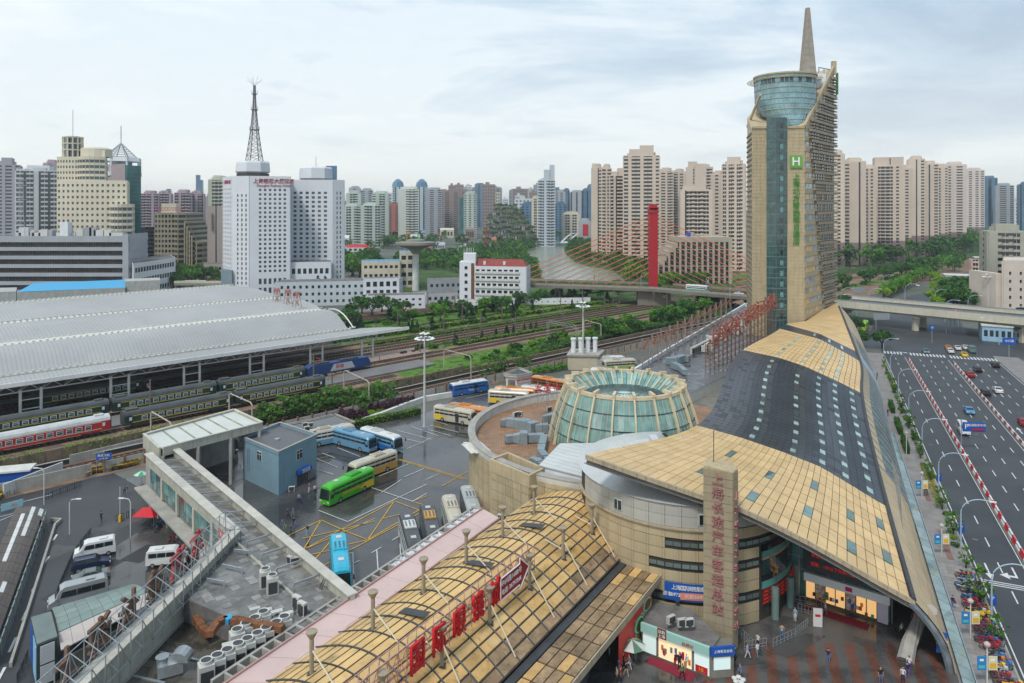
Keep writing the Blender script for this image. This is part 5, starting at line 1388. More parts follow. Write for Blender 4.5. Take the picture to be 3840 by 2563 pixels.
# rusty duct
rdt=rO('rusty_duct','rusty bent duct with a blue wrapped section lying over the puddle','duct',P2(300,1120,6.2),w=True)
pts=[(70,1060),(120,1140),(175,1190),(230,1110),(300,1065),(345,1085),(400,1085),(520,1110),(640,1130),(740,1145)]
for i,(a,b)in enumerate(zip(pts,pts[1:])):
 m=MB();m.beam(P2(*a,6.3 if i<2 else 8.2),P2(*b,6.3 if i<2 else 8.2),.75,.6);m.B('duct_section',flat('blue_wrap',(.05,.33,.55),.5)if i==4 else M('rusty_duct_steel',(.20,.085,.04),rough=.8,var=.5,scale=1.5,dirt=.4,mark=(.06,.03,.02)),rdt)
m=MB();c=P2(195,1170,5.3);m.lt([(.1,0),(.6,.1),(.65,1.1),(.3,1.3)],c,14);m.B('fan_housing',dsteel,rdt)
# big exhaust box at the bottom edge
eb=rO('exhaust_unit','pale exhaust unit with curved hood beside the puddle at the photo bottom','exhaust unit',G(168,672,5.4),w=True)
m=MB();c=G(170,672,5.3);m.box(c.x,c.y,5.3,2.2,1.6,1.1,.5);m.B('box',steel,eb);m=MB()
k=[(cos(a)*1.0,sin(a)*.9)for a in[PI*i/8 for i in rg(9)]]
pp=[VV((c.x+.9+x,c.y+1.0,6.4+z))for x,z in k];m.slab(pp,(0,1,0),1.4);m.B('hood',steel,eb)
m=MB();m.lt([(.5,0),(.5,.5),(.62,.6)],(c.x-.6,c.y-.3,6.4),16);m.B('outlet',steel,eb)
#  scaffold sign frame seen from behind
sf=rO('rear_letter_frame','galvanised scaffold with rusty characters seen from behind on the passage parapet','sign frame',(-37,72,9),w=True)
sx=-38.2;prev=None
stp=[VV((B1.x-1.2,B1.y,0)),VV((B2.x-.9,B2.y,0)),VV((B3e.x-.7,B3e.y,0))]
def SFp(t):
 return stp[0].lerp(stp[1],t/12.5)if t<12.5 else stp[1].lerp(stp[2],(t-12.5)/31)
for i in rg(19):
 t=i*1.9;a=SFp(t);b=SFp(t+1.9);m=MB()
 Z0,Z1=7.0,11.6
 m.tb([a+VV((0,0,Z0)),a+VV((0,0,Z1))],.06,5,caps=False);m.tb([a+VV((1.9,0,Z0+.2)),a+VV((1.9,0,10.2))],.06,5,caps=False)
 for z in(Z0+.5,9.4,Z1):m.tb([a+VV((0,0,z)),b+VV((0,0,z))],.05,5,caps=False)
 m.tb([a+VV((1.9,0,10.2)),b+VV((1.9,0,10.2))],.05,5,caps=False);m.tb([a+VV((1.9,0,7.6)),b+VV((1.9,0,7.6))],.05,5,caps=False)
 m.tb([a+VV((0,0,Z1)),a+VV((1.9,0,10.2))],.045,5,caps=False);m.tb([a+VV((0,0,Z0+.5)),b+VV((0,0,Z1))]if i%2 else[a+VV((0,0,Z1)),b+VV((0,0,Z0+.5))],.045,5,caps=False)
 m.tb([a+VV((1.9,0,7.2)),b+VV((1.9,0,10.2))]if i%2 else[a+VV((0,0,9.4)),a+VV((1.9,0,7.6))],.045,5,caps=False)
 m.B('scaffold_bay',steel,sf)
chm=M('character_back',(.14,.085,.06),rough=.8,var=.4,scale=1.5);chr_=M('character_edge_red',(.32,.05,.05),rough=.6,var=.3)
for i,ch in enumerate('上海长途汽车'):
 t=30.5-i*4.6;p=SFp(t)+VV((-.25,0,10.3));d=(SFp(t+.5)-SFp(t)).normalized();n=VV((-d.y,d.x,0));n=n if n.x<0 else-n
 o=text(ch,p,n,3.4,chm if i<4 else chr_,sf,.15,'character',.05)
# I-beams from scaffold onto roof
for k,(x0,y0,x1,y1)in enumerate(((482,555,365,540),(430,690,275,655),(290,790,155,765))):
 a=P2(x0,y0,8.3);b=P2(x1,y1,8.3);m=MB();m.beam(a,b,.18,.3);m.beam(a,a-VV((0,0,1.0)),.16,.16);m.B('support_beam',steel,sf)
# roof items: ladder, planks
l2=rO('parapet_ladder','dark ladder leaning on the yard parapet of the passage building','ladder',P2(1035,830,7.7),w=True)
A=P2(1030,840,7.75);B=P2(1062,765,8.9);m=MB();x=nA.cross(VV((0,0,1)))*.22;m.beam(A-x,B-x,.07);m.B('rail',dsteel,l2);m=MB();m.beam(A+x,B+x,.07);m.B('rail',dsteel,l2)
for k in rg(6):p=A.lerp(B,(k+.5)/6);m=MB();m.beam(p-x,p+x,.05);m.B('rung',dsteel,l2)
m=MB();m.beam(P2(385,480,7.85),P2(950,1010,7.85),.22,.2);m.B('roof_pipe',pb,lb_)
# white plank near the garage end
m=MB();p=G(181,458,8.6);m.ob(p,(4.2,-4.6,0),(.8,.4,0),(0,0,.08));o=m.B('loose_panel',acw);o['label']='white loose panel lying on the beams at the far end of the passage roof';o['category']='panel'
#  garage with pale roof
gr=rO('bus_garage','open garage with pale ribbed roof and tall fascia over parked coaches','garage',(-57,133,0),w=True)
GC=[G(147,435,9.4),G(234,411,9.4),G(262,424,9.4),G(163,449.5,9.4)]
grm=M('garage_roof_sheet',(.58,.60,.55),rough=.45,var=.06,scale=.2,streak=.0,dirt=.12)
for i in rg(6):
 a=GC[0].lerp(GC[1],i/6);b=GC[0].lerp(GC[1],(i+.985)/6);c=GC[3].lerp(GC[2],(i+.985)/6);d=GC[3].lerp(GC[2],i/6);m=MB();m.slab([a,d,c,b],(0,0,1),.2);m.B('roof_sheet',grm,gr)
 m=MB();m.beam(b+VV((0,0,.02)),c+VV((0,0,.02)),.35,.05);m.B('rain_channel',M('mossy_channel',(.28,.30,.22),var=.3),gr)
parapet(GC[3],GC[2],12,.3,8.3,9.7,gr,.5);parapet(GC[0],GC[1],12,.3,8.3,9.7,gr,.5);parapet(GC[1],GC[2],4,.3,8.3,9.7,gr,.5);parapet(GC[0]+VV((-.4,-.3,0)),GC[3]+VV((-.4,-.3,0)),5,.3,7.4,9.7,gr,.5)
m=MB();m.wall([(GC[0].x,GC[0].y),(GC[3].x,GC[3].y)],0,8.3,.4);m.wall([(GC[0].x,GC[0].y),(GC[1].x,GC[1].y)],0,8.3,.4);m.B('rear_wall',conc,gr)
for t in(.0,.33,.66,.97):p=GC[3].lerp(GC[2],t);m=MB();m.box(p.x,p.y,0,.5,.5,8.3);m.B('pillar',conc,gr)
#  blue office block
bo=rO('blue_office','two storey pale blue office block with flat dark roof','building',(-43,133,0),w=True)
blm=M('pale_blue_render',(.20,.32,.39),rough=.8,var=.08,scale=.3,streak=.18)
BP=[(-40.4,124.7),(-36.4,134.2),(-45.6,141.5),(-49.5,132.6)]
m=MB();m.pr(BP,0,7.1);m.B('walls',blm,bo)
m=MB();m.pr([(x*.97+cx_*.03,y*.97+cy2*.03)for(x,y),(cx_,cy2)in zip(BP,[(-43,133)]*4)],7.1,7.16);m.B('roof_felt',M('grey_felt',(.13,.13,.135),rough=.5,var=.12,scale=.2),bo)
m=MB();m.wall(BP,7.1,7.65,.28,closed=True);m.B('parapet_wall',blm,bo);m=MB();m.wall(BP,7.65,7.75,.4,closed=True);m.B('coping',conc,bo)
def bwin(a,b,u,z,w,h):
 d=(VV(b)-VV(a));L_=d.length;m=MB();pl_(m,a,b,u-w/2/L_,u+w/2/L_,z,z+h,0,.08,0);wf_=m.B('window_frame',white,bo)
 for q in(-1,0):
  m=MB();pl_(m,a,b,u+(q*w/2+.06)/L_,u+((q+1)*w/2-.06)/L_,z+.08,z+h*.66,.05,.11);m.B('pane',dglass,wf_);m=MB();pl_(m,a,b,u+(q*w/2+.06)/L_,u+((q+1)*w/2-.06)/L_,z+h*.72,z+h-.08,.05,.11);m.B('pane',dglass,wf_)
bwin(BP[3],BP[0],.48,4.6,1.4,1.7);bwin(BP[0],BP[1],.52,4.6,1.5,1.7)
m=MB();pl_(m,BP[0],BP[1],.46,.70,.05,2.0,0,.1);m.B('doorway',dglass,bo);m=MB();pl_(m,BP[0],BP[1],.44,.76,2.15,2.85,.0,.9);m.B('door_sign',bluep,bo)
dd=(VV(BP[1])-VV(BP[0])).normalized();nn=VV((dd.y,-dd.x,0));p=VV(BP[0]).lerp(VV(BP[1]),.60);text('货运部',(p.x+nn.x*.95,p.y+nn.y*.95,2.5),nn,.75,whitet,bo,.01)
m=MB();pl_(m,BP[0],BP[1],.72,.92,.1,1.6,.0,.3);m.B('notice_board',concd,bo)
m=MB();m.lt([(.5,7.16),(.5,7.4),(.2,7.45)],(-43.2,132.5,0),14);m.B('roof_vent',steel,bo)
m=MB();m.beam((-48.3,131.4,2),(-48.3,131.4,6),.06);m.beam((-47.9,131.1,2),(-47.9,131.1,6),.06);m.B('wall_ladder',steel,bo)
dup(ac_s,VV((-39.2,137.6,7.16)),.6,'roof split unit on the blue office block corner');dup(ac_s,G(669/2.294,1121/2.294+3,0),.2,'split unit standing on the ground below the blue office')
# low flat wet-roofed building behind the hedge
lwb=rO('wet_flat_building','low building with flat wet reflecting roof behind the long parked coach','building',G(300,425,3),w=True)
q=[G(*c1(x,y),3.2)for x,y in((200,1140),(560,1075),(800,1020),(960,1085),(700,1135),(580,1185),(500,1190))]
m=MB();m.pr([(p.x,p.y)for p in q],0,3.2);m.B('walls',conc,lwb)
m=MB();m.pr([(p.x*.985-.5,p.y*.985+2)for p in q],3.2,3.23);m.B('wet_roof',wet('wet_flat_roof',(.08,.08,.08),(.03,.03,.03),scale=.3,r0=.03,r1=.2,lo=.5,hi=.7,patch=.1),lwb)
m=MB();m.wall([(p.x,p.y)for p in q],3.2,3.5,.25,closed=True);m.B('parapet_wall',conc,lwb)
for k,(x,y)in enumerate(((545,1115),(592,1115))):dup(ac_s,G(*c1(x,y+8),3.3),.5,('left','right')[k]+' split unit of the pair on the wet flat roof')
# gate hut with slogan
gh=rO('gate_hut','small cream hut with wide parapet and red slogan board among the coaches','hut',G(520,390),w=True)
q=[G(*c5(x,y),0)for x,y in((430,345),(530,352),(645,335))]
hp=[G(506,395.5),G(517,397),G(530,394.5),(G(506,395.5)+G(530,394.5)-G(517,397))+VV((0,3.5,0))]
m=MB();m.pr([(p.x,p.y)for p in hp],0,5.2);m.B('walls',offw,gh);
hc=sum((VV((p.x,p.y,0))for p in hp),VV())/4
m=MB();hp2=[(hc.x+(p.x-hc.x)*1.18,hc.y+(p.y-hc.y)*1.18)for p in hp];m.pr(hp2,5.2,5.6);m.B('cornice',offw,gh);m=MB();m.wall(hp2,5.6,6.0,.25,closed=True);m.B('parapet_wall',conc,gh)
m=MB();m.pr([(hc.x+(p.x-hc.x)*1.0,hc.y+(p.y-hc.y)*1.0)for p in hp],5.6,5.65);m.B('roof_felt',dsteel,gh)
a,b=(hp[1].x,hp[1].y),(hp[2].x,hp[2].y);m=MB();pl_(m,a,b,-.02,1.02,3.6,5.0,.02,.12);m.B('slogan_board',flat('slogan_pink',(.72,.50,.46)),gh)
dd=(VV(b)-VV(a)).normalized();nn=VV((dd.y,-dd.x,0));p=VV(a).lerp(VV(b),.5);text('慢速5公里消防安全',(p.x+nn.x*.18,p.y+nn.y*.18,4.3),nn,.62,redp,gh,.01)
m=MB();pl_(m,(hp[0].x,hp[0].y),(hp[1].x,hp[1].y),.2,.85,.8,4.4,.0,.08);m.B('shutter',concd,gh)
# pump house with silos
ph=rO('pump_house','small cream pump house with white chimneys beside the tall floodlight mast','hut',G(585,366),w=True)
c=G(587,369);m=MB();m.pr([(c.x-6,c.y-1),(c.x+3,c.y-2),(c.x+6,c.y+6),(c.x-4,c.y+8)],0,4.2);m.B('walls',M('cream_render',(.50,.44,.32),var=.1,streak=.2),ph)
m=MB();m.pr([(c.x-6.4,c.y-1.4),(c.x+3.4,c.y-2.4),(c.x+6.4,c.y+6.4),(c.x-4.4,c.y+8.4)],4.2,4.7);m.B('roof_slab',conc,ph)
for i in rg(4):m=MB();m.lt([(.7,4.7),(.7,8.6),(.9,8.7),(.9,9.2)],(c.x-4+i*2.3,c.y+2+i*.4,0),12);m.B('chimney',white,ph)
m=MB();m.pr([(c.x+3,c.y-2),(c.x+9,c.y-2),(c.x+9,c.y+5),(c.x+5,c.y+5)],0,3.3);m.B('annex',conc,ph)
#  flat roof with plant behind the dark roof
fb=rO('plant_roof_building','low building with wet flat roof full of air conditioners and ducts','building',G(700,345,9.5),w=True)
fp_=[G(*p,9.5)for p in((633,374),(640,369.5),(668,352),(725,318.5),(745,306),(768,309))]+[VV((80,213,9.5)),VV((59,183.5,9.5)),VV((38.5,156,9.5)),VV((35,140,9.5)),VV((27,150,9.5))]
m=MB();m.pr([(p.x,p.y)for p in fp_],0,9.5);m.B('walls',offw,fb)
m=MB();m.pr([(p.x*.995+.3,p.y*.995+.8)for p in fp_],9.5,9.53);m.B('roof_felt',wet('plant_roof_felt',(.11,.11,.11),(.04,.04,.04),scale=.3,r0=.1,r1=.5,patch=.3),fb)
m=MB();m.wall([(p.x,p.y)for p in fp_[:6]],9.5,10.6,.5);m.B('parapet_wall',white,fb)
m=MB();a_,b_=fp_[0],fp_[-1];m.wall([(a_.x,a_.y),(b_.x,b_.y),(fp_[-2].x,fp_[-2].y)],8.0,11.2,.5);m.B('front_parapet',tan2,fb)
def c6(x,y):return(666.7+x*.1531,266.7+y*.1531)
for i in rg(13):dup(ac_b,G(*c6(170+i*13,575-i*7),9.6),.6,'one of the white box units in the row on the plant roof','white units in a row on the plant roof',scale=1.5)
for i in rg(24):
 x=ru(240,620);y=pinterp([(200,600),(400,480),(620,400)],x)+ru(-70,20)
 dup(ac_b,G(*c6(x,y),9.6),rd()*3,'white roof unit among the rusty lettering scaffold','white units behind the rusty lettering',scale=ru(1.2,2.0))
duct2=[(10,615,1.6,1.6),(70,610,1.9,1.8),(130,600,1.9,1.8),(180,580,1.5,1.5)]
def duct6(label,segs):
 p0=G(*c6(*segs[0][:2]),10.3);rt=rO('air_duct',label,'air duct',(p0.x,p0.y,9.6),w=True)
 for a,b in zip(segs,segs[1:]):m=MB();m.beam(G(*c6(*a[:2]),10.5),G(*c6(*b[:2]),10.5),a[2],a[3]);m.B('duct_section',dm_,rt)
duct6('large pale duct on the plant roof turning down toward the dark roof',[(0,615,1.6,1.6),(60,612,1.8,1.8),(110,595,1.6,1.5),(150,600,1.2,1.2)]);duct6('bent pale duct beside the wall next to the glass cone',[(40,640,1.4,1.4),(90,660,1.2,1.2),(120,690,1.2,1.2)])
# rusty lettering frame facing away
rl=rO('rust_letter_sign','tall rusty red characters on a dense scaffold beside the hotel tower','sign',G(740,345,9.5),w=True)
q0_,q1_=VV((49.0,178,0)),VV((76.5,209,0));dq=(q1_-q0_);nq=VV((dq.y,-dq.x,0)).normalized()
rch2=M('rust_red_character',(.30,.085,.055),rough=.7,var=.25,scale=1.2)
NQ=17
for i in rg(NQ+1):
 a=q0_+dq*i/NQ;z1=14.5+7.5*i/NQ;m=MB()
 for o in(0,-1.3):m.beam(a+nq*o+VV((0,0,9.5)),a+nq*o+VV((0,0,z1+2)),.13)
 for z in rg(5):zz=9.9+z*(z1-8.5)/5;m.beam(a+VV((0,0,zz)),a-nq*1.3+VV((0,0,zz+.9)),.09);
 if i<NQ:
  b=q0_+dq*(i+1)/NQ
  for z in rg(6):zz=10+z*(z1-8.5)/5.5;m.beam(a+VV((0,0,zz)),b+VV((0,0,zz)),.09);m.beam(a-nq*1.3+VV((0,0,zz)),b-nq*1.3+VV((0,0,zz+.8)),.08)
 m.B('scaffold_bay',M('scaffold_rust',(.20,.10,.07),rough=.8,var=.3),rl)
for i,ch in enumerate('上海长途汽车客运总站'):
 t=(i+.3)/10;a=q0_+dq*t;text(ch,a+nq*.3+VV((0,0,17.4+5.8*t)),(.45,-1,0),4.6,rch2,rl,.2,'character',0,sx=.8)
# grey lattice sign frames at the rear edge
for i in rg(13):
 t=i/12;a=fp_[1].lerp(fp_[3],t*1.0);a=a+VV((.8,.5,0));fr_=rO('letter_lattice','rusty grey lattice frame in the row along the far roof edge of the plant building','frame',a,w=True,group='lattice frames along the plant roof edge')
 for o in(0,1.6):
  m=MB();h=7.5;c=VV((a.x+o,a.y,9.5));
  for z in(0,2.5,5):m.beam(c+VV((0,0,z)),c+VV((0,1.5,z+2.5)),.09);m.beam(c+VV((0,0,z+2.5)),c+VV((0,1.5,z)),.07)
  m.beam(c,c+VV((0,0,h)),.13);m.beam(c+VV((0,1.5,0)),c+VV((0,1.5,h)),.13);m.B('lattice_side',M('lattice_grey_rust',(.26,.21,.19),rough=.7,var=.3),fr_)
 m=MB()
 for z in(2.5,5,7.5):m.beam((a.x,a.y,9.5+z),(a.x+1.6,a.y,9.5+z),.1)
 m.beam((a.x,a.y,14.5),(a.x+1.6,a.y,17),.2,.4);m.B('cross_brace',rust,fr_)
# two small red lattice letters beside the round building
for k,(px,py)in enumerate(((543,408),(552,405))):
 c=G(px,py,11.2);f_=rO('red_lattice_letter',('left','right')[k]+' red characters on lattice stand at the round parapet','sign',c,w=True)
 m=MB();
 for o in(-1,1):m.beam(c+VV((o,0,0)),c+VV((o,0,5)),.12);m.beam(c+VV((o,0,0)),c+VV((-o,0,4)),.08)
 m.B('stand',steel,f_);text('客运' if k==0 else '总站',c+VV((0,-.2,3.6)),(0,-1,0),1.6,redp,f_,.1)
# stack of white boards on the round roof
st=rO('board_stack','stack of long white boards on the brown roof by the curved parapet','board stack',G(*c5(220,880),9.6),w=True)
for i in rg(16):
 p=G(*c5(150+(i%8)*20,900-(i%2)*14),9.6+.12*(i//2));m=MB();a=2.0+ru(-.06,.06);m.ob(p,(cos(a)*5,sin(a)*5,0),(.5,.25,0),(0,0,.1));m.B('board',acw,st)
# coaches
tyre=flat('tyre_black',(.018,.018,.018),.85);rim=flat('wheel_rim',(.35,.36,.37),.4,metal=.4)
lamp=flat('headlamp_glass',(.6,.6,.55),.15);plate_y=flat('plate_yellow',(.6,.42,.03),.5);tail=flat('tail_lamp_red',(.45,.01,.01),.3)
WHL=MB();WHL.tb([(0,-.16,0),(0,.16,0)],.5,18);WHL.tb([(0,-.17,0),(0,.17,0)],.3,12,mi=1)
wheel_me=WHL.mesh('wheel',[tyre,rim])
def coachbus(label,F_,Rr,body,low,roofm=None,stripe=None,name='coach_bus',txt=None,Lb=None,glass=None,group=None,podm=None,twotone=None,artm=None,door=0):
 F_,Rr=VV((F_[0],F_[1],0)),VV((Rr[0],Rr[1],0));d=(F_-Rr);Lb=Lb or d.length;Lb=max(9.0,min(12.2,Lb));h=math.atan2(d.y,d.x)
 rt=rO(name,label,'coach',(F_.x-cos(h)*Lb,F_.y-sin(h)*Lb,.02),h,group)
 W_=1.25;roofm=roofm or body;g=glass or dglass
 # body shell lofted along x from cross-sections
 sect=[(0,.93,0,.0),(.25,1,.0,.06),(1.0,1,.0,.1),(Lb-1.5,1,.0,.1),(Lb-.55,.985,.0,.02),(Lb-.12,.93,.0,-.25)]
 prof=[(-1,.32),(-1,1.35),(-.995,2.35),(-.94,2.95),(-.78,3.22),(-.4,3.33),(.4,3.33),(.78,3.22),(.94,2.95),(.995,2.35),(1,1.35),(1,.32)]
 m=MB();n=len(prof)
 for x,sy,dx,dz_ in sect:
  for y,z in prof:
   xx=x+(0 if x<Lb/2 else-max(0,z-1.2)*.16*(1 if x>Lb-.7 else .6 if x>Lb-1.6 else 0));zz=z+(dz_ if z>2.5 else 0)
   m.v.append((xx,y*W_*sy,zz))
 for i in rg(len(sect)-1):
  for j in rg(n-1):
   zt=prof[j+1][1];mi=1 if(j<1 or j>n-3)else(2 if 3<=j<=7 else 0)
   m.f.append((i*n+j,i*n+j+1,(i+1)*n+j+1,(i+1)*n+j)[::-1]);m.m.append(mi)
 m.f.append(tuple(rg(n))[::1]);m.m.append(0);m.f.append(tuple(rg((len(sect)-1)*n,len(sect)*n))[::-1]);m.m.append(0)
 m.B('body',[body,low,roofm],rt)
 # windows: separate panes along both sides
 nw=7;x0=.5;x1=Lb-1.15;w=(x1-x0)/nw
 for s in(-1,1):
  for i in rg(nw):
   a=x0+i*w+.04;b=x0+(i+1)*w-.04;z0,z1=1.72,2.78
   q=[(a,s*(W_+.012),z0),(b,s*(W_+.012),z0),(b,s*(W_*.965+.012),z1),(a,s*(W_*.965+.012),z1)]
   if s>0:q=q[::-1]
   m=MB();m.slab(q,(0,s,0),.04);m.B('side_window',g,rt)
  q=[(Lb-1.12,s*(W_+.012),1.35),(Lb-.35,s*(W_*.985),1.35),(Lb-.62,s*(W_*.95),2.75),(Lb-1.12,s*(W_*.965+.012),2.75)]
  if s>0:q=q[::-1]
  m=MB();m.slab(q,(0,s,0),.04);m.B('side_window',g,rt)
  m=MB();m.beam((Lb-.2,s*1.1,2.9),(Lb+.3,s*1.45,2.75),.07);m.box(Lb+.32,s*1.45,2.15,.12,.22,.6);m.B('wing_mirror',dsteel,rt)
  m=MB();m.box(Lb-.16,s*.9,.7,.12,.5,.22);m.B('headlight',lamp,rt)
  m=MB();m.box(-.01,s*1.0,.9,.06,.22,.7);m.B('tail_light',tail,rt)
  if stripe:
   m=MB();m.box(Lb*.5,s*(W_+.006),1.42,Lb-1.5,.02,.16);m.B('stripe',stripe,rt)
  if artm:
   m=MB();q=[(.3,s*(W_+.014),.5),(3.0,s*(W_+.014),.45),(3.6,s*(W_+.014),1.0),(2.6,s*(W_+.014),1.5),(1.3,s*(W_+.014),1.62),(.25,s*(W_+.014),1.5)]
   m.slab(q if s<0 else q[::-1],(0,s,0),.01);m.B('side_graphic',artm,rt)
 xf=lambda z:Lb-.12-max(0,z-1.2)*.16
 q=[(xf(1.15)+.03,-1.08,1.15),(xf(1.15)+.03,1.08,1.15),(xf(2.75)+.02,1.02,2.75),(xf(2.75)+.02,-1.02,2.75)];m=MB();m.slab(q,(1,0,.2),.04);m.B('windscreen',dglass,rt)
 m=MB();m.slab([(-.03,1.0,1.75),(-.03,-1.0,1.75),(-.03,-.95,2.75),(-.03,.95,2.75)],(-1,0,0),.03);m.B('rear_window',dglass,rt)
 m=MB();m.box(Lb-.08,0,.45,.05,.5,.15);m.B('number_plate',plate_y,rt)
 if door:
  m=MB();m.box(Lb*.62,-W_-.01,.42,.95,.06,2.0);m.B('open_door',dglass,rt)
 # roof equipment
 pm=podm or roofm;m=MB();px_=Lb*.38
 m.box(px_,0,3.40,2.6,1.7,.20);m.box(px_,0,3.58,2.2,1.4,.07);ru_=m.B('roof_air_unit',pm,rt)
 for k in rg(4):
  m=MB();m.lt([(.16,0),(.16,.03),(.02,.03)],(px_-.75+k*.5,0,3.65),10);m.B('roof_fan',dsteel,ru_)
 for s in(-.55,.55):
  m=MB();
  for k in rg(5):m.box(px_-.8+k*.4,s,3.65,.22,.28,.02)
  m.B('vent_louvre',dsteel,ru_)
 for xx in(Lb*.13,Lb*.74):
  m=MB();m.box(xx,0,3.42,.75,.75,.1);m.B('roof_hatch',M('hatch_pale',(.50,.52,.50),rough=.5,var=.1)if body.name!='bus_cyan' else offw,rt)
 for x in(2.6,Lb-2.6):
  for s in(-1,1):link('wheel',wheel_me,rt,loc=(x,s*1.12,.5))
 if txt:
  for s in(-1,1):text(txt[0],(Lb*txt[1],s*(W_+.03),txt[2]),(0,s,0),txt[3],txt[4],rt,.01)
 return rt
def bm(n,c,r=.32):return M('bus_'+n,c,rough=r,var=.06,scale=1,spec=.6,dirt=.06)
bgreen=bm('green',(.05,.42,.02));bcy=bm('cyan',(.03,.42,.60));bgold=bm('gold',(.52,.30,.06));bcream=bm('cream',(.50,.46,.36));bblue=bm('sky_blue',(.13,.30,.45));bdblue=bm('deep_blue',(.02,.13,.42));borange=bm('orange',(.62,.24,.06));bwhite=bm('white',(.60,.62,.60));bblack=bm('charcoal',(.05,.05,.055));bsil=bm('silver',(.38,.41,.42));blime=bm('lime',(.30,.45,.10));bbrown=bm('brown',(.28,.09,.02));bpur=flat('bus_pink',(.55,.1,.35))
yart=flat('bus_yellow_art',(.75,.50,.03),.4)
def gp(px,py):v=G(px,py);return(v.x,v.y)
def off(F_,Rr,w):
 d=VV((F_[0]-Rr[0],F_[1]-Rr[1]));d.normalize();n=VV((-d.y,d.x));
 if n.y<0:n=-n
 return(F_[0]+n.x*w,F_[1]+n.y*w),(Rr[0]+n.x*w,Rr[1]+n.y*w)
f,r=off(gp(329,508.5),gp(374,487),1.25);g1=coachbus('bright green coach with yellow side emblem driving across the wet yard',f,r,bgreen,bgreen,name='green_coach_bus',txt=('贵州长途客运集团',.52,1.25,.55,yel),artm=yart,Lb=11)
coachbus('cyan coach with black windscreen seen from behind and above in the yard',(-21.8,92.4),(-25.0,103.5),bcy,bcy,podm=bcy,name='cyan_coach_bus',Lb=11)
f,r=off(gp(354,484.5),gp(394,469.5),1.25);coachbus('cream and gold coach with curtained windows parked behind the green coach',f,r,bcream,bgold,stripe=bgold,name='gold_coach_bus',Lb=10.5,artm=bgold)
f,r=off(gp(369,454.5),gp(337,445.5),1.25);coachbus('light blue coach parked beside the hedge with orange route card',f,r,bblue,bblue,name='blue_coach_bus',Lb=11.5)
f2,r2=off(f,r,2.9);f2=(f2[0]+3.6,f2[1]-2.6);coachbus('white roofed blue coach parked right behind the light blue one',f2,(f2[0]-8.2,f2[1]+6.6),bblue,bdblue,bwhite,name='white_roof_coach',Lb=11)
coachbus('long white coach half hidden behind the clipped hedge',(-34.0,155.7),(-43.5,149.2),bwhite,bblue,bcream,name='white_coach_bus',Lb=11)
f,r=off(gp(489.5,391.5),gp(453,397.5),1.25);coachbus('deep blue coach with white name on its side near the gate hut',f,r,bdblue,bdblue,bwhite,name='deep_blue_coach',txt=('TourLiner',.55,1.25,.7,whitet),Lb=11.2,door=1)
f,r=off(gp(472,427),gp(438,421),1.25);coachbus('cream coach with yellow tail and open door, nearest the round parapet',f,r,bcream,bcream,name='cream_coach_bus',artm=yart,Lb=10.8,door=1)
f2,r2=off(f,r,3.0);coachbus('orange roofed coach parked beyond the cream coach by the round parapet',(f2[0]+2,f2[1]-.8),(r2[0]+2,r2[1]-.8),borange,borange,name='orange_coach_bus',Lb=11)
f,r=off(gp(529.5,406.5),gp(491.4,404),1.25);coachbus('cream coach with yellow tail parked in front of the gate hut',f,r,bcream,bcream,name='cream_coach_bus',artm=yart,Lb=10.8,door=1)
f2,r2=off(f,r,3.1);coachbus('orange coach directly behind the cream coach at the gate hut',(f2[0]+1,f2[1]),(r2[0]+1,r2[1]),borange,bwhite,borange,name='orange_coach_bus',Lb=11)
coachbus('white coach between the orange coach and the red letter stand',(12,185),(2.5,188.5),bwhite,bblue,bwhite,name='white_coach_bus',Lb=10)
f,r=off(gp(568,395),gp(530,388),1.25);coachbus('brown orange coach with white bird painted on its side behind the glass cone',f,r,bbrown,bbrown,borange,name='brown_coach_bus',Lb=12)
coachbus('white and blue coach just visible behind the glass cone rim',(34,204),(17,212),bwhite,bdblue,bwhite,name='white_coach_bus',stripe=bpur,Lb=12)
coachbus('cream and lime coach parked below the plant roof building',(38.3,222.5),(28.4,219.5),bcream,blime,bcream,name='lime_coach_bus',Lb=11,artm=blime)
coachbus('silver coach parked behind the cream and lime coach',(35.5,226.5),(26.0,223.5),bsil,bsil,bwhite,name='silver_coach_bus',Lb=11)
for k,(F_,Rr,b,p,l)in enumerate((((-13.1,98.6),(-16.3,110.4),bblack,bwhite,'black roofed coach with white pod, farthest from the round building in the lower row'),((-10.9,101.8),(-13.5,113.7),bblack,bgold,'black roofed coach with yellow pod in the lower row of four'),((-7.9,105.6),(-10.4,117.5),bcream,bcream,'cream coach with lime tail in the lower row of four'),((-5.4,109.4),(-7.7,121.5),bblack,bsil,'grey roofed coach closest to the round building in the lower row'))):
 coachbus(l,F_,Rr,bwhite if k in(0,2)else bblack,bwhite if k in(0,2)else bblack,b if k!=3 else bsil,name='parked_coach',podm=p,Lb=11.6,artm=blime if k==2 else None)
for k,(X,Y,b)in enumerate(((-59.0,140.6,bsil),(-56.4,145.2,bblack),(-54.2,149.5,bblack))):
 coachbus(('white and silver coach showing its tail under the garage roof','middle dark coach under the garage roof','dark coach under the garage roof closest to the blue office')[k],(X-6,Y+9.5)if k==0 else(X,Y),(X,Y)if k==0 else(X-6,Y+9.5),b,b,name='garaged_coach',Lb=10.5)
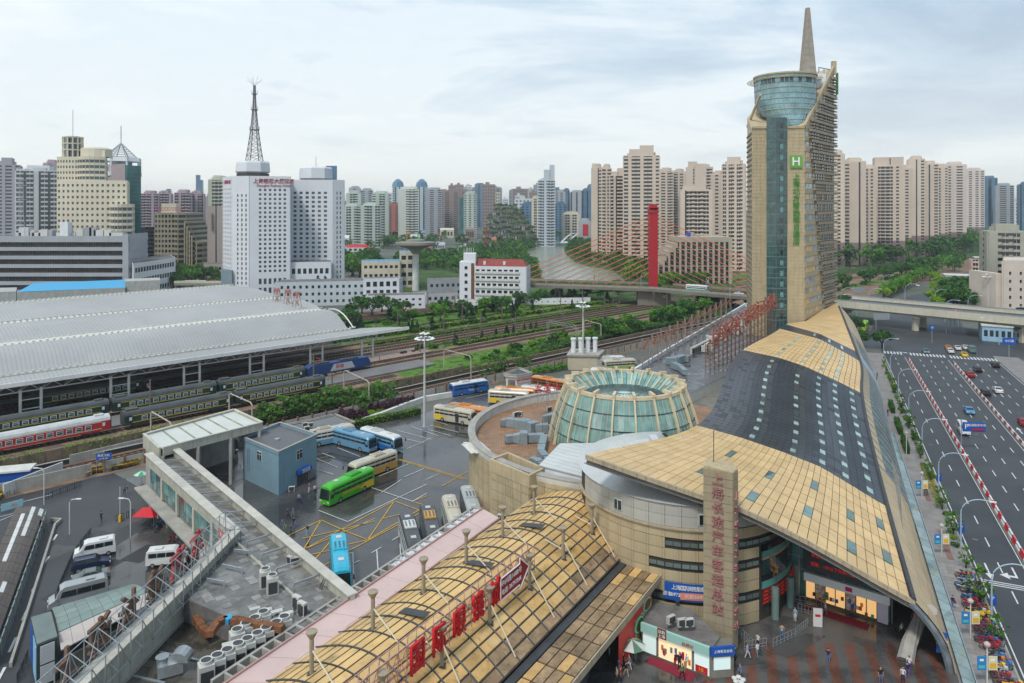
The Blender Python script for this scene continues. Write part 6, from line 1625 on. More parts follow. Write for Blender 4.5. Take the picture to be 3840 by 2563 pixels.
# cars and vans
def car(label,kind,body,loc,rz,cat=None,name=None,group=None):
 spec={'sedan':(4.6,1.8,[(0,.35),(0,.85),(.35,.98),(1.0,1.0),(1.75,1.42),(3.0,1.42),(3.75,.98),(4.5,.85),(4.6,.35)],(1.0,1.75,3.0,3.75,1.0,1.42)),
   'suv':(4.7,1.88,[(0,.4),(0,1.0),(.1,1.15),(.35,1.65),(2.9,1.68),(3.55,1.12),(4.55,.95),(4.7,.4)],(.12,.42,2.85,3.5,1.1,1.66)),
   'van':(5.3,1.95,[(0,.4),(0,1.4),(.12,2.2),(.35,2.32),(3.6,2.32),(4.0,2.15),(4.6,1.35),(5.2,1.1),(5.3,.4)],(.2,.3,3.75,4.5,1.35,2.1)),
   'tallvan':(6.6,2.05,[(0,.4),(0,1.4),(.1,2.5),(.4,2.72),(4.8,2.72),(5.3,2.45),(5.85,1.45),(6.5,1.15),(6.6,.4)],(.2,.3,5.0,5.8,1.45,2.3))}[kind]
 Lc,Wc,out,(wa,wb,wc,wd,z0,z1)=spec;nm=name or{'sedan':'car','suv':'suv','van':'van','tallvan':'van'}[kind]
 rt=rO(nm,label,cat or{'sedan':'car','suv':'SUV','van':'van','tallvan':'van'}[kind],loc,rz,group)
 m=MB();n=len(out)
 def wy(z):return Wc/2*(1 if z<z0+.02 else 1-.16*(z-z0)/max(.1,z1-z0)*(1 if kind in('sedan','suv')else .45))
 cx=Lc/2
 for s,ins in((-1,1),(-1,0),(1,0),(1,1)):
  for x,z in out:
   y=wy(z)*(.90 if ins else 1);xx=cx+(x-cx)*(1 if ins else .985);zz=z if ins else z-.05*(z>.5)
   m.v.append((xx,s*y,zz+(.0)))
 for a in rg(3):
  for i in rg(n):j=(i+1)%n;m.f.append((a*n+i,a*n+j,(a+1)*n+j,(a+1)*n+i));m.m.append(0)
 m.f.append(tuple(rg(n))[::-1]);m.f.append(tuple(rg(3*n,4*n)));m.m+=[0,0]
 # outer side faces
 for a in(1,2):m.f.append(tuple(rg(a*n,(a+1)*n))if a==2 else tuple(rg(a*n,(a+1)*n))[::-1]);m.m.append(0)
 m.B('body',body,rt)
 for s in(-1,1):
  k=2 if kind in('sedan','suv')else 3
  xs0,xs1=(wa+wb)/2+.12,wc+.05
  for i in rg(k):
   a=xs0+(xs1-xs0)*i/k+.04;b=xs0+(xs1-xs0)*(i+1)/k-.04
   y0=s*(wy(z0+.06)+.012);y1=s*(wy(z1-.1)+.012);bl_=b+.28 if i==k-1 else b
   q=[(a-(.15 if i==0 and kind=='sedan' else 0),y0,z0+.06),(bl_,y0,z0+.06),(b,y1,z1-.12),(a,y1,z1-.12)]
   m=MB();m.slab(q if s<0 else q[::-1],(0,s,0),.03);m.B('side_window',dglass,rt)
  m=MB();m.box(Lc-.06,s*Wc*.36,.62,.1,.36,.18);m.B('headlight',lamp,rt)
  m=MB();m.box(.03,s*Wc*.38,.75,.08,.3,.16 if kind!='tallvan' else .5);m.B('tail_light',tail,rt)
  m=MB();m.box(wd-.15,s*(Wc/2+.1),z0,.12,.2,.14);m.B('wing_mirror',body,rt)
 # windscreens following the outline
 def along(xa,za,xb,zb,t):return(xa+(xb-xa)*t,za+(zb-za)*t)
 top=[p for p in out if p[1]>=z1-.1];fx,fz=top[-1];lowp=out[out.index(top[-1])+1];
 A_=along(fx,fz,*lowp,.08);B_=along(fx,fz,*lowp,.92);nrm=VV((fz-lowp[1],0,lowp[0]-fx)).normalized()
 w1_,w2_=wy(A_[1])*.86,wy(B_[1])*.88;o=nrm*.02
 m=MB();m.slab([VV((B_[0],-w2_,B_[1]))+o,VV((B_[0],w2_,B_[1]))+o,VV((A_[0],w1_,A_[1]))+o,VV((A_[0],-w1_,A_[1]))+o],nrm,.03);m.B('windscreen',dglass,rt)
 rx,rz_=top[0];lowq=out[out.index(top[0])-1];A_=along(rx,rz_,*lowq,.1);B_=along(rx,rz_,*lowq,.85 if kind!='van' else .6)
 nrm=VV((-(rz_-lowq[1]),0,rx-lowq[0])).normalized();o=nrm*.02;w1_,w2_=wy(A_[1])*.82,wy(B_[1])*.84
 m=MB();m.slab([VV((A_[0],-w1_,A_[1]))+o,VV((A_[0],w1_,A_[1]))+o,VV((B_[0],w2_,B_[1]))+o,VV((B_[0],-w2_,B_[1]))+o],nrm,.03);m.B('rear_window',dglass,rt)
 r_=.33 if kind!='tallvan' else .38
 for x in(Lc*.18,Lc*.82):
  for s in(-1,1):link('wheel',wheel_me,rt,loc=(x,s*(Wc/2-.12),r_),scale=(r_/.5,.75,r_/.5))
 m=MB();m.box(Lc+.0,0,.42,.05,.45,.13);m.B('number_plate',bluep,rt)
 if kind=='suv':
  m=MB();m.box(1.7,-.7,1.70,2.0,.05,.05);m.box(1.7,.7,1.70,2.0,.05,.05);m.B('roof_rail',steel,rt)
 if kind in('van','tallvan'):
  m=MB();m.box(Lc*.3,0,out[3][1]+.0,1.0,.8,.1);m.B('roof_vent',body,rt)
 return rt
cw=M('car_white',(.66,.67,.66),rough=.25,var=.04);csil=M('car_silver',(.40,.42,.43),rough=.25,metal=.4,var=.05);cnavy=M('car_navy',(.02,.03,.07),rough=.2,var=.1);cgr=M('car_grey_green',(.16,.20,.19),rough=.25,metal=.3,var=.05);cred_=M('car_red',(.35,.02,.02),rough=.25);cyel=M('car_yellow',(.70,.48,.03),rough=.3);cblk=M('car_black',(.02,.02,.022),rough=.2);cteal=M('car_teal',(.12,.22,.20),rough=.3);cblue=M('car_blue',(.10,.28,.50),rough=.3)
def c4(x,y):return(x*.1468,453.33+y*.1468)
def place(kind,lab,mat,fr_,rr_,**k):
 f=G(*fr_);r=G(*rr_);d=(f-r);d.z=0;h=math.atan2(d.y,d.x);n=VV((-sin(h),cos(h),0));
 if n.y<0:n=-n
 L_={'sedan':4.6,'suv':4.7,'van':5.3,'tallvan':6.6}[kind];W_={'sedan':1.8,'suv':1.88,'van':1.95,'tallvan':2.05}[kind]
 c=(f+r)/2+n*W_/2;o=c-VV((cos(h),sin(h),0))*L_/2;return car(lab,kind,mat,(o.x,o.y,.04),h,**k)
place('tallvan','large silver van with long dark side glass, nearest the glass canopy',csil,c4(430,1070),c4(640,1015))
place('sedan','grey green sedan parked between the dark SUV and the large silver van',cgr,c4(525,905),c4(710,865))
place('suv','dark navy SUV with roof rails parked beside the white minibus',cnavy,c4(715,785),c4(520,825))
place('van','white minibus with grey stripe parked at the upper end of the fenced bay',cw,c4(560,735),c4(730,700))
place('van','white van standing alone below the windows of the passage building',cw,c4(1205,770),c4(1050,785))
# avenue traffic
AV=[('sedan','teal taxi in the nearest carriageway approaching the flyover',cteal,382,142,-1),('sedan','grey blue car with pale roof in the middle carriageway',cblue,568,400,-1),('van','white minivan in the middle carriageway beside the red and white barrier',cw,543,485,-1),
('sedan','yellow taxi waiting near the zebra crossing',cyel,547,157,1),('van','pale van with boxes beside the yellow taxi at the crossing',cteal,580,140,1),('sedan','white car first behind the far barrier at the crossing',cw,488,141,1),('sedan','orange red car behind the barrier closest to the crossing',borange,478,126,1),('sedan','white car in the second lane at the crossing',cw,519,128,1),('sedan','black car with lit tail lamps alone in the right lane near the sign gantry',cblk,681,202,1),
('sedan','dark grey car, upper one of the pair between the arrows',cblk,605,222,1),('sedan','dark red car, lower one of the pair between the arrows',cred_,573,243,1),('sedan','black car with red tail lamps beside the white one',cblk,640,322,1),('sedan','white car with red tail lamps beside the black one',cw,692,312,1),('sedan','dark red car cut by the photo edge',cred_,803,452,1),('sedan','white taxi at the far side of the crossing',cw,553,126,1)]
for kind,lab,mt,x,y,dr_ in AV:
 p=G(837.3+x*.2319,320+y*.2319);p.z=.05;d=RD(2.3,0)*dr_;car(lab,kind,mt,p-d,RA if dr_>0 else RA+PI)
for i,(px,py,mt,l)in enumerate(((880,304,cyel,'yellow taxi'),(895,300,cw,'white car'),(893,306,cw,'white van'),(911,307,cw,'white car nearest the flyover parapet'),(925,308,cblk,'black van'),(886,299,csil,'blue grey van'),(898,289,cw,'white pickup'),(917,286,cw,'small white car'),(894,291,cblk,'dark car'))):
 p=G(px,py);car(l+' on the avenue beyond the flyover '+('in the queue' if i<4 else('heading away','beside the queue','at the bend','furthest along','behind the pickup')[i-4]),'van' if 'van' in l else 'sedan',mt,(p.x,p.y,.04),RA+(PI if i%2 else 0))
# bus-stop green city bus
coachbus('lime green city bus half hidden behind the terminal foot under the flyover',(146.5,298),(140.5,289),bm('bright_lime',(.30,.60,.05)),blime,name='city_bus',Lb=10)
# red and white barriers
brd=flat('barrier_red',(.55,.02,.03),.5);bwt=flat('barrier_white',(.70,.70,.68),.5);bpk=flat('barrier_faded_red',(.32,.07,.07),.6)
for s,mA,mB_,lab in((26.5,bwt,brd,'bright red and white plastic barrier along the near carriageway'),(39.1,bwt,bpk,'faded red and white barrier in the middle of the avenue')):
 br=rO('road_barrier',lab,'barrier',RD(150,s),w=True);t=55;k=0
 while t<266:
  L_=2.3;m=MB();hh=1.0 if s<30 else .75
  a=RD(t,s-.2,0);v=RD(L_*.97,0);m.ob(a,v,RD(0,.4),(0,0,hh*.5));m.ob(RD(t,s-.1,hh*.5),v,RD(0,.2),(0,0,hh*.5));m.B('barrier_unit',(mA,mB_)[k%2],br);t+=L_;k+=1
 m=MB();m.ob(RD(55,s-.45,.0),RD(212,0),RD(0,.9),(0,0,.12));m.B('barrier_kerb',concd,br)
# street lamps
lpb=M('lamp_blue_grey',(.38,.50,.58),rough=.4,metal=.2,var=.05)
lpm=MB();lpm.tb([(0,0,0),(0,0,5.2)],[.12,.09],8)
lam=MB();lam.tb([(0,0,5.2)]+[(2.6*(1-cos(a)),0,5.2+2.3*sin(a))for a in[PI/2*i/8 for i in rg(1,9)]]+[(3.6,0,7.42)],.075,8)
lhd=MB();lhd.box(3.95,0,7.34,.9,.3,.13)
pm_,am_,hm_=lpm.mesh('pole',lpb),lam.mesh('curved_arm',lpb),lhd.mesh('lamp_head',white)
def slamp(p,rz,label,group=None,sc_=1):
 rt=rO('street_lamp',label,'street lamp',p,rz,group);link('pole',pm_,rt);link('curved_arm',am_,rt);link('lamp_head',hm_,rt);rt.scale=(sc_,)*3;return rt
ords=['first','second','third','fourth','fifth','sixth','seventh','eighth','ninth','tenth']
for i,t in enumerate((82.5,102,122.5,144,166,190,214,238,262)):
 slamp(RD(t,18.9,.14),RA-PI/2,'%s curved street lamp counting up the sidewalk from the viewer'%ords[i],'curved street lamps along the sidewalk')
for i,(px,py,f)in enumerate(((869,308,1),(841,307,1),(857,316,-1),(905,302,1),(935,309,1),(945,322,1),(968,316,1),(1012,330,1),(883,291,1),(958,327,-1),(999,345,-1))):
 slamp(G(px,py),RA-PI/2*f,('lamp before the flyover at the tower foot','lamp right beside the hotel tower on the flyover level','lamp left of the avenue at the flyover','lamp in the middle of the avenue trees','lamp at the right avenue trees','lamp in front of the flyover at the crossing','lamp beyond the flyover near the grey block','lamp at the right photo edge before the flyover','lamp far up the tree lined avenue','short lamp right of the crossing','lamp near the blue direction sign')[i],'lamps around the flyover',1.3)
# plain park style lamps and banners on the sidewalk
bnb=flat('banner_blue',(.03,.22,.50),.5);bny=flat('banner_cream',(.66,.64,.45),.5)
for i,t in enumerate((80.6,88.5,97.5,119,141,165)):
 p=RD(t,16.0,.14);rt=rO('globe_lamp','%s globe lamp post counting up the sidewalk from the viewer'%ords[i],'lamp post',p,group='globe lamp posts on the sidewalk')
 m=MB();m.tb([(0,0,0),(0,0,4.0)],.07,8);m.B('pole',offw,rt);m=MB();m.lt([(.1,4.0),(.3,4.15),(.32,4.35),(.1,4.55)],(0,0,0),12);m.B('globe',M('globe_grey',(.45,.43,.38),rough=.4),rt)
 if i!=5:
  bp_=RD(t+.0,16.0,.14)
  for s,mt,l in((-1,bnb,'blue'),(1,bny,'cream')):
   b=rO('pole_banner','%s banner hanging on the %s globe lamp post'%(l,ords[i]),'banner',bp_,w=True)
   m=MB();o=bp_+VV((.12*s if s>0 else-1.05,-.05,1.6));m.ob(o,(.93,0,0),(0,.05,0),(0,0,1.45));m.B('cloth',mt,b)
   m=MB();m.ob(o+VV((.12,-.02,.2)),(.66,0,0),(0,.02,0),(0,0,.3 if s<0 else .55));m.B('print',flat('print_teal',(.10,.45,.42))if s<0 else yel,b)
   m=MB();m.ob(o+VV((.25,-.02,.95)),(.4,0,0),(0,.02,0),(0,0,.22));m.B('print',whitet,b)
# blue parking signs
for i,(t,s)in enumerate(((146,18.9),(103,18.9),(124,18.9))):
 p=RD(t,s,.14);rt=rO('parking_sign','small blue parking sign %s'%('beside the yellow flowers on a lamp','near the bikes low on a lamp post','between the two young trees on the sidewalk')[i],'sign',p,w=True)
 m=MB();m.tb([p+VV((.25,-.2,0)),p+VV((.25,-.2,3))],.04,6);m.B('post',steel,rt);m=MB();m.ob(p+VV((-.2,-.28,1.7)),(.85,0,0),(0,.05,0),(0,0,1.3));m.B('board',bluep,rt);text('P',p+VV((.22,-.3,2.6)),(0,-1,0),.55,whitet,rt,.01)
bgp=rO('parking_gantry_sign','large blue P board with arrow on a post inside the near barrier','sign',RD(172,26.6),w=True)
p=RD(172,26.6,0);m=MB();m.tb([p,p+VV((0,0,6.4))],.1,8);m.B('post',steel,bgp)
m=MB();m.ob(p+VV((.2,-.1,4.0)),(4.6,-.3,0),(0,.1,0),(0,0,1.9));m.B('board',bluep,bgp);text('P',p+VV((.95,-.2,5.0)),(-.06,-1,0),1.5,whitet,bgp,.01);text('恒通路停车场',p+VV((3.0,-.33,5.3)),(-.06,-1,0),.6,whitet,bgp,.01);m=MB();m.ob(p+VV((2.0,-.38,4.3)),(2.3,-.15,0),(0,.02,0),(0,0,.4));m.B('red_strip',redp,bgp)
for px,py,w,lab,tx in((994,327,5,'large blue direction board above the far barrier','恒丰路'),(1009,358,4.5,'blue direction board beside the right edge of the photo','中兴路'),(932,343,1.6,'narrow blue sign standing on the barrier at the crossing','停')):
 p=G(px,py);rt=rO('direction_sign',lab,'road sign',p,w=True);m=MB();m.tb([p,p+VV((0,0,6.5))],.12,8);m.B('post',steel,rt);m=MB();m.ob(p+VV((-w/2,-.15,4.4)),(w,0,0),(0,.1,0),(0,0,2.3));m.B('board',bluep,rt);text(tx,p+VV((0,-.2,5.6)),(0,-1,0),1.0,whitet,rt,.01)
for px,py,l in((876,316,'left'),(876,330,'lower left'),(855,300,'far')):
 p=G(px,py);rt=rO('road_sign_back','grey back of the '+l+' direction board beside the flyover','road sign',p,w=True);m=MB();m.tb([p,p+VV((0,0,6.5))],.14,8);m.B('post',steel,rt);m=MB();m.ob(p+VV((-1,-.15,4.2)),(6.5,0,0),(0,.1,0),(0,0,2.6));m.B('board',steel,rt)
# bicycles
def bikeproto():
 rt=rO('bicycle','x','bicycle',(0,0,0));wm=MB();n=12
 for r in(.30,):wm.tb([(r*cos(2*PI*i/n),0,.33+r*sin(2*PI*i/n))for i in rg(n+1)],.035,4,caps=False)
 for i in rg(4):a=PI*i/4;wm.beam((-.3*cos(a),0,.33-.3*sin(a)),(.3*cos(a),0,.33+.3*sin(a)),.015)
 w=wm.mesh('wheel',dsteel);link('wheel',w,rt,loc=(-.52,0,0));link('wheel',w,rt,loc=(.52,0,0))
 m=MB()
 for a,b in(((-.52,.33),(-.15,.75)),((-.52,.33),(0,.3)),((0,.3),(-.2,.9)),((0,.3),(.4,.8)),((-.15,.72),(.38,.82)),((.52,.33),(.36,1.0))):m.beam((a[0],0,a[1]),(b[0],0,b[1]),.06)
 m.box(-.55,0,.66,.55,.12,.04);m.box(.6,0,.72,.28,.3,.22);m.B('frame',M('bike_yellow',(.75,.48,.02),rough=.4),rt)
 m=MB();m.box(-.22,0,.9,.26,.16,.07);m.B('saddle',rubber,rt);m=MB();m.beam((.33,-.25,1.02),(.33,.25,1.02),.04);m.B('handlebar',dsteel,rt);return rt
bk=bikeproto();tree_of(bk);YB=MATS['bike_yellow'];RB=M('bike_red',(.38,.03,.05),rough=.4);BB=M('bike_blue',(.05,.22,.5),rough=.4);WB=M('bike_silver',(.5,.52,.54),rough=.4);GB=M('bike_dark',(.05,.06,.07),rough=.4);OB=M('bike_orange',(.65,.2,.03),rough=.4)
first=[True]
def bike(p,rz,mt,lab,grp):
 if first[0]:first[0]=False;bk.location=p;bk.rotation_euler=(0,0,rz);bk['label']=lab;bk['group']=grp;return
 dup(bk,p,rz,lab,grp,scale=1.2,swap={'bike_yellow':mt}if mt is not YB else None)
def c4b(x,y):return(x*.1468,453.33+y*.1468)
for i in rg(46):
 f=i/46;px=c4b(590+360*f,0)[0];py=c4b(0,150-75*f)[1];p=G(px,py+ru(-.6,.6),.02);bike(p,ru(1.0,1.6),YB,'yellow hire bicycle in the dense row along the street wall','yellow bicycles along the street wall')
for i in rg(26):
 f=i/26;p=G(65+24*f,476.5-7*f+ru(-1.5,1.5),.02);bike(p,ru(1.0,1.8),RB,'dark red bicycle in the heap left of the yellow ones','dark red bicycles by the street wall')
for i in rg(14):
 p=G(-4+i*2.0,500-i*.9,.02);bike(p,2.1+ru(-.2,.2),YB,'yellow hire bicycle behind the small poster at the left edge','yellow bicycles at the left edge')
for i in rg(58):
 t=88+rd()*26;s=17.7+ru(-.6,.6);mt=rc((RB,RB,WB,BB,GB,GB,OB,YB));bike(RD(t,s,.15),RA-PI/2+ru(-.35,.35),mt,{'bike_red':'red','bike_silver':'silver','bike_blue':'blue','bike_dark':'dark','bike_orange':'orange','bike_yellow':'yellow'}[mt.name]+' bicycle among those crammed along the sidewalk kerb','bicycles along the sidewalk kerb')
# people
skin=M('skin',(.42,.26,.18),rough=.6,var=.05);hairm=flat('hair_black',(.012,.010,.009),.6);shoe=flat('shoe_dark',(.02,.02,.02),.6)
shirt0=flat('shirt_slot',(.1,.1,.12),.8);trou0=flat('trouser_slot',(.03,.035,.05),.8)
def person_mesh(name,pose):
 """one continuous skinned body;joints in metres, y forward"""
 J=dict(pel=(0,0,.95,.145),wst=(0,0,1.10,.135),cst=(0,.0,1.32,.155),nck=(0,.0,1.47,.062),hd0=(0,.01,1.56,.075),hd1=(0,.02,1.64,.098),hd2=(0,.01,1.72,.07))
 E=[('pel','wst'),('wst','cst'),('cst','nck'),('nck','hd0'),('hd0','hd1'),('hd1','hd2')]
 lk={'stand':(.04,-.02,.0),'walk':(.30,-.26,.5),'walk2':(-.22,.26,-.4)}[pose]
 for s,sg in(('l',-1),('r',1)):
  f=lk[0]if sg<0 else lk[1];a=lk[2]*(-sg)*.5
  J['hip'+s]=(sg*.10,0,.90,.095);J['kn'+s]=(sg*.11,f*.55+.03,.50,.062);J['an'+s]=(sg*.12,f,.10,.042);J['to'+s]=(sg*.14,f+.17,.04,.04)
  J['sh'+s]=(sg*.19,0,1.40,.062);J['el'+s]=(sg*.25,-.03+a*.35,1.13,.042);J['wr'+s]=(sg*.25,.06+a*.8,.90,.028);J['ha'+s]=(sg*.245,.09+a*.9,.82,.036);J['fi'+s]=(sg*.235,.11+a,.75,.018)
  E+=[('pel','hip'+s),('hip'+s,'kn'+s),('kn'+s,'an'+s),('an'+s,'to'+s),('cst','sh'+s),('sh'+s,'el'+s),('el'+s,'wr'+s),('wr'+s,'ha'+s),('ha'+s,'fi'+s)]
 ks=list(J);me=bpy.data.meshes.new(name);me.from_pydata([J[k][:3]for k in ks],[(ks.index(a),ks.index(b))for a,b in E],[])
 o=bpy.data.objects.new(name,me);COL.objects.link(o)
 md=o.modifiers.new('s','SKIN');
 for i,k in enumerate(ks):v=me.skin_vertices[0].data[i];v.radius=(J[k][3],J[k][3]*(.72 if k in('pel','wst','cst')else 1));v.use_root=(k=='pel')
 sb=o.modifiers.new('u','SUBSURF');sb.levels=1
 dg=bpy.context.evaluated_depsgraph_get();r=bpy.data.meshes.new_from_object(o.evaluated_get(dg));bpy.data.objects.remove(o);r.name=name
 r.materials.clear()
 for m_ in(skin,shirt0,trou0,hairm,shoe):r.materials.append(m_)
 for p in r.polygons:
  c=p.center;x,y,z=c;ax=abs(x)
  if z>1.60 and(y<.035 or z>1.70):mi=3
  elif z>1.45:mi=0
  elif ax>.2 and z<1.18:mi=0
  elif ax>.215 and z<.95:mi=0
  elif z>.96:mi=1
  elif z>.10:mi=2
  else:mi=4
  p.material_index=mi;p.use_smooth=True
 return r
PM=[person_mesh('person','stand'),person_mesh('person','walk'),person_mesh('person','walk2')]
cols={'black':(.02,.02,.022),'white':(.62,.62,.62),'blue':(.08,.18,.42),'light blue':(.28,.45,.62),'red':(.45,.03,.03),'grey':(.22,.22,.23),'navy':(.02,.03,.09),'green':(.08,.25,.12),'purple':(.16,.08,.3),'beige':(.42,.34,.24)}
CM={k:flat('cloth_'+k.replace(' ','_'),v,.85)for k,v in cols.items()}
bagm=M('bag_cloth',(.06,.07,.12),rough=.8)
def person(px,py,shirt,tr,where,pose=0,rz=None,z=0,bag=None,sc_=1.0):
 p=G(px,py,z)if not isinstance(px,Vector)else px
 lab='person in %s top, %s trousers, %s'%(shirt,tr,where)
 o=link('person',PM[pose],loc=(p.x,p.y,p.z+.06),rz=ru(0,6.28)if rz is None else rz,label=lab,cat='person');o.scale=(sc_,)*3
 for i,m_ in((1,CM[shirt]),(2,CM[tr])):o.material_slots[i].link='OBJECT';o.material_slots[i].material=m_
 if bag:
  b=rO('shoulder_bag',bag+' carried by the person '+where,'bag',(p.x+.3,p.y-.05,p.z+.06));m=MB();m.box(0,0,.72,.13,.34,.32);m.B('bag_body',bagm if 'red' not in bag else CM['red'],b);m=MB();m.beam((0,-.12,1.0),(-.12,0,1.42),.03);m.B('strap',bagm,b)
def q2(x,y):return(186.7+x*.12976,480+y*.12976)
for a in((*q2(943,100),'purple','white','walking left beside the blue office',1),(*q2(988,112),'white','black','walking near the green coach front',2),(*q2(865,182),'light blue','navy','walking alone with a folder below the blue office',1),(*q2(778,300),'black','black','left of the pair crossing the wet yard',1),(*q2(820,298),'blue','grey','right of the pair crossing the wet yard',2),
   (*q2(738,390),'blue','grey','leading the small group with luggage',1),(*q2(765,425),'green','grey','at the lower left of the small group',2),(*q2(803,430),'black','black','in the middle of the small group',0),(*q2(825,370),'black','blue','atop the small group with bag',1),(*q2(932,432),'navy','light blue','walking toward the cyan coach',2)):person(*a[:5],a[5])
def c4c(x,y):return(x*.1468,453.33+y*.1468)
person(*c4c(690,470),'navy','navy','crossing the street before the fenced bay',1);person(*c4c(848,282),'blue','black','left of two near the green parasol');person(*c4c(868,285),'black','grey','right of two near the green parasol',2)
person(*c4c(275,520),'black','navy','on the ramp beside the brown shelter',0);person(*c4c(290,535),'red','black','in red on the ramp beside the brown shelter',1);person(*c4c(450,1560),'white','navy','under the scaffold at the photo bottom',0)
person(*c4c(1040,470),'black','black','sitting place beside the red tent',0)
def p4(x,y):return(586.7+x*.1468,453.33+y*.1468)
for x,y,s,t,w,po in((155,1425,'light blue','black','left of the green parasol',0),(330,1415,'blue','grey','under the green parasol',0),(218,1510,'purple','grey','in the group left of the red carpet, bald',1),(248,1470,'black','black','behind the group left of the red carpet',0),(290,1480,'grey','white','right of the group beside the red carpet',2),(270,1530,'black','beige','right side of the group left of the red carpet',1),(205,1568,'beige','black','lower left of the group near the hoarding',0),(232,1565,'red','navy','bottom of the group near the hoarding',0),
 (632,1470,'black','black','at the shop entrance on the red carpet',0),(680,1475,'grey','beige','at the shop entrance among the clothes',0),(700,1470,'purple','blue','at the right of the shop entrance',0),(652,1545,'green','black','walking on the red carpet corner',1),(1095,1400,'light blue','white','carrying a pale bag near the sign column',1),(1165,1395,'white','grey','walking behind the sign column railing',2),(1165,1330,'white','black','closer to the railing behind the sign column',0),(1012,1420,'navy','black','right at the foot of the sign column',0),
 (1045,1545,'blue','navy','at the bottom edge near the floodlight',0),(1330,1265,'beige','blue','behind the steel railing in the plaza',0),(1420,1150,'light blue','white','at the entrance barrier of the terminal',0),(1625,1105,'white','grey','at the right pillar near the white panel',2),(1645,1435,'navy','blue','standing alone on the striped plaza',0)):
 person(*p4(x,y),s,t,w,po,bag='dark bag' if(x in(1095,1165)and y>1380)else None)
def p5(x,y):return(837.3+x*.2319,320+y*.2319)
for x,y,s,t,w,po,b in((278,1368,'white','black','with white jacket in the plaza near the shop carpet',1,None),(310,1518,'white','purple','in the plaza near the blue corner sign',2,None),(283,1568,'white','navy','at the very bottom of the plaza',0,None),(187,1568,'black','blue','at the bottom left of the flank arch',0,None),(302,1545,'navy','purple','behind the corner sign one',0,None),(382,752,'navy','black','walking up the sidewalk past the first trees',1,None),(497,1248,'navy','blue','walking on the sidewalk with an orange bag',2,'red bag'),
 (272,412,'black','grey','on the narrow planting strip of the sidewalk',0,None),(218,415,'black','navy','beside the green planter boxes',1,None),(155,272,'white','navy','left one of the pair near the planters',1,None),(168,272,'black','grey','right one of the pair near the planters',2,None),(172,250,'blue','navy','beyond the pair near the planters',0,None),(193,215,'black','red','far up the sidewalk by the hedge box',0,None),(330,1320,'red','black','in red under the arch beside the shop',0,None),(148,1288,'black','beige','in front of the lit shop counter',0,None)):
 person(*p5(x,y),s,t,w,po,bag=b,z=.14 if x>210 and y<1300 and y!=1288 else 0)
person(*((240+1172*.1191),(293.3+575*.1191)),'black','black','standing alone on the open end of the platform',0,z=.5)
person(240+742*.1191,293.3+735*.1191,'blue','navy','working beside the luggage trolleys',0,z=.55);person(240+675*.1191,293.3+752*.1191,'light blue','navy','bending on the platform near the trolleys',1,z=.55)
# parasols, tents
def parasol(p,r,h,mt,lab):
 rt=rO('parasol',lab,'parasol',p);m=MB();n=8;b=0
 m.v.append((0,0,h));
 for i in rg(n):a=2*PI*i/n;m.v.append((r*cos(a),r*sin(a),h-r*.42))
 for i in rg(n):m.f.append((0,1+i,1+(i+1)%n));m.m.append(i%2)
 m.B('canopy',[mt,offw],rt);m=MB();m.tb([(0,0,0),(0,0,h)],.03,6);m.B('pole',steel,rt);m=MB();m.box(0,0,0,.5,.5,.12);m.B('base',concd,rt)
gpar=flat('parasol_green',(.04,.38,.16),.7)
parasol(G(141.5,485),1.35,2.6,gpar,'green and white parasol at the upper corner of the passage building');parasol(G(632,664),1.5,2.7,M('parasol_dark_green',(.10,.22,.14),rough=.7),'green and pale striped parasol left of the mint shop')
tn=rO('market_tent','red canvas tent at the foot of the passage building','tent',G(147,520),w=True);c=G(146,526);m=MB()
b4=[c+VV((x,y,1.9))for x,y in((-1.7,-1.2),(1.9,-1.4),(2.0,1.4),(-1.5,1.5))];m.v=[tuple(p)for p in b4]+[tuple(c+VV((-.5,0,2.9))),tuple(c+VV((.8,0,2.9)))]
m.f=[(0,1,5,4),(1,2,5),(2,3,4,5),(3,0,4)];m.m=[0]*4;m.B('canvas',flat('tent_red',(.55,.02,.03),.6),tn)
for p in b4:m=MB();m.tb([p,VV((p.x,p.y,0))],.03,5);m.B('leg',steel,tn)
# plaza shop with sign boards
mint=flat('mint_board',(.32,.55,.48),.6)
shp=rO('mint_shop','small clothes shop with mint fascia and bright display beside the sign column','shop',(17.5,79,0),w=True)
q0,q1=VV((14.6,80.9,0)),VV((21.0,76.3,0));dv=q1-q0;nv=VV((dv.y,-dv.x,0)).normalized()
m=MB();m.pr([(q0.x,q0.y),(q1.x,q1.y),(q1.x+1.8,q1.y+2.6),(21,84.5),(17,86),(15.5,84)],0,2.9);m.B('shop_body',concd,shp)
m=MB();m.ob(q0+VV((0,0,2.5)),dv,nv*.35,(0,0,.95));m.B('fascia',mint,shp)
inner=flat('lit_interior',(.85,.62,.38),.6,emit=.45);disp=flat('lit_display',(.62,.75,.72),.6,emit=.25)
for u0,u1,mt in((.02,.22,disp),(.26,.74,inner),(.78,.99,disp)):m=MB();m.ob(q0+dv*u0+VV((0,0,.25)),dv*(u1-u0),nv*.08,(0,0,2.1));m.B('display_window',mt,shp)
for i in rg(22):
 u=.28+.44*rd();m=MB();m.ob(q0+dv*u+nv*.1+VV((0,0,.3+rd()*1.1)),dv*.03,nv*.12,(0,0,.55));m.B('garment',rc(list(CM.values())+[borange,redp,MATS['bus_pink']]),shp)
m=MB();m.ob(q0+dv*.80+nv*.1+VV((0,0,.3)),dv*.17,nv*.04,(0,0,.75));m.B('sale_burst',redp,shp);text('10.',q0+dv*.885+nv*.17+VV((0,0,.68)),nv,.6,yel,shp,.01)
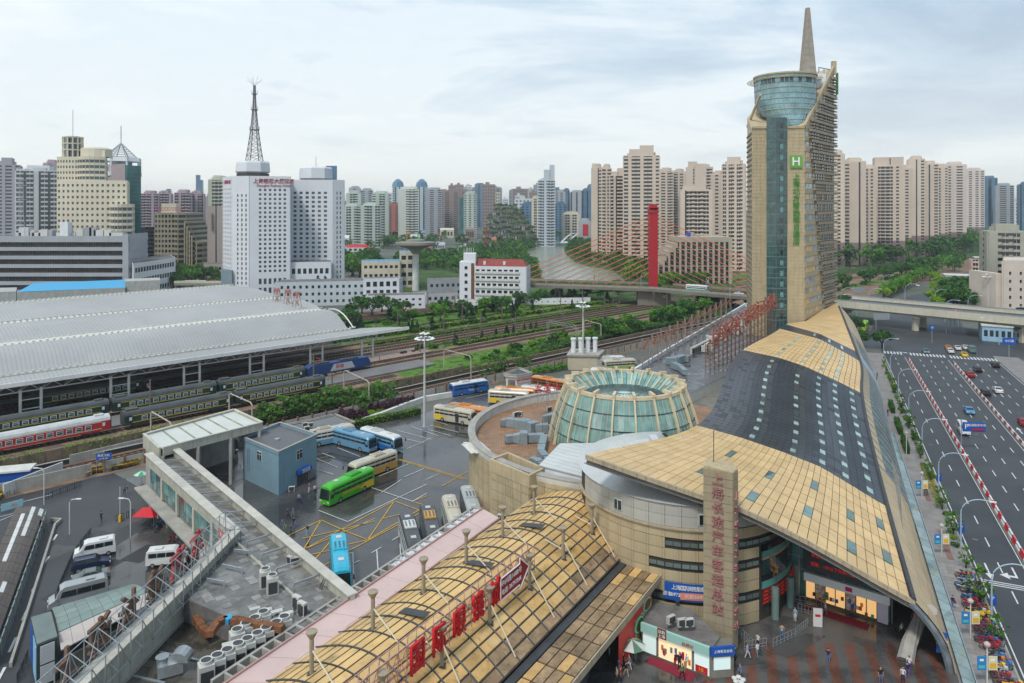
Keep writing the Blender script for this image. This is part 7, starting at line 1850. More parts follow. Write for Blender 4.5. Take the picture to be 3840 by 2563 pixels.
m=MB();m.ob(q0+dv*.26+nv*.37+VV((0,0,2.55)),dv*.13,nv*.06,(0,0,1.1));m.B('logo_board',flat('logo_brown',(.18,.06,.03)),shp);text('丝韵',q0+dv*.325+nv*.46+VV((0,0,3.3)),nv,.42,whitet,shp,.01);text('上海',q0+dv*.325+nv*.46+VV((0,0,2.85)),nv,.42,whitet,shp,.01)
text('丝绸坊',q0+dv*.70+nv*.38+VV((0,0,2.85)),nv,.45,redp,shp,.01)
sheet('red_carpet',[G(644,662),G(651,657),G(697,675),G(690,683)],flat('carpet_red',(.22,.02,.04),.9),z=.075)
kb=rO('blue_kiosk','small kiosk with blue fascia beside the foot of the sign column','kiosk',(22.5,76,0),w=True)
q2_,q3_=q1,VV((23.6,76.6,0));m=MB();m.pr([(q1.x,q1.y),(q3_.x,q3_.y),(24,79),(21.5,79)],0,2.7);m.B('body',hallm,kb);dv2=q3_-q1;nv2=VV((dv2.y,-dv2.x,0)).normalized()
m=MB();m.ob(q1+VV((0,0,2.5)),dv2,nv2*.3,(0,0,.95));m.B('fascia',bluep,kb);m=MB();m.ob(q1+dv2*.15+VV((0,0,.9)),dv2*.7,nv2*.06,(0,0,1.3));m.B('window',disp,kb);text('上海客运总站',q1+dv2*.5+nv2*.33+VV((0,0,3.0)),nv2,.34,whitet,kb,.01)
# terminal shopfront and large display under the roof
w0,w1_=VV((37.6,92.2,0)),VV((45.4,86.2,0));dw=w1_-w0;nw_=VV((dw.y,-dw.x,0)).normalized()
ds=rO('message_display','large black display board with red running text under the roof','display board',w0.lerp(w1_,.4)+VV((0,0,5)),w=True)
m=MB();m.ob(w0+dw*-.02+nw_*.3+VV((0,0,3.9)),dw*.72,nw_*.2,(0,0,4.1));m.B('board',dsteel,ds)
ledr=flat('led_bright_red',(.6,.02,.02),.5,emit=.25)
for i,tx in enumerate(('旅客贵重人物随身携带','温馨：1米以下免票儿童')):text(tx,w0+dw*.34+nw_*.55+VV((0,0,5.9-i*1.1)),nw_,.5,ledr,ds,.01)
ls=rO('lit_shop','brightly lit shop front with pale fascia under the terminal roof','shop',w0.lerp(w1_,.6),w=True)
m=MB();m.ob(w0+nw_*.35+VV((0,0,2.6)),dw,nw_*.5,(0,0,1.0));m.B('fascia',white,ls);m=MB();m.ob(w0+dw*.5+nw_*.87+VV((0,0,2.85)),dw*.08,nw_*.04,(0,0,.5));m.B('logo_board',flat('logo_magenta',(.5,.02,.12)),ls)
warm=flat('warm_lit_glass',(.95,.55,.22),.5,emit=.4)
for i in rg(7):m=MB();m.ob(w0+dw*(.02+i*.12)+nw_*.4+VV((0,0,.4)),dw*.105,nw_*.1,(0,0,2.1));m.B('shop_window',warm if i%3!=1 else M('poster_wall',(.5,.35,.3),var=.7,scale=3),ls)
for i in rg(26):m=MB();m.ob(w0+dw*ru(.02,.82)+nw_*.55+VV((0,0,.4+rc((0,.5,1.0)))),dw*.03,nw_*.2,(0,0,.4));m.B('goods',rc((yel,bred,gpar,offw,rust,bluep)),ls)
m=MB();m.ob(w0+dw*.86+nw_*.6+VV((0,0,.2)),dw*.12,nw_*.1,(0,0,3.2));m.B('poster',flat('poster_pale',(.55,.5,.6)),ls)
m=MB();m.ob(w0+dw*.05+nw_*1.6+VV((0,0,.07)),dw*.75,nw_*1.6,(0,0,.03));struct(m,'red_mat',MATS['carpet_red'])
cs=rO('corner_sign','small blue corner sign hanging at the foot of the roof arch','sign',(46.8,78,2),w=True);m=MB();m.ob((46.2,78.4,1.6),(.9,-.5,0),(-.05,-.1,0),(0,0,2.3));m.B('board',bluep,cs);text('宝城',(46.6,78.0,2.8),(-.5,-.86,0),.6,whitet,cs,.01)
# crowd railings and panels in the plaza
def railing(a,b,lab,n=6,h=1.05):
 rt=rO('steel_railing',lab,'railing',a,w=True);
 for z in(h,.5,.2):m=MB();m.beam(a+VV((0,0,z)),b+VV((0,0,z)),.05);m.B('rail',steel,rt)
 for i in rg(n+1):p=a.lerp(b,i/n);m=MB();m.beam(p,p+VV((0,0,h)),.06);m.B('post',steel,rt)
for k,(a,b)in enumerate((((1075,1345),(1225,1320)),((1270,1325),(1420,1255)),((1425,1250),(1505,1185)),((1380,1010),(1600,1060)),((1020,1220),(1130,1330)),((1440,1080),(1580,1120)))):
 railing(G(*p4(*a)),G(*p4(*b)),('low railing at the right of the sign column','long railing along the dark mat in the plaza','short railing beside the white panel','railing before the terminal entrance','railing slanting from the foot of the sign column','inner railing by the entrance shop')[k])
sheet('dark_mat',[G(*p4(x,y))for x,y in((1000,1350),(1230,1430),(990,1460))],asph,z=.08);sheet('dark_mat',[G(*p4(x,y))for x,y in((1230,1320),(1500,1230),(1630,1250),(1370,1400))],asph,z=.08)
pn=rO('white_notice','white upright notice panel on the dark mat in the plaza','notice board',G(*p4(1575,1185)),w=True);c=G(*p4(1572,1185));m=MB();m.ob(c+VV((-.5,0,.1)),(1.0,-.2,0),(0,.08,0),(0,0,2.2));m.B('panel',flat('notice_white',(.6,.58,.56)),pn);m=MB();m.ob(c+VV((-.3,-.06,1.3)),(.6,-.12,0),(0,.01,0),(0,0,.3));m.B('print',redp,pn)
fl=rO('floodlight_cluster','cluster of round floodlights on a mast top at the bottom of the photo','floodlight',G(731,683),w=True);c=VV((23.3,74.0,0));m=MB();m.tb([c,c+VV((0,0,1.4))],.1,8);m.B('mast',offw,fl)
for i in rg(5):a=2*PI*i/5;m=MB();m.lt([(.05,1.35),(.28,1.4),(.26,1.5),(.05,1.55)],c+VV((.45*cos(a),.45*sin(a),0)),10);m.B('lamp_head',offw,fl)
# tall yard floodlight masts
def hmast(p,h,lab):
 rt=rO('floodlight_mast',lab,'floodlight mast',p,w=True);m=MB();m.tb([p,p+VV((0,0,h))],[.33,.17],10);m.B('mast',M('mast_paint',(.52,.52,.50),rough=.5,var=.1),rt)
 m=MB();m.lt([(1.35,0),(1.35,.12),(1.5,.12),(1.5,0)],p+VV((0,0,h-.4)),20,cap=False);
 for i in rg(4):a=PI/2*i;m.beam(p+VV((0,0,h-.35)),p+VV((1.4*cos(a),1.4*sin(a),h-.35)),.08)
 m.B('ring_frame',steel,rt)
 for i in rg(12):a=2*PI*i/12;m=MB();c=p+VV((1.9*cos(a),1.9*sin(a),h-.45));m.lt([(.1,.3),(.45,.1),(.42,0),(.1,.02)],c,10);m.B('lamp_head',white,rt)
 for i in rg(4):a=2*PI*i/4+.4;m=MB();c=p+VV((.8*cos(a),.8*sin(a),h+.7));m.lt([(.1,.3),(.4,.1),(.4,0),(.1,.02)],c,10);m.B('lamp_head',white,rt)
 m=MB();m.tb([p+VV((0,0,h)),p+VV((0,0,h+1.6))],.06,6);m.B('spike',steel,rt)
p=G(424.5,431);hmast(p,50-(337-207)*p.y/720,'tall pale floodlight mast in the middle of the bus yard');
m=MB();m.box(p.x,p.y,0,.9,.9,1.0);o=m.B('control_cabinet',steel,label='small steel cabinet at the foot of the yard floodlight mast',cat='cabinet');
p=G(583,369);hmast(p,50-(305-207)*p.y/720,'tall pale floodlight mast beside the cream pump house')
p=G(988,316);hmast(p,50-(276-207)*p.y/720,'white floodlight mast beyond the flyover on the right')
for i,(px,py,h)in enumerate(((69.5,535,5.5),(130.5,538,6),(44,505,6.2),(30,505,5.2))):
 p=G(px,py);rt=rO('street_lamp',('white street lamp in front of the brown ramp shelter','pale street lamp beside the ramp shelter end','short camera post beside the fenced bay','lamp')[i],'street lamp',p)if i<3 else None
 if rt:
  m=MB();m.tb([(0,0,0),(0,0,h-.6),(.3*(1 if i==0 else-1),0,h-.1),(1.1*(1 if i==0 else-1),0,h)],.07,6);m.B('pole',offw,rt);m=MB();m.box(1.4*(1 if i==0 else-1),0,h-.05,.8,.25,.12);m.B('lamp_head',white,rt)
# left street: ramp shelter, glass stair canopy, fences, walls
rsz=rO('ramp_shelter','brown shelter roof with white panels over an underpass ramp','shelter',G(30,570),w=True)
brp=M('brown_polycarbonate',(.075,.055,.045),rough=.3,var=.25,scale=.4,dirt=.2);wpn=M('white_polycarbonate',(.62,.64,.62),rough=.4,var=.15,scale=1)
zS=3.0;sA=VV((-78.5,113.5,0));sB=VV((-70,117.5,0));dn=VV((-.12,-1,0)).normalized()
sd_=VV((.93,.25,0))
o0=G(16,507,zS);o1=G(44,504.5,zS);e0=G(-40,640,zS);e1=G(-6,640,zS)
nS=14
for i in rg(nS):
 for k in rg(7):
  a0=k/7;a1=(k+.97)/7
  def Q(u,t):
   l=o0.lerp(e0,t);r=o1.lerp(e1,t);p=l.lerp(r,u);p.z=zS-1.0*max(0,u-.62)**1.3*1.9-.25*u;return p
  t0,t1=i/nS,(i+.97)/nS;m=MB();m.slab([Q(a0,t0),Q(a0,t1),Q(a1,t1),Q(a1,t0)],(0,0,1),.08)
  wp=(k==2 and 1<=i<7)or(k==4 and 0<=i<4)or(k==6 and i==0)or(i==9 and k in(1,2,4))
  m.B('roof_sheet',wpn if wp else brp,rsz)
m=MB();a=o1.copy();b=e1.copy();m.wall([(a.x+.35,a.y),(b.x+.35,b.y)],0,2.0,.12);m.B('side_glass',glassm('pale_side_glass',(.20,.26,.25),rand=.1),rsz)
m=MB()
for i in rg(18):p=a.lerp(b,i/18);m.beam((p.x+.38,p.y,0),(p.x+.38,p.y,2.3),.09)
m.B('side_posts',steel,rsz)
m=MB();m.wall([(a.x+.5,a.y+.8),(a.x+2.3,a.y+.6),(a.x+2.5,a.y-1.2),(b.x+1.8,b.y)],0,.55,.3);o=m.B('ramp_kerb_wall',conc);o['label']='low concrete wall with pale top around the underpass ramp';o['category']='low wall'
gcn=rO('stair_canopy','arched grey green glass canopy over a stair with pale pink trim','glass canopy',G(85,640),w=True)
P0,P1,P2_,P3=G(52,608,3.2),G(133,584,3.2),G(152,604,3.4),G(61,652,3.4)
ggl=M('grey_green_glass',(.20,.27,.25),rough=.25,var=.15,scale=.5,rand=.08,dirt=.15)
for i in rg(8):
 for k in rg(5):
  def Q(u,v):p=(P0.lerp(P1,u)).lerp(P3.lerp(P2_,u),v);p.z=3.2+1.1*sin(PI*v*.75+.2)-.2;return p
  u0,u1,v0,v1=i/8,(i+.975)/8,k/5*.72,(k+.97)/5*.72
  m=MB();m.slab([Q(u0,v0),Q(u0,v1),Q(u1,v1),Q(u1,v0)],(0,0,1),.06);m.B('glass_pane',ggl,gcn)
 m=MB();m.slab([Q(u0,.73),Q(u0,1.0),Q(u1,1.0),Q(u1,.73)],(0,0,1),.12);m.B('trim_panel',M('pale_pink_trim',(.50,.45,.41),rough=.5,var=.08),gcn)
m=MB();m.wall([(P0.x,P0.y),(P1.x,P1.y)],0,3.0,.1);m.wall([(P3.x,P3.y),(P2_.x,P2_.y)],0,2.6,.15);m.B('side_wall',hallm,gcn)
kk=rO('stair_kiosk','dark framed box kiosk with white louvres and blue side lettering','kiosk',G(45,660),w=True)
kp=[G(31,618,4.6),G(51,612,4.6),G(57.5,637,4.6),G(37,645,4.6)]
m=MB();m.pr([(p.x,p.y)for p in kp],0,4.5);m.B('box_body',M('dark_green_frame',(.05,.075,.075),rough=.4,var=.2),kk)
m=MB();m.pr([(p.x,p.y)for p in kp],4.5,4.7);m.B('roof_plate',M('slate_plate',(.15,.19,.18),rough=.4,var=.15),kk)
a,b=(kp[3].x,kp[3].y),(kp[2].x,kp[2].y)
for j in rg(2):
 for i in rg(13):m=MB();z=.3+j*2.1+i*.15;pl_(m,a,b,.15,.85,z,z+.1,.03,.09);m.B('louvre',white,kk)
a,b=(kp[0].x,kp[0].y),(kp[3].x,kp[3].y);m=MB();pl_(m,a,b,.05,.45,.4,4.2,.02,.08);m.B('blue_panel',bluep,kk);m=MB();pl_(m,a,b,.5,.95,.4,4.2,.02,.08);m.B('blue_panel',M('panel_light_blue',(.25,.45,.6)),kk)
# street wall, tent shack, fences
sw=rO('street_wall','pale street wall with wire mesh behind the bicycle rows','wall',G(60,470),w=True)
for i in rg(12):
 a=G(-6+i*5.1,503-i*2.05);b=G(-6+(i+.97)*5.1,503-(i+.97)*2.05);a+=VV((0,2.2,0));b+=VV((0,2.2,0));m=MB();m.wall([(a.x,a.y),(b.x,b.y)],0,2.3,.25);m.B('wall_panel',offw,sw)
for i in rg(12):
 a=G(60+i*7.2,470-i*1.75);b=G(60+(i+.97)*7.2,470-(i+.97)*1.75);a+=VV((0,3.0,0));b+=VV((0,3.0,0));m=MB();m.wall([(a.x,a.y),(b.x,b.y)],0,1.8,.25);m.B('wall_panel',conc,sw)
sh2=rO('blue_sheet_shack','small shack with pale and blue sheet roof at the left edge','shack',G(8,480),w=True);c=G(5,492)+VV((0,4,0));m=MB();m.box(c.x-2,c.y,0,7,3,2.4,.3);m.B('walls',bluep,sh2);m=MB();m.box(c.x-2,c.y,2.4,7.5,3.6,.3,.3);m.B('roof_sheet',offw,sh2)
bs2=rO('blue_notice','blue notice board with white writing above the bicycle rows','sign',G(104,470),w=True);c=G(104,474);m=MB();m.tb([c,c+VV((0,0,4.2))],.06,6);m.tb([c+VV((-1.4,0,0)),c+VV((-1.4,0,3.4))],.06,6);m.B('post',steel,bs2)
m=MB();m.ob(c+VV((-1.4,-.12,2.6)),(2.5,.6,0),(0,.08,0),(0,0,1.2));m.B('board',bluep,bs2);text('南京路站',c+VV((-.15,.1,3.4)),(.24,-1,0),.52,whitet,bs2,.01);text('2016出租车',c+VV((-.15,.1,2.85)),(.24,-1,0),.3,whitet,bs2,.01)
ps=rO('street_poster','small light blue poster board at the left edge before the bicycles','poster',G(13,515),w=True);a=G(1,512);b=G(23,506);m=MB();m.ob(a,b-a,(0,.1,0),(0,0,1.2));m.B('board',flat('poster_cyan',(.35,.6,.65)),ps);text('文明出行',(a+b)/2+VV((0,-.05,.7)),(-.2,-1,0),.5,redp,ps,.01)
fm=MB();fm.box(0,0,0,.06,.06,1.05);
for x in(0,.3,.6,.9,1.2):fm.box(x,0,.1,.06,.06,.95)
fm.box(.6,0,1.0,1.3,.07,.08);fm.box(.6,0,.15,1.3,.06,.07);fme2=fm.mesh('fence_panel',dsteel)
def fence(pts,lab):
 rt=rO('street_fence',lab,'fence',G(*pts[0]),w=True)
 for a,b in zip(pts,pts[1:]):
  A=G(*a);B=G(*b);n=max(1,int((B-A).length/1.3));h=math.atan2(B.y-A.y,B.x-A.x)
  for i in rg(n):link('fence_panel',fme2,rt,loc=A.lerp(B,i/n),rz=h)
fence([(51.5,612),(60,588),(72,560),(80,548),(92,533)],'black railing along the street side of the parking bay');fence([(17,683),(29,655)],'black railing at the bottom left corner');fence([(116,522),(137,515)],'black railing near the red tent');fence([(45,500),(75,489),(88,484)],'curved black railing before the bicycle wall')
# garden hose etc: yellow post, signs
yp=rO('ticket_post','short yellow box post beside the black railing','post',G(120,522),w=True);c=G(120,522);m=MB();m.box(c.x,c.y,0,.35,.35,1.1);m.B('box',yel,yp);m=MB();m.tb([c+VV((0,0,1.1)),c+VV((0,0,5.6))],.05,6);m.B('pole',offw,yp)
# motorbikes
for i,(x,y)in enumerate(((1065,530),(1080,510),(1170,615),(1040,500))):
 p=G(*c4c(x,y));bike(p+VV((0,0,.02)),ru(1,2),(GB,BB,RB,GB)[i],('dark','blue','red','black')[i]+' scooter like bicycle parked under the passage building '+('near the tent','near the tent, behind the dark one','at the second doorway','deep in shade')[i],'bikes under the passage building')
# vegetation
def leafm(name,c,c2,var=.3):
 m=M(name,c,rough=.75,var=var,scale=.9,rand=.28,spec=.25);nt=m.node_tree;b=nt.nodes['Principled BSDF']
 src=b.inputs['Base Color'].links[0].from_socket;tcn=nt.nodes.new('ShaderNodeTexCoord')
 f=noise(nt,tcn.outputs['Object'],.35,2,.5);nt.links.new(mixc(nt,ramp(nt,f,[(.42,0.),(.62,1.)]),src,c2),b.inputs['Base Color'])
 b.inputs['Transmission Weight'].default_value=0
 try:b.inputs['Subsurface Weight'].default_value=0
 except Exception:pass
 return m
lf=leafm('leaf_green',(.075,.20,.02),(.13,.30,.03));lfd=leafm('leaf_dark',(.034,.105,.022),(.065,.17,.025));lfy=leafm('leaf_yellow_green',(.21,.36,.02),(.12,.25,.02));lfp=leafm('leaf_purple',(.055,.022,.035),(.09,.04,.05));lfc=leafm('needle_dark',(.022,.060,.032),(.035,.085,.04));lfb=leafm('leaf_fresh',(.09,.21,.035),(.06,.15,.03));lflow=leafm('flower_yellow',(.50,.36,.03),(.12,.20,.03))
bark=M('bark',(.075,.055,.04),rough=.95,var=.3,scale=3)
def leaves(m,c,r,n,ls,flat_=1.0,rnd=random):
 for _ in rg(n):
  while True:
   v=VV((rnd.uniform(-1,1),rnd.uniform(-1,1),rnd.uniform(-1,1)))
   if v.length<1:break
  p=c+VV((v.x*r,v.y*r,v.z*r*flat_));a=VV((rnd.gauss(0,1),rnd.gauss(0,1),rnd.gauss(0,.6))).normalized();b=a.cross(VV((rnd.gauss(0,1),rnd.gauss(0,1),rnd.gauss(0,1)))).normalized()
  s=ls*rnd.uniform(.6,1.3);m.poly([p-a*s*.5,p+b*s*.32,p+a*s*.5,p-b*s*.32])
def treeproto(name,label,cat,R_,Hc,ht,nc,nl,ls,mat,shape='round'):
 rt=rO(name,label,cat,(0,-400,0));rnd=random.Random(hash(name+shape)%999 if 0 else len(name)*7+nc)
 m=MB();m.tb([(0,0,0),(.05,0,ht*.6),(0,.05,ht)],[R_*.09+.05,R_*.07+.03,R_*.05],7)
 for i in rg(5):a=2*PI*i/5+.3;m.tb([(0,0,ht*.75),(cos(a)*R_*.35,sin(a)*R_*.35,ht+Hc*.25),(cos(a)*R_*.6,sin(a)*R_*.6,ht+Hc*.5)],[R_*.05,R_*.03,.02],5)
 if ht>.3:m.B('trunk',bark,rt)
 m=MB()
 for i in rg(nc):
  if shape=='round':
   a=rnd.uniform(0,2*PI);z=rnd.uniform(-.75,1);q=math.sqrt(max(0,1-z*z));k=rnd.uniform(.62,1.0);c=VV((R_*k*q*cos(a),R_*k*q*sin(a),ht+Hc*.5+Hc*.5*k*z));cr=R_*rnd.uniform(.2,.36)
  elif shape=='cone':
   f=rnd.random()**.8;a=rnd.uniform(0,2*PI);rr=R_*(1-f)*rnd.uniform(.5,1.05);c=VV((rr*cos(a),rr*sin(a),ht+Hc*f));cr=R_*.22*(1.15-f*.8)
  elif shape=='loose':
   a=rnd.uniform(0,2*PI);f=rnd.random();rr=R_*(.25+.8*sin(PI*min(1,f*1.1)))*rnd.uniform(.4,1);c=VV((rr*cos(a),rr*sin(a),ht*.7+Hc*f));cr=R_*rnd.uniform(.14,.25)
  leaves(m,c,cr,nl,ls,.75,rnd)
 m.B('crown' if ht>.3 else 'foliage',mat,rt);tree_of(rt);return rt
T={}
T['broad']=treeproto('broadleaf_tree','x','tree',3.2,4.6,2.2,38,46,.62,lf)
T['broad2']=treeproto('broadleaf_tree','x','tree',3.6,4.2,2.4,34,48,.66,lfd)
T['broad3']=treeproto('broadleaf_tree','x','tree',2.9,3.8,2.0,32,46,.58,lfy)
T['con']=treeproto('conifer','x','tree',1.7,4.6,.5,46,34,.42,lfc,'cone')
T['young']=treeproto('young_tree','x','tree',1.5,3.6,1.6,34,26,.30,lfb,'loose')
T['plane']=treeproto('plane_tree','x','tree',1.9,3.6,1.2,44,34,.34,lfb,'loose')
T['bush']=treeproto('bush','x','bush',1.4,1.7,.15,22,44,.34,lf)
T['bushd']=treeproto('bush','x','bush',1.4,1.9,.15,22,44,.34,lfd)
T['bushy']=treeproto('bush','x','bush',1.3,1.5,.15,20,44,.32,lfy)
T['purple']=treeproto('purple_shrub','x','shrub',1.7,2.2,.15,26,48,.3,lfp)
usedT=set()
def plant(k,p,sc_,label,group,rz=None):
 pr=T[k];rz=ru(0,6.28)if rz is None else rz
 if k not in usedT:
  usedT.add(k);pr.location=p;pr.rotation_euler=(0,0,rz);pr.scale=(sc_,)*3;pr['label']=label
  if group:pr['group']=group
  return pr
 return dup(pr,p,rz,label,group,scale=sc_)
def inpx(px,py,P):return inpoly(px,py,P)
FARM=[MB(),[0]]
def farproto(seed):
 rnd=random.Random(seed);m=MB()
 for i in rg(17):
  a=rnd.uniform(0,2*PI);z=rnd.uniform(-.6,1);q=math.sqrt(max(0,1-z*z));leaves(m,VV((2.6*q*cos(a),2.6*q*sin(a),4.2+2.4*z)),1.1,13,1.05,.75,rnd)
 m.tb([(0,0,0),(0,0,3)],.25,4,mi=0);return m
FP_=[farproto(i)for i in rg(4)]
def far_tree(p,s):
 q=rc(FP_);a=rd()*6.28;c_,s_=cos(a)*s,sin(a)*s;t=FARM[0];b=len(t.v);mi=rc((0,0,1,2));t.v+=[(p.x+x*c_-y*s_,p.y+x*s_+y*c_,z*s)for x,y,z in q.v];t.f+=[tuple(b+i for i in f)for f in q.f];t.m+=[mi]*len(q.f)
def scatter(poly,n,kinds,smin,smax,label,group,z=0,mind=0,far=0):
 xs=[p[0]for p in poly];ys=[p[1]for p in poly];W3=[G(*p)for p in poly];wp=[(p.x,p.y)for p in W3];x0,x1=min(p[0]for p in wp),max(p[0]for p in wp);y0,y1=min(p[1]for p in wp),max(p[1]for p in wp);k=0;tr_=0;P=[]
 while k<n and tr_<n*60:
  tr_+=1;x,y=ru(x0,x1),ru(y0,y1)
  if not inpoly(x,y,wp):continue
  if mind and any((x-a)**2+(y-b)**2<mind*mind for a,b in P):continue
  P.append((x,y));
  if far:far_tree(VV((x,y,z)),ru(smin,smax))
  else:plant(rc(kinds),VV((x,y,z)),ru(smin,smax),label,group)
  k+=1
# river banks
scatter([(566,250),(573,245),(600,250),(625,262),(648,276),(640,286),(622,280),(612,270),(590,264),(574,260),(566,255)],150,['broad'],1.2,1.8,'x','x',far=1)
scatter([(518,249),(532,244),(544,240),(549,243),(536,249),(523,255),(508,262),(490,256)],80,['broad'],1.1,1.6,'x','x',far=1)
scatter([(395,262),(430,257),(470,255),(505,262),(505,279),(470,277),(440,271),(398,268)],150,['broad'],1.0,1.5,'x','x',far=1)
scatter([(522,257),(531,262),(538,270),(534,280),(520,281),(500,270),(505,262)],70,['broad'],1.0,1.5,'x','x',far=1)
scatter([(600,252),(660,268),(712,284),(712,292),(668,292),(640,284)],60,['broad','broad2','broad','broad3'],1.0,1.5,'leafy tree in the belt along the right bank of the river','trees on the right river bank')
scatter([(538,244),(527,248),(514,253),(470,260),(455,252),(520,243)],60,['broad'],1.1,1.6,'x','x',far=1)
scatter([(513,257),(522,263),(534,272),(531,281),(500,280),(440,272),(400,268),(395,262),(430,258),(470,258)],74,['broad','broad2','broad3','broad'],.9,1.4,'leafy tree between the river bend and the low buildings','trees left of the river')
scatter([(338,262),(372,258),(378,275),(350,282),(338,276)],22,['broad2','broad'],1.5,2.2,'dark tree beside the white hotel wing','trees beside the railway hotel')
scatter([(345,243),(450,237),(470,245),(450,252),(345,252)],50,['broad2','broad'],1.5,2.4,'x','x',far=1)
scatter([(545,236),(600,231),(605,240),(560,243)],44,['broad2'],1.8,2.6,'x','x',far=1)
# right: tree belt below the beige towers and avenue trees
scatter([(834,262),(870,255),(920,248),(985,238),(985,252),(930,259),(880,266),(834,272)],170,['broad'],1.9,2.9,'x','x',far=1)
for i in rg(17):
 f=i/16;px,py=884+(925-884)*f,300-22*f;plant(rc(['broad3','broad']),G(px,py),1.25,'round avenue tree in the row left of the avenue','trees left of the avenue')
for px,py in((941,287),(936,293),(943,300),(934,303),(946,306),(938,310),(930,281),(936,283)):plant('broad3',G(px,py),1.25,'yellow green avenue tree on the central island','trees on the central island')
scatter([(945,298),(975,290),(995,300),(985,314),(950,312)],24,['broad2'],1.3,1.9,'dark tree in the grove before the cream building','trees before the cream building')
scatter([(895,275),(960,262),(965,270),(915,281)],26,['broad'],1.3,1.8,'x','x',far=1)
scatter([(836,306),(846,304),(852,322),(866,346),(862,352),(846,322)],10,['broad2','bushd'],.8,1.2,'dark tree behind the terminal foot','trees behind the terminal foot')
scatter([(880,352),(884,352),(882,346)],1,['broad2'],.9,1,'dark tree on the sidewalk corner','x')
# left
scatter([(160,281),(190,272),(205,278),(225,282),(232,290),(190,292),(165,290)],34,['broad2','broad'],.9,1.5,'green tree by the road behind the station roof','trees behind the station roof')
scatter([(190,235),(208,232),(208,262),(203,262)],14,['broad2'],1.6,2.2,'tree between the round stepped block and the pinkish slab','trees by the pinkish slab')
for px,py,s in((305,297,1.6),(311,300,1.5),(318,297,2.3),(325,299,2.4),(332,300,2.0),(339,302,2.2),(347,299,1.8),(296,309,1.0)):plant('con',G(px,py),s,'dark cedar in front of the long white office block','cedars before the white office block')
for px,py,s in((352,317,1.2),(362,314,1.6),(372,316,1.4),(382,312,1.5),(393,314,1.3),(404,315,1.2)):plant('broad2',G(px,py),s*.8,'low dark tree at the far end of the station roof','trees at the end of the station roof')
# yard greenery
def ybush(a,b,n0,n1,cnt,kinds,s0,s1,label,grp):
 for _ in rg(int(cnt*1.25)):plant(rc(kinds),YD(ru(a,b),ru(n0,n1)),ru(s0,s1),label,grp)
ybush(150,430,247,262,60,['broad2','broad','bushd','con'],.7,1.15,'tree of the dense green strip between the far tracks','trees in the far yard strip')
ybush(135,260,247,258,26,['bushy','bush','con'],.9,1.4,'bush of the green strip between the far tracks','bushes in the far yard strip')
ybush(165,300,230,236,26,['bushd','bush','con'],.9,1.3,'dark bush behind the clipped hedge in the yard','bushes behind the clipped hedge')
ybush(170,215,203.5,205,10,['con'],.55,.7,'small dark conifer in the row between the tracks','small conifers between the tracks')
ybush(150,178,199,203,8,['bushd','bush'],.8,1.1,'bush beside the open platform end','bushes by the platform end')
ybush(150,330,166,184,90,['bush','bushd','bushd','bushy'],.8,1.5,'bush of the wide green strip above the retaining wall','bushes above the retaining wall')
ybush(330,640,170,178,40,['broad2','bush'],.9,1.6,'bush along the tracks right of the hotel tower','bushes right of the hotel tower')
ybush(140,170,199.5,201,8,['purple'],.4,.5,'small purple shrub on the grass between the tracks','purple shrubs between the tracks')
def hedge(name,label,path,w,h,mat,ls=.3,dens=14,z=0,cat='hedge',base=True,group=None):
 c=path[0];rt=rO(name,label,cat,(c.x,c.y,0),w=True,group=group)
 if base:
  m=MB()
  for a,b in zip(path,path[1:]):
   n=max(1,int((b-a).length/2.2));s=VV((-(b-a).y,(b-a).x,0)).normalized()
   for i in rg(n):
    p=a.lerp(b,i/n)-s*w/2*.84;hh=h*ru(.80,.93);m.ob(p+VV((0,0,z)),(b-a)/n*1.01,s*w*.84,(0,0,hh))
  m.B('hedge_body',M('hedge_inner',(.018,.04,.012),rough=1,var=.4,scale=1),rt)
 m=MB()
 for a,b in zip(path,path[1:]):
  L_=(b-a).length;s=VV((-(b-a).y,(b-a).x,0)).normalized()
  for _ in rg(int(L_*dens)):
   t=rd();q=a.lerp(b,t);f=rd();
   if f<.5:off_,zz=ru(-w/2,w/2),h*ru(.86,1.06)
   else:off_,zz=(w/2 if rd()<.5 else-w/2)*ru(.85,1.05),ru(.05,h)
   leaves(m,q+s*off_+VV((0,0,z+zz)),.16,2,ls)
 m.B('foliage',mat,rt,kind='stuff');return rt
hedge('clipped_hedge','bright clipped hedge in the bus yard behind the parked coaches',[G(*c1(630,1215)),G(*c1(800,1170)),G(*c1(1000,1115)),G(*c1(1300,1055)),G(*c1(1500,1010))],2.3,1.6,lfy,.26,40)
hedge('clipped_hedge','bright clipped hedge strip between the far tracks',[YD(138,234),YD(300,234)],3.4,1.6,lfy,.5,22)
hedge('clipped_hedge','thin green hedge line beside the farthest tracks',[YD(130,263.5),YD(360,263.5)],1.6,1.3,lf,.5,12)
hedge('clipped_hedge','low green strip hedge between the middle tracks',[YD(145,221.5),YD(290,221.5)],2.0,.8,lfy,.45,14)
hedge('clipped_hedge','bright hedge strip along the near yard tracks, below the small conifers',[YD(168,199.5),YD(250,199.5)],2.2,1.1,lfy,.4,14)
hedge('clipped_hedge','long dark hedge on the wall top beside the lower tracks, right part',[YD(180,167.5),YD(330,167.5)],4.5,2.6,lfd,.5,26)
hedge('clipped_hedge','light green hedge above the dark one along the lower tracks',[YD(185,176),YD(300,176)],5,1.2,lfy,.5,18)
hedge('wall_ivy','green ivy hanging over the retaining wall beside the lower green train',[YD(36,163.4),YD(52,163.4),YD(72,163.4)],1.3,2.9,lf,.35,22,base=False,cat='ivy')
hedge('wall_ivy','green ivy on the wall top in front of the red coach',[YD(-8,163.4),YD(-1,163.4)],1.3,2.9,lf,.35,24,base=False,cat='ivy',)
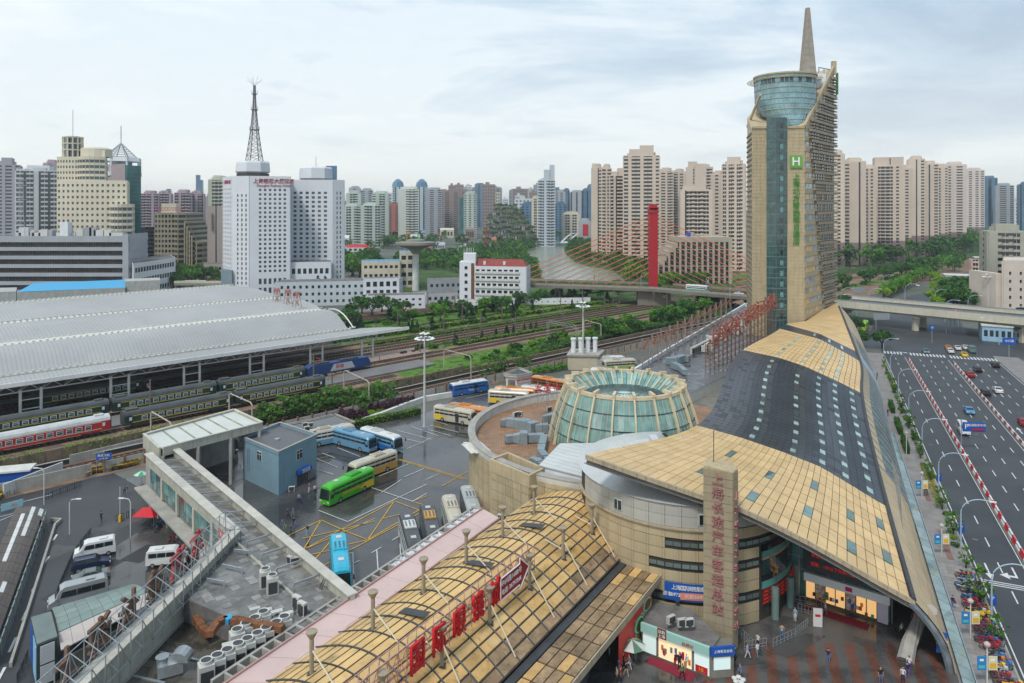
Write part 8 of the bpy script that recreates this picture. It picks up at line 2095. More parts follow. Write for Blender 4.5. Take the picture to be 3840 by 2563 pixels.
hedge('wall_ivy','patch of ivy beside the red coach near its door end',[YD(6,163.4),YD(14,163.4)],1.3,2.9,lf,.35,24,base=False,cat='ivy')
hedge('wall_ivy','ivy clump right of the red coach',[YD(21,163.4),YD(33,163.4)],1.2,3.0,lf,.35,20,base=False,cat='ivy')
hedge('wall_ivy','long ivy cover on the retaining wall below the platform end',[YD(84,163.6),YD(185,164.0)],1.6,2.5,lf,.38,18,base=False,cat='ivy')
ybush(76,150,164,168,22,['bush','bushd'],.6,1.0,'bush on top of the retaining wall below the locomotive','bushes on the retaining wall')
# plane trees and purple shrubs along the yard edge
for x,y,s in((170,1100,1),(215,1090,1.05),(260,1105,.9),(345,1075,1.3),(410,1060,1.1),(470,1050,1.2),(530,1030,1.1),(590,1045,1.2),(670,1000,1.1),(720,995,1.3),(780,985,1.2),(820,980,1.3),(930,985,1.25),(905,960,1.0),(990,985,1.1),(1110,965,1.2),(1160,935,1.3),(1210,945,1.2),(1280,905,1.0),(1040,1000,1.0)):
 plant('plane',G(*c1(x,y)),s*1.05,'fresh green plane tree in the row below the lower tracks','plane trees below the lower tracks')
for x,y,s in((860,1060,1.2),(905,1085,1.35),(960,1085,1.4),(1010,1070,1.2),(1130,985,1.0),(1180,1000,1.1),(1250,985,1.15),(1310,960,1.1),(1370,945,1.0),(1430,925,.9),(880,1020,1.0)):
 plant('purple',G(*c1(x,y)),s,'purple leaved shrub among the plane trees at the yard edge','purple shrubs at the yard edge')
for x,y in((1060,1060),(1120,1040),(1180,1025),(1090,1035)):plant('bushy',G(*c1(x,y)),.9,'yellow green bush below the purple shrubs','yellow green bushes at the yard edge')
# pale wall curving along the yard edge
yw=rO('yard_wall','low white wall curving along the planted edge of the bus yard','wall',G(400,415),w=True)
pts=[c1(1000,1105),c1(1200,1040),c1(1400,960),c1(1560,905),c1(1780,868)]
for a,b in zip(pts,pts[1:]):
 for i in rg(4):A=G(*a).lerp(G(*b),i/4);B=G(*a).lerp(G(*b),(i+.98)/4);m=MB();m.wall([(A.x,A.y),(B.x,B.y)],0,1.3,.9);m.B('wall_block',offw,yw)
for x,y,s in((175,225,1.4),(215,220,1.2),(245,215,1.2),(60,235,.8),(105,255,.8),(150,250,.9),(365,180,1.3),(395,175,1.2),(420,190,1.2),(455,165,1.0)):plant('young',G(*c5(x+180,y+30)),s,'small tree beside the gate hut at the yard edge','trees around the gate hut')
for px,py,s in((534,375,1.1),(540,373,1.1),(548,372,1.2),(556,371,1.0),(562,369.5,1.2),(596,362,1.4),(604,361,1.2)):plant('bush',G(px,py),s,'bush in the row along the far edge of the bus yard','bushes along the far yard edge')
scatter([(600,346),(650,330),(700,318),(735,306),(735,300),(690,310),(640,325),(600,338)],38,['broad2','broad','bushd'],.8,1.2,'tree in the strip beyond the plant roof building','trees beyond the plant roof')
# planting strip and young trees on the sidewalk
for i in rg(44):
 t=122+i*3.1+ru(-1,1);plant(rc(['bush','bushd','bushy','young']),RD(t,18.5+ru(-.3,.3),.1),ru(.25,.62),'bush of the planting strip along the sidewalk kerb','planting strip bushes')
for t,s,sc2 in((80,18.3,.6),(97,18.5,.8),(106,18.4,1.1),(116,18.5,.7),(126,18.5,.9),(137,18.5,.8),(151,18.5,.7),(166,18.5,.7),(176,18.5,.7),(185,18.4,.9),(200,18.4,.9),(218,18.5,.9)):
 plant('young',RD(t,s,.1),sc2*.95,'thin young tree on the sidewalk kerb','young trees on the sidewalk kerb')
hedge('flower_strip','strip of yellow flowering plants along the sidewalk kerb',[RD(138,18.3,0),RD(158,18.3,0)],1.1,.7,lflow,.2,40,base=False,cat='flower bed')
for i,(t0,t1)in enumerate(((165,174),(178,188),(196,204))):
 hedge('box_planter_hedge','dark clipped box hedge number %s along the terminal side of the sidewalk'%('one','two','three')[i],[RD(t0,16.2,.14),RD(t1,16.2,.14)],1.0,1.5,lfd,.22,46)
FARM[0].B('distant_trees',[lfd,lf,lfd],kind='stuff')
# city: facades as real bands and piers over a glass core
def V2(x,y):return(x,y)
def gridface(m,a,b,z0,z1,cols,rows,fx=.5,fz=.5,ml=.02,mr=.02,mt=1.0,mb_=0.5,t=.25,mi=0):
 """wall grid (piers + bands) of thickness t in front of a glazed core;openings stay open"""
 L_=(VV(b)-VV(a)).length;um,uM=ml,1-mr;cw_=(uM-um)/cols;pw=cw_*(1-fx)
 zz0,zz1=z0+mb_,z1-mt;rh=(zz1-zz0)/rows;sh_=rh*(1-fz)
 pl_(m,a,b,0,um+pw/2,z0,z1,0,t,mi);pl_(m,a,b,uM-pw/2,1,z0,z1,0,t,mi)
 for i in rg(1,cols):pl_(m,a,b,um+i*cw_-pw/2,um+i*cw_+pw/2,z0,z1,0,t,mi)
 if mt>0:pl_(m,a,b,um+pw/2,uM-pw/2,zz1-sh_/2,z1,0,t*.96,mi)
 if mb_>0:pl_(m,a,b,um+pw/2,uM-pw/2,z0,zz0+sh_/2,0,t*.96,mi)
 for j in rg(1,rows):pl_(m,a,b,um+pw/2,uM-pw/2,zz0+j*rh-sh_/2,zz0+j*rh+sh_/2,0,t*.92,mi)
def pattern(m,mb2,a,b,z0,z1,pat,fl=3.1,t=.5,lowz=None):
 """residential facade: W solid pier, w window bay, b balcony bay, n narrow recess"""
 wt={'W':1.3,'w':1.2,'b':2.0,'n':.5,'s':.8,'c':1.6};tot=sum(wt[c]for c in pat);u=0;nf=int((z1-z0)/fl)
 for c in pat:
  du=wt[c]/tot
  if c in 'Ws':
   oo=t*(1.6 if c=='W' else 1.0)
   if lowz:pl_(m,a,b,u,u+du,z0,lowz,0,oo,1);pl_(m,a,b,u,u+du,lowz,z1,0,oo,0)
   else:pl_(m,a,b,u,u+du,z0,z1,0,oo,0)
  elif c=='w':
   for j in rg(nf+1):
    zz=z0+j*fl;pl_(mb2,a,b,u,u+du,zz,min(z1,zz+fl*.52),0,t*.8,1 if lowz and zz<lowz else 0)
  elif c=='b':
   for j in rg(nf+1):
    zz=z0+j*fl;pl_(mb2,a,b,u+du*.04,u+du*.96,zz,min(z1,zz+fl*.36),0,t*2.2,1 if lowz and zz<lowz else 0)
   pl_(m,a,b,u+du*.46,u+du*.54,z0,z1,0,t*.7,0)
  elif c=='c':
   for j in rg(nf+1):
    zz=z0+j*fl;pl_(mb2,a,b,u+du*.04,u+du*.96,zz,min(z1,zz+fl*.42),0,t*3.2,0)
  u+=du
def rect(px0,px1,Y,depth,rot=0.0):
 x0,x1=PX(px0,Y),PX(px1,Y);th=-math.atan2((x0+x1)/2,Y)*.8;rot+=th;w=(x1-x0)*cos(th);c=VV(((x0+x1)/2,Y))+VV((-sin(th),cos(th)))*depth/2;ca,sa=cos(rot),sin(rot)
 P=[]
 for sx,sy in((-1,-1),(1,-1),(1,1),(-1,1)):
  x,y=sx*w/2,sy*depth/2;P.append((c.x+x*ca-y*sa,c.y+x*sa+y*ca))
 return P
beige=M('tower_beige',(.60,.50,.415),rough=.8,var=.06,scale=.05,rand=.05);beige2=M('tower_beige_dark',(.48,.385,.34),rough=.8,var=.06,scale=.05);lowb=M('tower_base_brown',(.26,.19,.18),rough=.8,var=.1,scale=.05)
cityg=glassm('city_glass',(.045,.075,.085),rough=.15,var=.5,scale=.15);citygd=glassm('city_glass_dark',(.02,.03,.035),rough=.15,var=.5,scale=.15)
wlt=M('tower_white',(.62,.64,.65),rough=.8,var=.06,scale=.05,rand=.04);lil=M('tower_lilac',(.42,.33,.36),rough=.8,var=.08,scale=.05,rand=.05);creamw=M('tower_cream',(.60,.55,.43),rough=.75,var=.06,scale=.05,rand=.04);grw_=M('tower_grey',(.36,.38,.40),rough=.8,var=.08,scale=.05,rand=.10);palg=M('tower_pale_green',(.48,.54,.48),rough=.8,var=.06,scale=.05,rand=.05);brw=M('tower_brown',(.27,.20,.18),rough=.8,var=.1,scale=.05,rand=.08);blug=M('tower_blue_glass',(.10,.20,.30),rough=.2,var=.3,scale=.05,rand=.1);tgl=M('tower_teal_glass',(.05,.21,.20),rough=.12,var=.5,scale=.05,rand=.1);redb=M('tower_red_brick',(.36,.13,.10),rough=.85,var=.1,scale=.05)
def tower(label,px0,px1,pyt,Y,wall,pat='WwbwW',spat='WwwW',depth=18,rot=0,fl=3.1,low=0,core=None,name='apartment_tower',steps=None,roof=True,cat='building',group=None,kindrot=0):
 P=rect(px0,px1,Y,depth,rot);zt=ZA(pyt,Y);c=sum((VV((p[0],p[1],0))for p in P),VV())/4
 rt=rO(name,label,cat,(c.x,c.y,0),w=True,group=group)
 H_=zt-(3.5 if roof else 0)
 m=MB();m.pr(P,0,H_);m.B('glazing',core or citygd,rt)
 m=MB();m2=MB();lz=low*(zt)if low else None
 for k in rg(4):
  a,b=P[k],P[(k+1)%4]
  if k==2:pattern(m,m2,a,b,.2,H_,'W',fl,.5);continue
  pattern(m,m2,a,b,.2,H_,pat if k==0 else spat,fl,.5,lz)
 m.B('wall_piers',[wall,lowb],rt,kind='stuff');
 if m2.f:m2.B('floor_bands',[wall,lowb],rt,kind='stuff')
 if roof:
  m=MB();q=lambda s,dx=0:[(c.x+(p[0]-c.x)*s+dx,c.y+(p[1]-c.y)*s)for p in P]
  m.pr(q(1.03),H_,H_+.8);m.B('cornice',wall,rt);m=MB();m.pr(q(.55),H_+.8,H_+4.2);m.B('roof_block',wall,rt)
  m=MB();w_=(P[1][0]-P[0][0]);m.box(c.x-w_*.33,c.y,H_+.8,w_*.18,4,2.2);m.box(c.x+w_*.34,c.y,H_+.8,w_*.14,4,3.0);m.B('roof_hut',wall,rt)
 if steps:
  for(f0,f1,dz_)in steps:
   m=MB();a=VV(P[0]).lerp(VV(P[1]),f0);b=VV(P[0]).lerp(VV(P[1]),f1);d=VV(P[3])-VV(P[0]);m.pr([tuple(a),tuple(b),tuple(b+d*.8),tuple(a+d*.8)],H_,H_+dz_);m.B('upper_block',wall,rt)
 return rt,P,H_
# ---- beige riverside towers (centre right)
CT=lambda x:453.3+x*.12035
for lab,x0,x1,pt,bY,pat,st in(
('beige tower at the river edge, leftmost and partly blank walled',1160,1238,164,660,'WWnw',[(.0,.5,4)]),
('beige tower with stacked curved balconies, second from the river',1240,1312,164.5,650,'wcWwc',[(.3,.8,4)]),
('beige tower with a stepped dark topped crown between two taller ones',1300,1422,172,640,'cWnccW',[(.2,.5,4),(.55,.9,7)]),
('tallest beige tower with round balconies right of the river',1422,1712,152,600,'cWccWccWw',[(.15,.45,6),(.45,.85,9)]),
('set back beige tower behind the red pylon',1715,1828,168,780,'WwwWbw',[(.2,.7,4)]),
('paired beige tower right of the red pylon, set back',1830,1930,169,800,'wbWwwW',[(.3,.7,4)]),
('broad beige tower with blank upper left block beside the bridge',1897,2150,186,560,'WnbwbwbW',[(.05,.45,4),(.45,.8,20)]),
('beige tower immediately behind the broad one',1945,2155,164,700,'WWbwWbw',[(.05,.4,6)]),
('narrow beige tower left of the hotel tower',2155,2255,171,620,'WwsW',[(.3,.7,4)]),
('tall beige tower directly left of the hotel tower, with dense balconies',2248,2430,160,560,'bWbwWbwW',[(.2,.8,6)])):
 tower(lab,CT(x0),CT(x1),pt,bY,beige,pat,'WwbW',20,ru(-.08,.08),low=.0,steps=st)
# ---- beige towers right of the hotel tower
CR_=lambda x:810.7+x*.13605
for lab,x0,x1,pt,bY,pat,st in(
('first beige tower right of the hotel tower with mostly blank walls',150,245,150,600,'WWwW',None),
('second beige tower right of the hotel tower with green glass slot',250,395,158,620,'wWWnW',[(.1,.5,0.5),(.5,1,1)]),
('lower beige tower wing between two tall ones right of the hotel',395,478,165,640,'bWwW',None),
('wide beige tower with dark bay windows, third group right of the hotel',470,680,162,660,'WbbbWwsW',[(.0,.5,8),(.55,.98,8)]),
('beige tower in shade behind the wide bay window tower',680,738,165,720,'WwwW',None),
('pair of tall slim beige blocks with a dark glass slot in the fourth group',725,836,156,720,'WWnWw',[(.0,1,.5)]),
('beige tower joined to the slim pair, slightly lower',836,930,161,740,'WnWw',None),
('beige tower with a glazed corner, fifth group from the hotel',928,1004,164,800,'bsWw',[(.3,.8,3)]),
('pale beige tower with three window columns, fifth group',988,1136,162,820,'WwsWwwW',[(.3,.6,2)]),
('palest beige tower at the far end of the row',1138,1268,168,1000,'WwWwsw',[(.3,.6,3)])):
 tower(lab,CR_(x0),CR_(x1),pt,bY,beige if 'pale' not in lab else M('tower_pale_beige',(.62,.53,.48),rough=.8,var=.05,scale=.05),pat,'WwbW',20,ru(-.06,.06),low=.21,steps=st)
for lab,x0,x1,pt,bY,wl,pat in(('dark blue glass office tower right of the beige row',1268,1366,176,1100,blug,'nWnnWn'),('grey and beige tower beside the dark blue one',1366,1486,183.5,1050,grw_,'WwwWw'),('dark tower cut by the right photo edge',1540,1640,182,1000,blug,'nWnW')):tower(lab,CR_(x0),CR_(x1),pt,bY,wl,pat,'WnW',24)
tower('grey apartment block with white balconies at the right edge behind the cream building',CR_(1305),CR_(1585),226,353,M('block_grey_green',(.36,.36,.30),rough=.8,var=.1,scale=.1,streak=.2),'WWwbwbWW','WwW',22,.05,low=0,name='apartment_block')
tower('pink apartment house with dark hipped roof at the right',CR_(1195),CR_(1310),260,480,M('pink_render',(.55,.38,.33),rough=.85,var=.1,scale=.1),'bWwsw','WwW',14,0,roof=False,name='apartment_house')
# cream carved building, right edge
P=[(PX(1000,326),324),(PX(1060,326),320),(PX(1062,345),345),(PX(1004,345),345)]
cb=rO('cream_building','cream stepped building with arched door at the right photo edge','building',(P[0][0]+10,335,0),w=True)
crs=M('cream_stone',(.60,.52,.45),rough=.8,var=.07,scale=.2)
m=MB();m.pr(P,0,24);m.B('glazing',dglass,cb);m=MB();gridface(m,P[0],P[1],0,26,6,5,.22,.42,.02,.02,4,4,.5);gridface(m,P[3],P[0],0,25.5,4,5,.2,.4,.02,.02,4,3,.5);m.B('wall',crs,cb,kind='stuff');m=MB();m.pr(P,24,26);m.B('roof',crs,cb)
m=MB();m.pr([(P[0][0]-2.6,325),(P[0][0]+.4,325),(P[0][0]+.4,344),(P[0][0]-2.6,344)],0,20);m.B('side_wing',crs,cb)
m=MB();pl_(m,P[0],P[1],.18,.40,1,5,.5,.6);m.B('arched_door',dglass,cb)
# colourful low buildings on the right
for lab,px0,px1,pt,pb_,mt in(('red and blue low building before the grey block',968,988,284,292,redb),('blue and white container row beside the right sidewalk edge',983,1012,327,342,M('container_blue',(.30,.48,.62),rough=.6,var=.1)),('grey roofed workshop beyond the flyover',946,975,276,284,grw_),('white low shed under the flyover',1000,1040,331,341,white),('red roof house near the far tracks',975,990,258,266,redb)):
 Y=36000/(pb_-207);P=rect(px0,px1,Y,12);rt=rO('low_building',lab,'building',(P[0][0],Y,0),w=True);zt=ZA(pt,Y);m=MB();m.pr(P,0,zt);m.B('walls',mt,rt);m=MB();c=((P[0][0]+P[2][0])/2,(P[0][1]+P[2][1])/2);m.pr([(c[0]+(p[0]-c[0])*1.05,c[1]+(p[1]-c[1])*1.05)for p in P],zt,zt+.5);m.B('roof',offw,rt)
 for i in rg(5):m=MB();pl_(m,P[0],P[1],.06+i*.19,.18+i*.19,zt*.35,zt*.75,0,.1);m.B('window',dglass,rt)
# ---- stepped beige office with dark glazing beside the bridge
ofc=rO('stepped_office','beige office with stepped left roofline, tall piers and dark glass beside the bridge','building',(150,495,0),w=True)
Yo=470;xs=lambda x:PX(CT(x),Yo)
stp_=[(1700,1740,830),(1740,1770,795),(1770,1800,760),(1800,1830,725),(1830,1862,690),(1862,2310,640)]
stone=M('office_stone',(.42,.37,.29),rough=.85,var=.1,scale=.1,dirt=.1)
for x0,x1,ty in stp_:
 zt=ZA(160+ty*.12035,Yo);m=MB();m.pr([(xs(x0),Yo),(xs(x1),Yo),(xs(x1),Yo+25),(xs(x0),Yo+25)],0,zt-3);m.B('glazing',dglass,ofc)
 m=MB();m.pr([(xs(x0)-.3,Yo-.6),(xs(x1)+.1,Yo-.6),(xs(x1)+.1,Yo+25),(xs(x0)-.3,Yo+25)],zt-3.2,zt);m.B('roof_step',stone,ofc)
for i in rg(14):
 x=1700+i*46;k=[s for s in stp_ if s[0]<=x<=s[1]];ty=k[0][2]if k else 640;zt=ZA(160+ty*.12035,Yo);m=MB();m.ob((xs(x)-.6,Yo-.75,0),(1.3,0,0),(0,.8,0),(0,0,zt-1));m.B('pier',stone,ofc)
for j in rg(8):
 z=4+j*3.6;x0=1700 if z<22 else 1862;m=MB();m.ob((xs(x0),Yo-.25,z),(xs(2300)-xs(x0),0,0),(0,.3,0),(0,0,.5));m.B('floor_band',stone if j in(0,2,5)else dsteel,ofc)
m=MB();m.ob((xs(2285),Yo-.8,0),(xs(2315)-xs(2285),0,0),(0,.85,0),(0,0,ZA(160+640*.12035,Yo)));m.B('end_wall',stone,ofc)
for i in rg(2):m=MB();c=(xs(1985+i*30),Yo+10,ZA(160+640*.12035,Yo));m.lt([(1.6,0),(1.8,.8),(1.6,2.4),(.3,2.9)],c,12);m.B('water_tank',bluep if i==0 else steel,ofc)
# ---- railway hotel, two white blocks
hw=M('hotel_white',(.66,.68,.71),rough=.75,var=.04,scale=.1,streak=.04)
rh=rO('railway_hotel','white railway hotel block with red lettering and lattice mast on its roof','hotel building',(-140,402,0),w=True)
q=lambda px,Y:(PX(px,Y),Y)
HP=[q(223.5,416),q(232.5,402),q(249.5,398),q(290,405),(PX(289.6,428),428),(PX(227,436),436)]
Ht=67.2;m=MB();m.pr(HP,0,Ht-1);m.B('glazing',cityg,rh)
m=MB();gridface(m,HP[0],HP[1],0,Ht,5,20,.42,.50,.03,.05,6,12,.45);m.B('window_wall',hw,rh,kind='stuff')
m=MB();gridface(m,HP[1],HP[2],0,Ht,3,21,.34,.60,.22,.05,9.5,1,.45);m.B('window_wall',hw,rh,kind='stuff')
m=MB();gridface(m,HP[2],HP[3],12,Ht,6,19,.50,.52,.20,.07,6.5,1.2,.45);m.B('window_wall',hw,rh,kind='stuff')
m=MB();gridface(m,HP[2],HP[3],0,12,6,2,.55,.62,.20,.07,.8,1,.45);m.B('lower_window_wall',hw,rh,kind='stuff')
m=MB();
for k in(3,4,5):pl_(m,HP[k],HP[(k+1)%6],0,1,0,Ht,0,.4)
m.B('blank_wall',hw,rh);m=MB();m.pr(HP,Ht-1,Ht-.4);m.B('roof',concd,rh)
dH=(VV(HP[3])-VV(HP[2])).normalized();nH=VV((dH.y,-dH.x,0));pm0=VV((*VV(HP[2]).lerp(VV(HP[3]),.60),0))
text('上海铁路大厦酒店',pm0+nH*.6+VV((0,0,64.3)),nH,2.75,flat('hotel_red',(.35,.02,.03)),rh,.08,'lettering',.05);text('Shanghai Railway Hotel',pm0+nH*.6+VV((0,0,61.9)),nH,1.95,MATS['hotel_red'],rh,.06)
dA_=(VV(HP[1])-VV(HP[0])).normalized();nA_=VV((dA_.y,-dA_.x,0));pa=VV((*VV(HP[0]).lerp(VV(HP[1]),.5),0));text('上海铁路大厦',pa+nA_*.6+VV((0,0,64)),nA_,2.4,MATS['hotel_red'],rh,.06)
gx=M('annex_glass_grey',(.22,.28,.32),rough=.15,var=.2);m=MB();m.pr([q(221,408),q(232,399),q(232.5,401.5),q(223.5,415)],0,15);m.B('glass_annex',gx,rh)
oc=VV((PX(252.8,412),412,Ht-.4));m=MB();m.lt([(8.2,2.2),(10,3.2),(9.6,8.2),(9,9.2)],oc,8);m.B('roof_octagon',hw,rh,smooth=False);m=MB();m.lt([(9.4,0),(9.4,2.2)],oc,8);m.B('octagon_base',dsteel,rh)
# lattice mast
lm=rO('lattice_mast','tall dark lattice radio mast with whisk antenna on the white hotel roof','radio mast',(oc.x,oc.y,76),w=True)
mc=VV((PX(254.5,412),412,0));zb_,zt_=76.0,119.5
def mw(z):
 f=(z-zb_)/(zt_-zb_);return 3.3*(1-f)**1.8+.45
zs=[zb_+(zt_-zb_)*(1-(1-i/17)**1.35)for i in rg(18)]
drk=M('mast_steel',(.17,.17,.18),rough=.5,metal=.3)
for sx,sy in((-1,-1),(1,-1),(1,1),(-1,1)):
 m=MB();m.tb([mc+VV((sx*mw(z),sy*mw(z),z))for z in zs],[.26-.1*i/17 for i in rg(18)],4);m.B('mast_leg',drk,lm)
m=MB()
for z,z2 in zip(zs,zs[1:]):
 C4=[VV((sx,sy,0))for sx,sy in((-1,-1),(1,-1),(1,1),(-1,1))]
 for i in rg(4):
  a,b=C4[i],C4[(i+1)%4];m.beam(mc+a*mw(z)+VV((0,0,z)),mc+b*mw(z2)+VV((0,0,z2)),.17);m.beam(mc+b*mw(z)+VV((0,0,z)),mc+a*mw(z2)+VV((0,0,z2)),.17);m.beam(mc+a*mw(z2)+VV((0,0,z2)),mc+b*mw(z2)+VV((0,0,z2)),.15)
m.B('lattice',drk,lm,kind='stuff')
for z in(94,105.5,114.5):m=MB();m.lt([(mw(z)+1.2,z),(mw(z)+1.2,z+.25),(.2,z+.25),(.2,z)],(mc.x,mc.y,0),8,cap=False);[m.box(mc.x+mw(z)*s+s,mc.y,z,.2,.2,2.2)for s in(-1,1)];m.B('mast_platform',drk,lm)
for i in rg(8):a=2*PI*i/8;m=MB();m.tb([mc+VV((0,0,119)),mc+VV((2.4*cos(a),2.4*sin(a),121.5)),mc+VV((4.6*cos(a),4.6*sin(a),122.3+(i%2)*2))],.06,4);m.B('antenna_whisk',drk,lm)
m=MB();m.tb([mc+VV((0,0,119)),mc+VV((-1,0,125))],.07,4);m.B('antenna_spike',drk,lm)
h2=rO('hotel_rear_block','second white hotel block with blank edges set behind the lettered one','hotel building',(-90,430,0),w=True)
HQ=[q(289.5,428),q(333,428),q(344,433),(PX(344,452),452),(PX(292,452),452)]
H2=66.2;m=MB();m.pr(HQ,0,H2-1);m.B('glazing',cityg,h2);m=MB();gridface(m,HQ[0],HQ[1],10,H2,6,17,.52,.54,.06,.10,6.5,4,.45);m.B('window_wall',hw,h2,kind='stuff');m=MB();gridface(m,HQ[1],HQ[2],0,H2,2,20,.42,.62,.2,.2,6.5,1,.45);m.B('window_wall',hw,h2,kind='stuff');m=MB()
for k in(2,3,4):pl_(m,HQ[k],HQ[(k+1)%5],0,1,0,H2,0,.4)
pl_(m,HQ[0],HQ[1],0,1,0,10,0,.4);m.B('blank_wall',hw,h2);m=MB();m.pr(HQ,H2-1,H2-.4);m.B('roof',concd,h2)
o2=VV((PX(316,440),440,H2-.4));m=MB();m.lt([(8,0),(10.3,1.5),(10,7.6),(9.2,8.4)],o2,8);m.B('roof_octagon',hw,h2);m=MB();m.tb([o2+VV((0,0,8)),o2+VV((0,0,15))],.12,4);m.B('roof_rod',dsteel,h2)
m=MB();m.pr([q(326,440),q(337,440),q(337,452),q(326,452)],H2,H2+9);m.B('roof_glass_box',blug,h2)
def lowblock(label,pts,zt,wall,rows,cols=None,name='office_block',fx=.5,fz=.45,roofm=None,mt=.8,mbm=.5,cat='building'):
 c=sum((VV((p[0],p[1],0))for p in pts),VV())/len(pts);rt=rO(name,label,cat,(c.x,c.y,0),w=True)
 m=MB();m.pr(pts,0,zt-.4);m.B('glazing',dglass,rt)
 n=len(pts)
 for k in rg(n):
  a,b=pts[k],pts[(k+1)%n];L_=(VV(b)-VV(a)).length;m=MB();gridface(m,a,b,0,zt,max(1,int(L_/3.2))if not cols else cols,rows,fx,fz,.03,.03,mt,mbm,.3);m.B('window_wall',wall,rt,kind='stuff')
 m=MB();m.pr([(c.x+(p[0]-c.x)*1.01,c.y+(p[1]-c.y)*1.01)for p in pts],zt-.4,zt-.1);m.B('roof',roofm or concd,rt);return rt
lowblock('white wing with pipes at the foot of the second hotel block',[q(289.6,408),q(331,412),q(331,426),q(289.6,424)],ZA(262,410),hw,2,name='hotel_wing',fx=.6,fz=.35)
lowblock('long pale blue grey office block in front of the hotel',[q(275,361),q(398,372),(PX(398,372),386),(PX(275,361),376)],12.2,M('office_pale',(.52,.57,.60),rough=.8,var=.06,scale=.2,streak=.1),3,fx=.42,fz=.42)
lowblock('white porch building with columns at the right end of the long office',[q(364,362),q(399,366),q(399,372),q(364,369)],14,hw,3,cols=5,name='office_porch',fx=.6,fz=.6)
lowblock('low white two storey range with small windows beside the tracks',[q(368,352),q(425,356),q(425,366),q(368,362)],6.6,hw,2,name='low_range',fx=.4,fz=.4)
lowblock('grey two storey house row behind the mushroom tower',[q(428,400),q(462,405),q(462,420),q(428,415)],9,grw_,2,name='low_range')
lowblock('grey low sheds left of the white red roofed building',[q(414,372),q(457,378),q(457,392),q(414,386)],5,grw_,1,name='low_range')
lowblock('cream factory hall with blue roof behind the long office',[q(362,436),q(400,440),q(400,455),q(362,452)],17,M('cream_factory',(.62,.56,.44),rough=.85,var=.12,scale=.15,streak=.2),3,name='factory_hall',fx=.6,fz=.35,roofm=flat('blue_sheet',(.05,.28,.50),.5))
lowblock('taller cream factory wing with glazed top and blue roof',[q(400,445),q(414,447),q(414,462),q(400,462)],22,MATS['cream_factory'],4,name='factory_wing',fx=.7,fz=.5,roofm=MATS['blue_sheet'])
# mushroom tower
mt_=rO('mushroom_tower','concrete water tower with flat mushroom top','water tower',(PX(415.6,430),430,0),w=True);c=VV((PX(415.6,430),430,0));m=MB();m.tb([c,c+VV((0,0,23))],[2.1,1.9],16);m.B('shaft',offw,mt_);m=MB();m.lt([(1.9,22),(4.5,25),(12.2,27.6),(12.2,29),(5.5,29.4),(5.2,30.6),(.5,31)],c,32);m.B('bowl',M('mushroom_concrete',(.25,.24,.21),rough=.9,var=.2,scale=.2),mt_)
# white building with red roof and antenna tower by the bridge
rr=rO('red_roof_office','white five storey office with red roof and stair tower beside the tracks','building',(-10,372,0),w=True)
a,b=q(475,371),q(526,366);d=VV(b)-VV(a);nn=VV((-d.y,d.x)).normalized()*12;P=[a,b,tuple(VV(b)+nn),tuple(VV(a)+nn)]
m=MB();m.pr(P,0,19);m.B('glazing',dglass,rr);m=MB();gridface(m,P[0],P[1],4.5,19.6,8,4,.68,.42,.0,.12,.6,.2,.3);pl_(m,P[0],P[1],0,1,0,4.5,0,.3);m.B('window_wall',hw,rr,kind='stuff');m=MB();gridface(m,P[1],P[2],0,19.6,3,5,.3,.4,.1,.1,.6,.2,.3);m.B('side_wall',hw,rr,kind='stuff')
for j in rg(4):m=MB();pl_(m,P[0],P[1],0,.88,4.6+j*3.75,5.8+j*3.75,.3,.9);m.B('balcony_band',offw,rr)
m=MB();k=len(m.v);A_,B_,C_,D_=[VV((p[0],p[1],19.6))for p in P];m.v+=[tuple(A_),tuple(B_),tuple(C_),tuple(D_),tuple(A_.lerp(D_,.5)+VV((0,0,3.4))),tuple(B_.lerp(C_,.5)+VV((-3,0,3.4)))];m.f+=[(0,1,5,4),(1,2,5),(2,3,4,5),(3,0,4)];m.m+=[0]*4;m.B('red_roof',M('red_tiles',(.26,.055,.045),rough=.7,var=.15,scale=.3),rr)
for u in(.17,.56):m=MB();p=A_.lerp(B_,u)+VV((nn.x*.2,nn.y*.2,.5));m.box(p.x,p.y,p.z,1.2,2.5,1.8);m.B('dormer',hw,rr)
S0,S1=q(459.5,373),q(475.5,371);m=MB();m.pr([S0,S1,(S1[0],384),(S0[0],385)],0,21.5);m.B('stair_tower',hw,rr);m=MB();m.pr([(S0[0]+2,373.6),S1,(S1[0],382),(S0[0]+2,382)],21.5,25.8);m.B('tower_top',hw,rr)
m=MB();pl_(m,S0,S1,.73,.93,1,21,0,.15);m.B('stair_glazing',M('brown_glazing',(.16,.08,.04),rough=.4),rr)
for j in rg(5):m=MB();pl_(m,S0,S1,.32,.50,3+j*3.7,4.6+j*3.7,0,.1);m.B('window',dglass,rr)
for i in rg(6):m=MB();c=VV((S0[0]+2.3+i*.95,374+(i%2)*3,25.8));m.tb([c,c+VV((0,0,3))],.1,5);m.B('antenna',white,rr)
lowblock('long low white wall building below the red roofed office',[q(457,364),q(590,372),(PX(590,372),373.5),(PX(457,364),366)],3.2,white,1,name='trackside_wall',fx=.2,fz=.3,cat='wall')
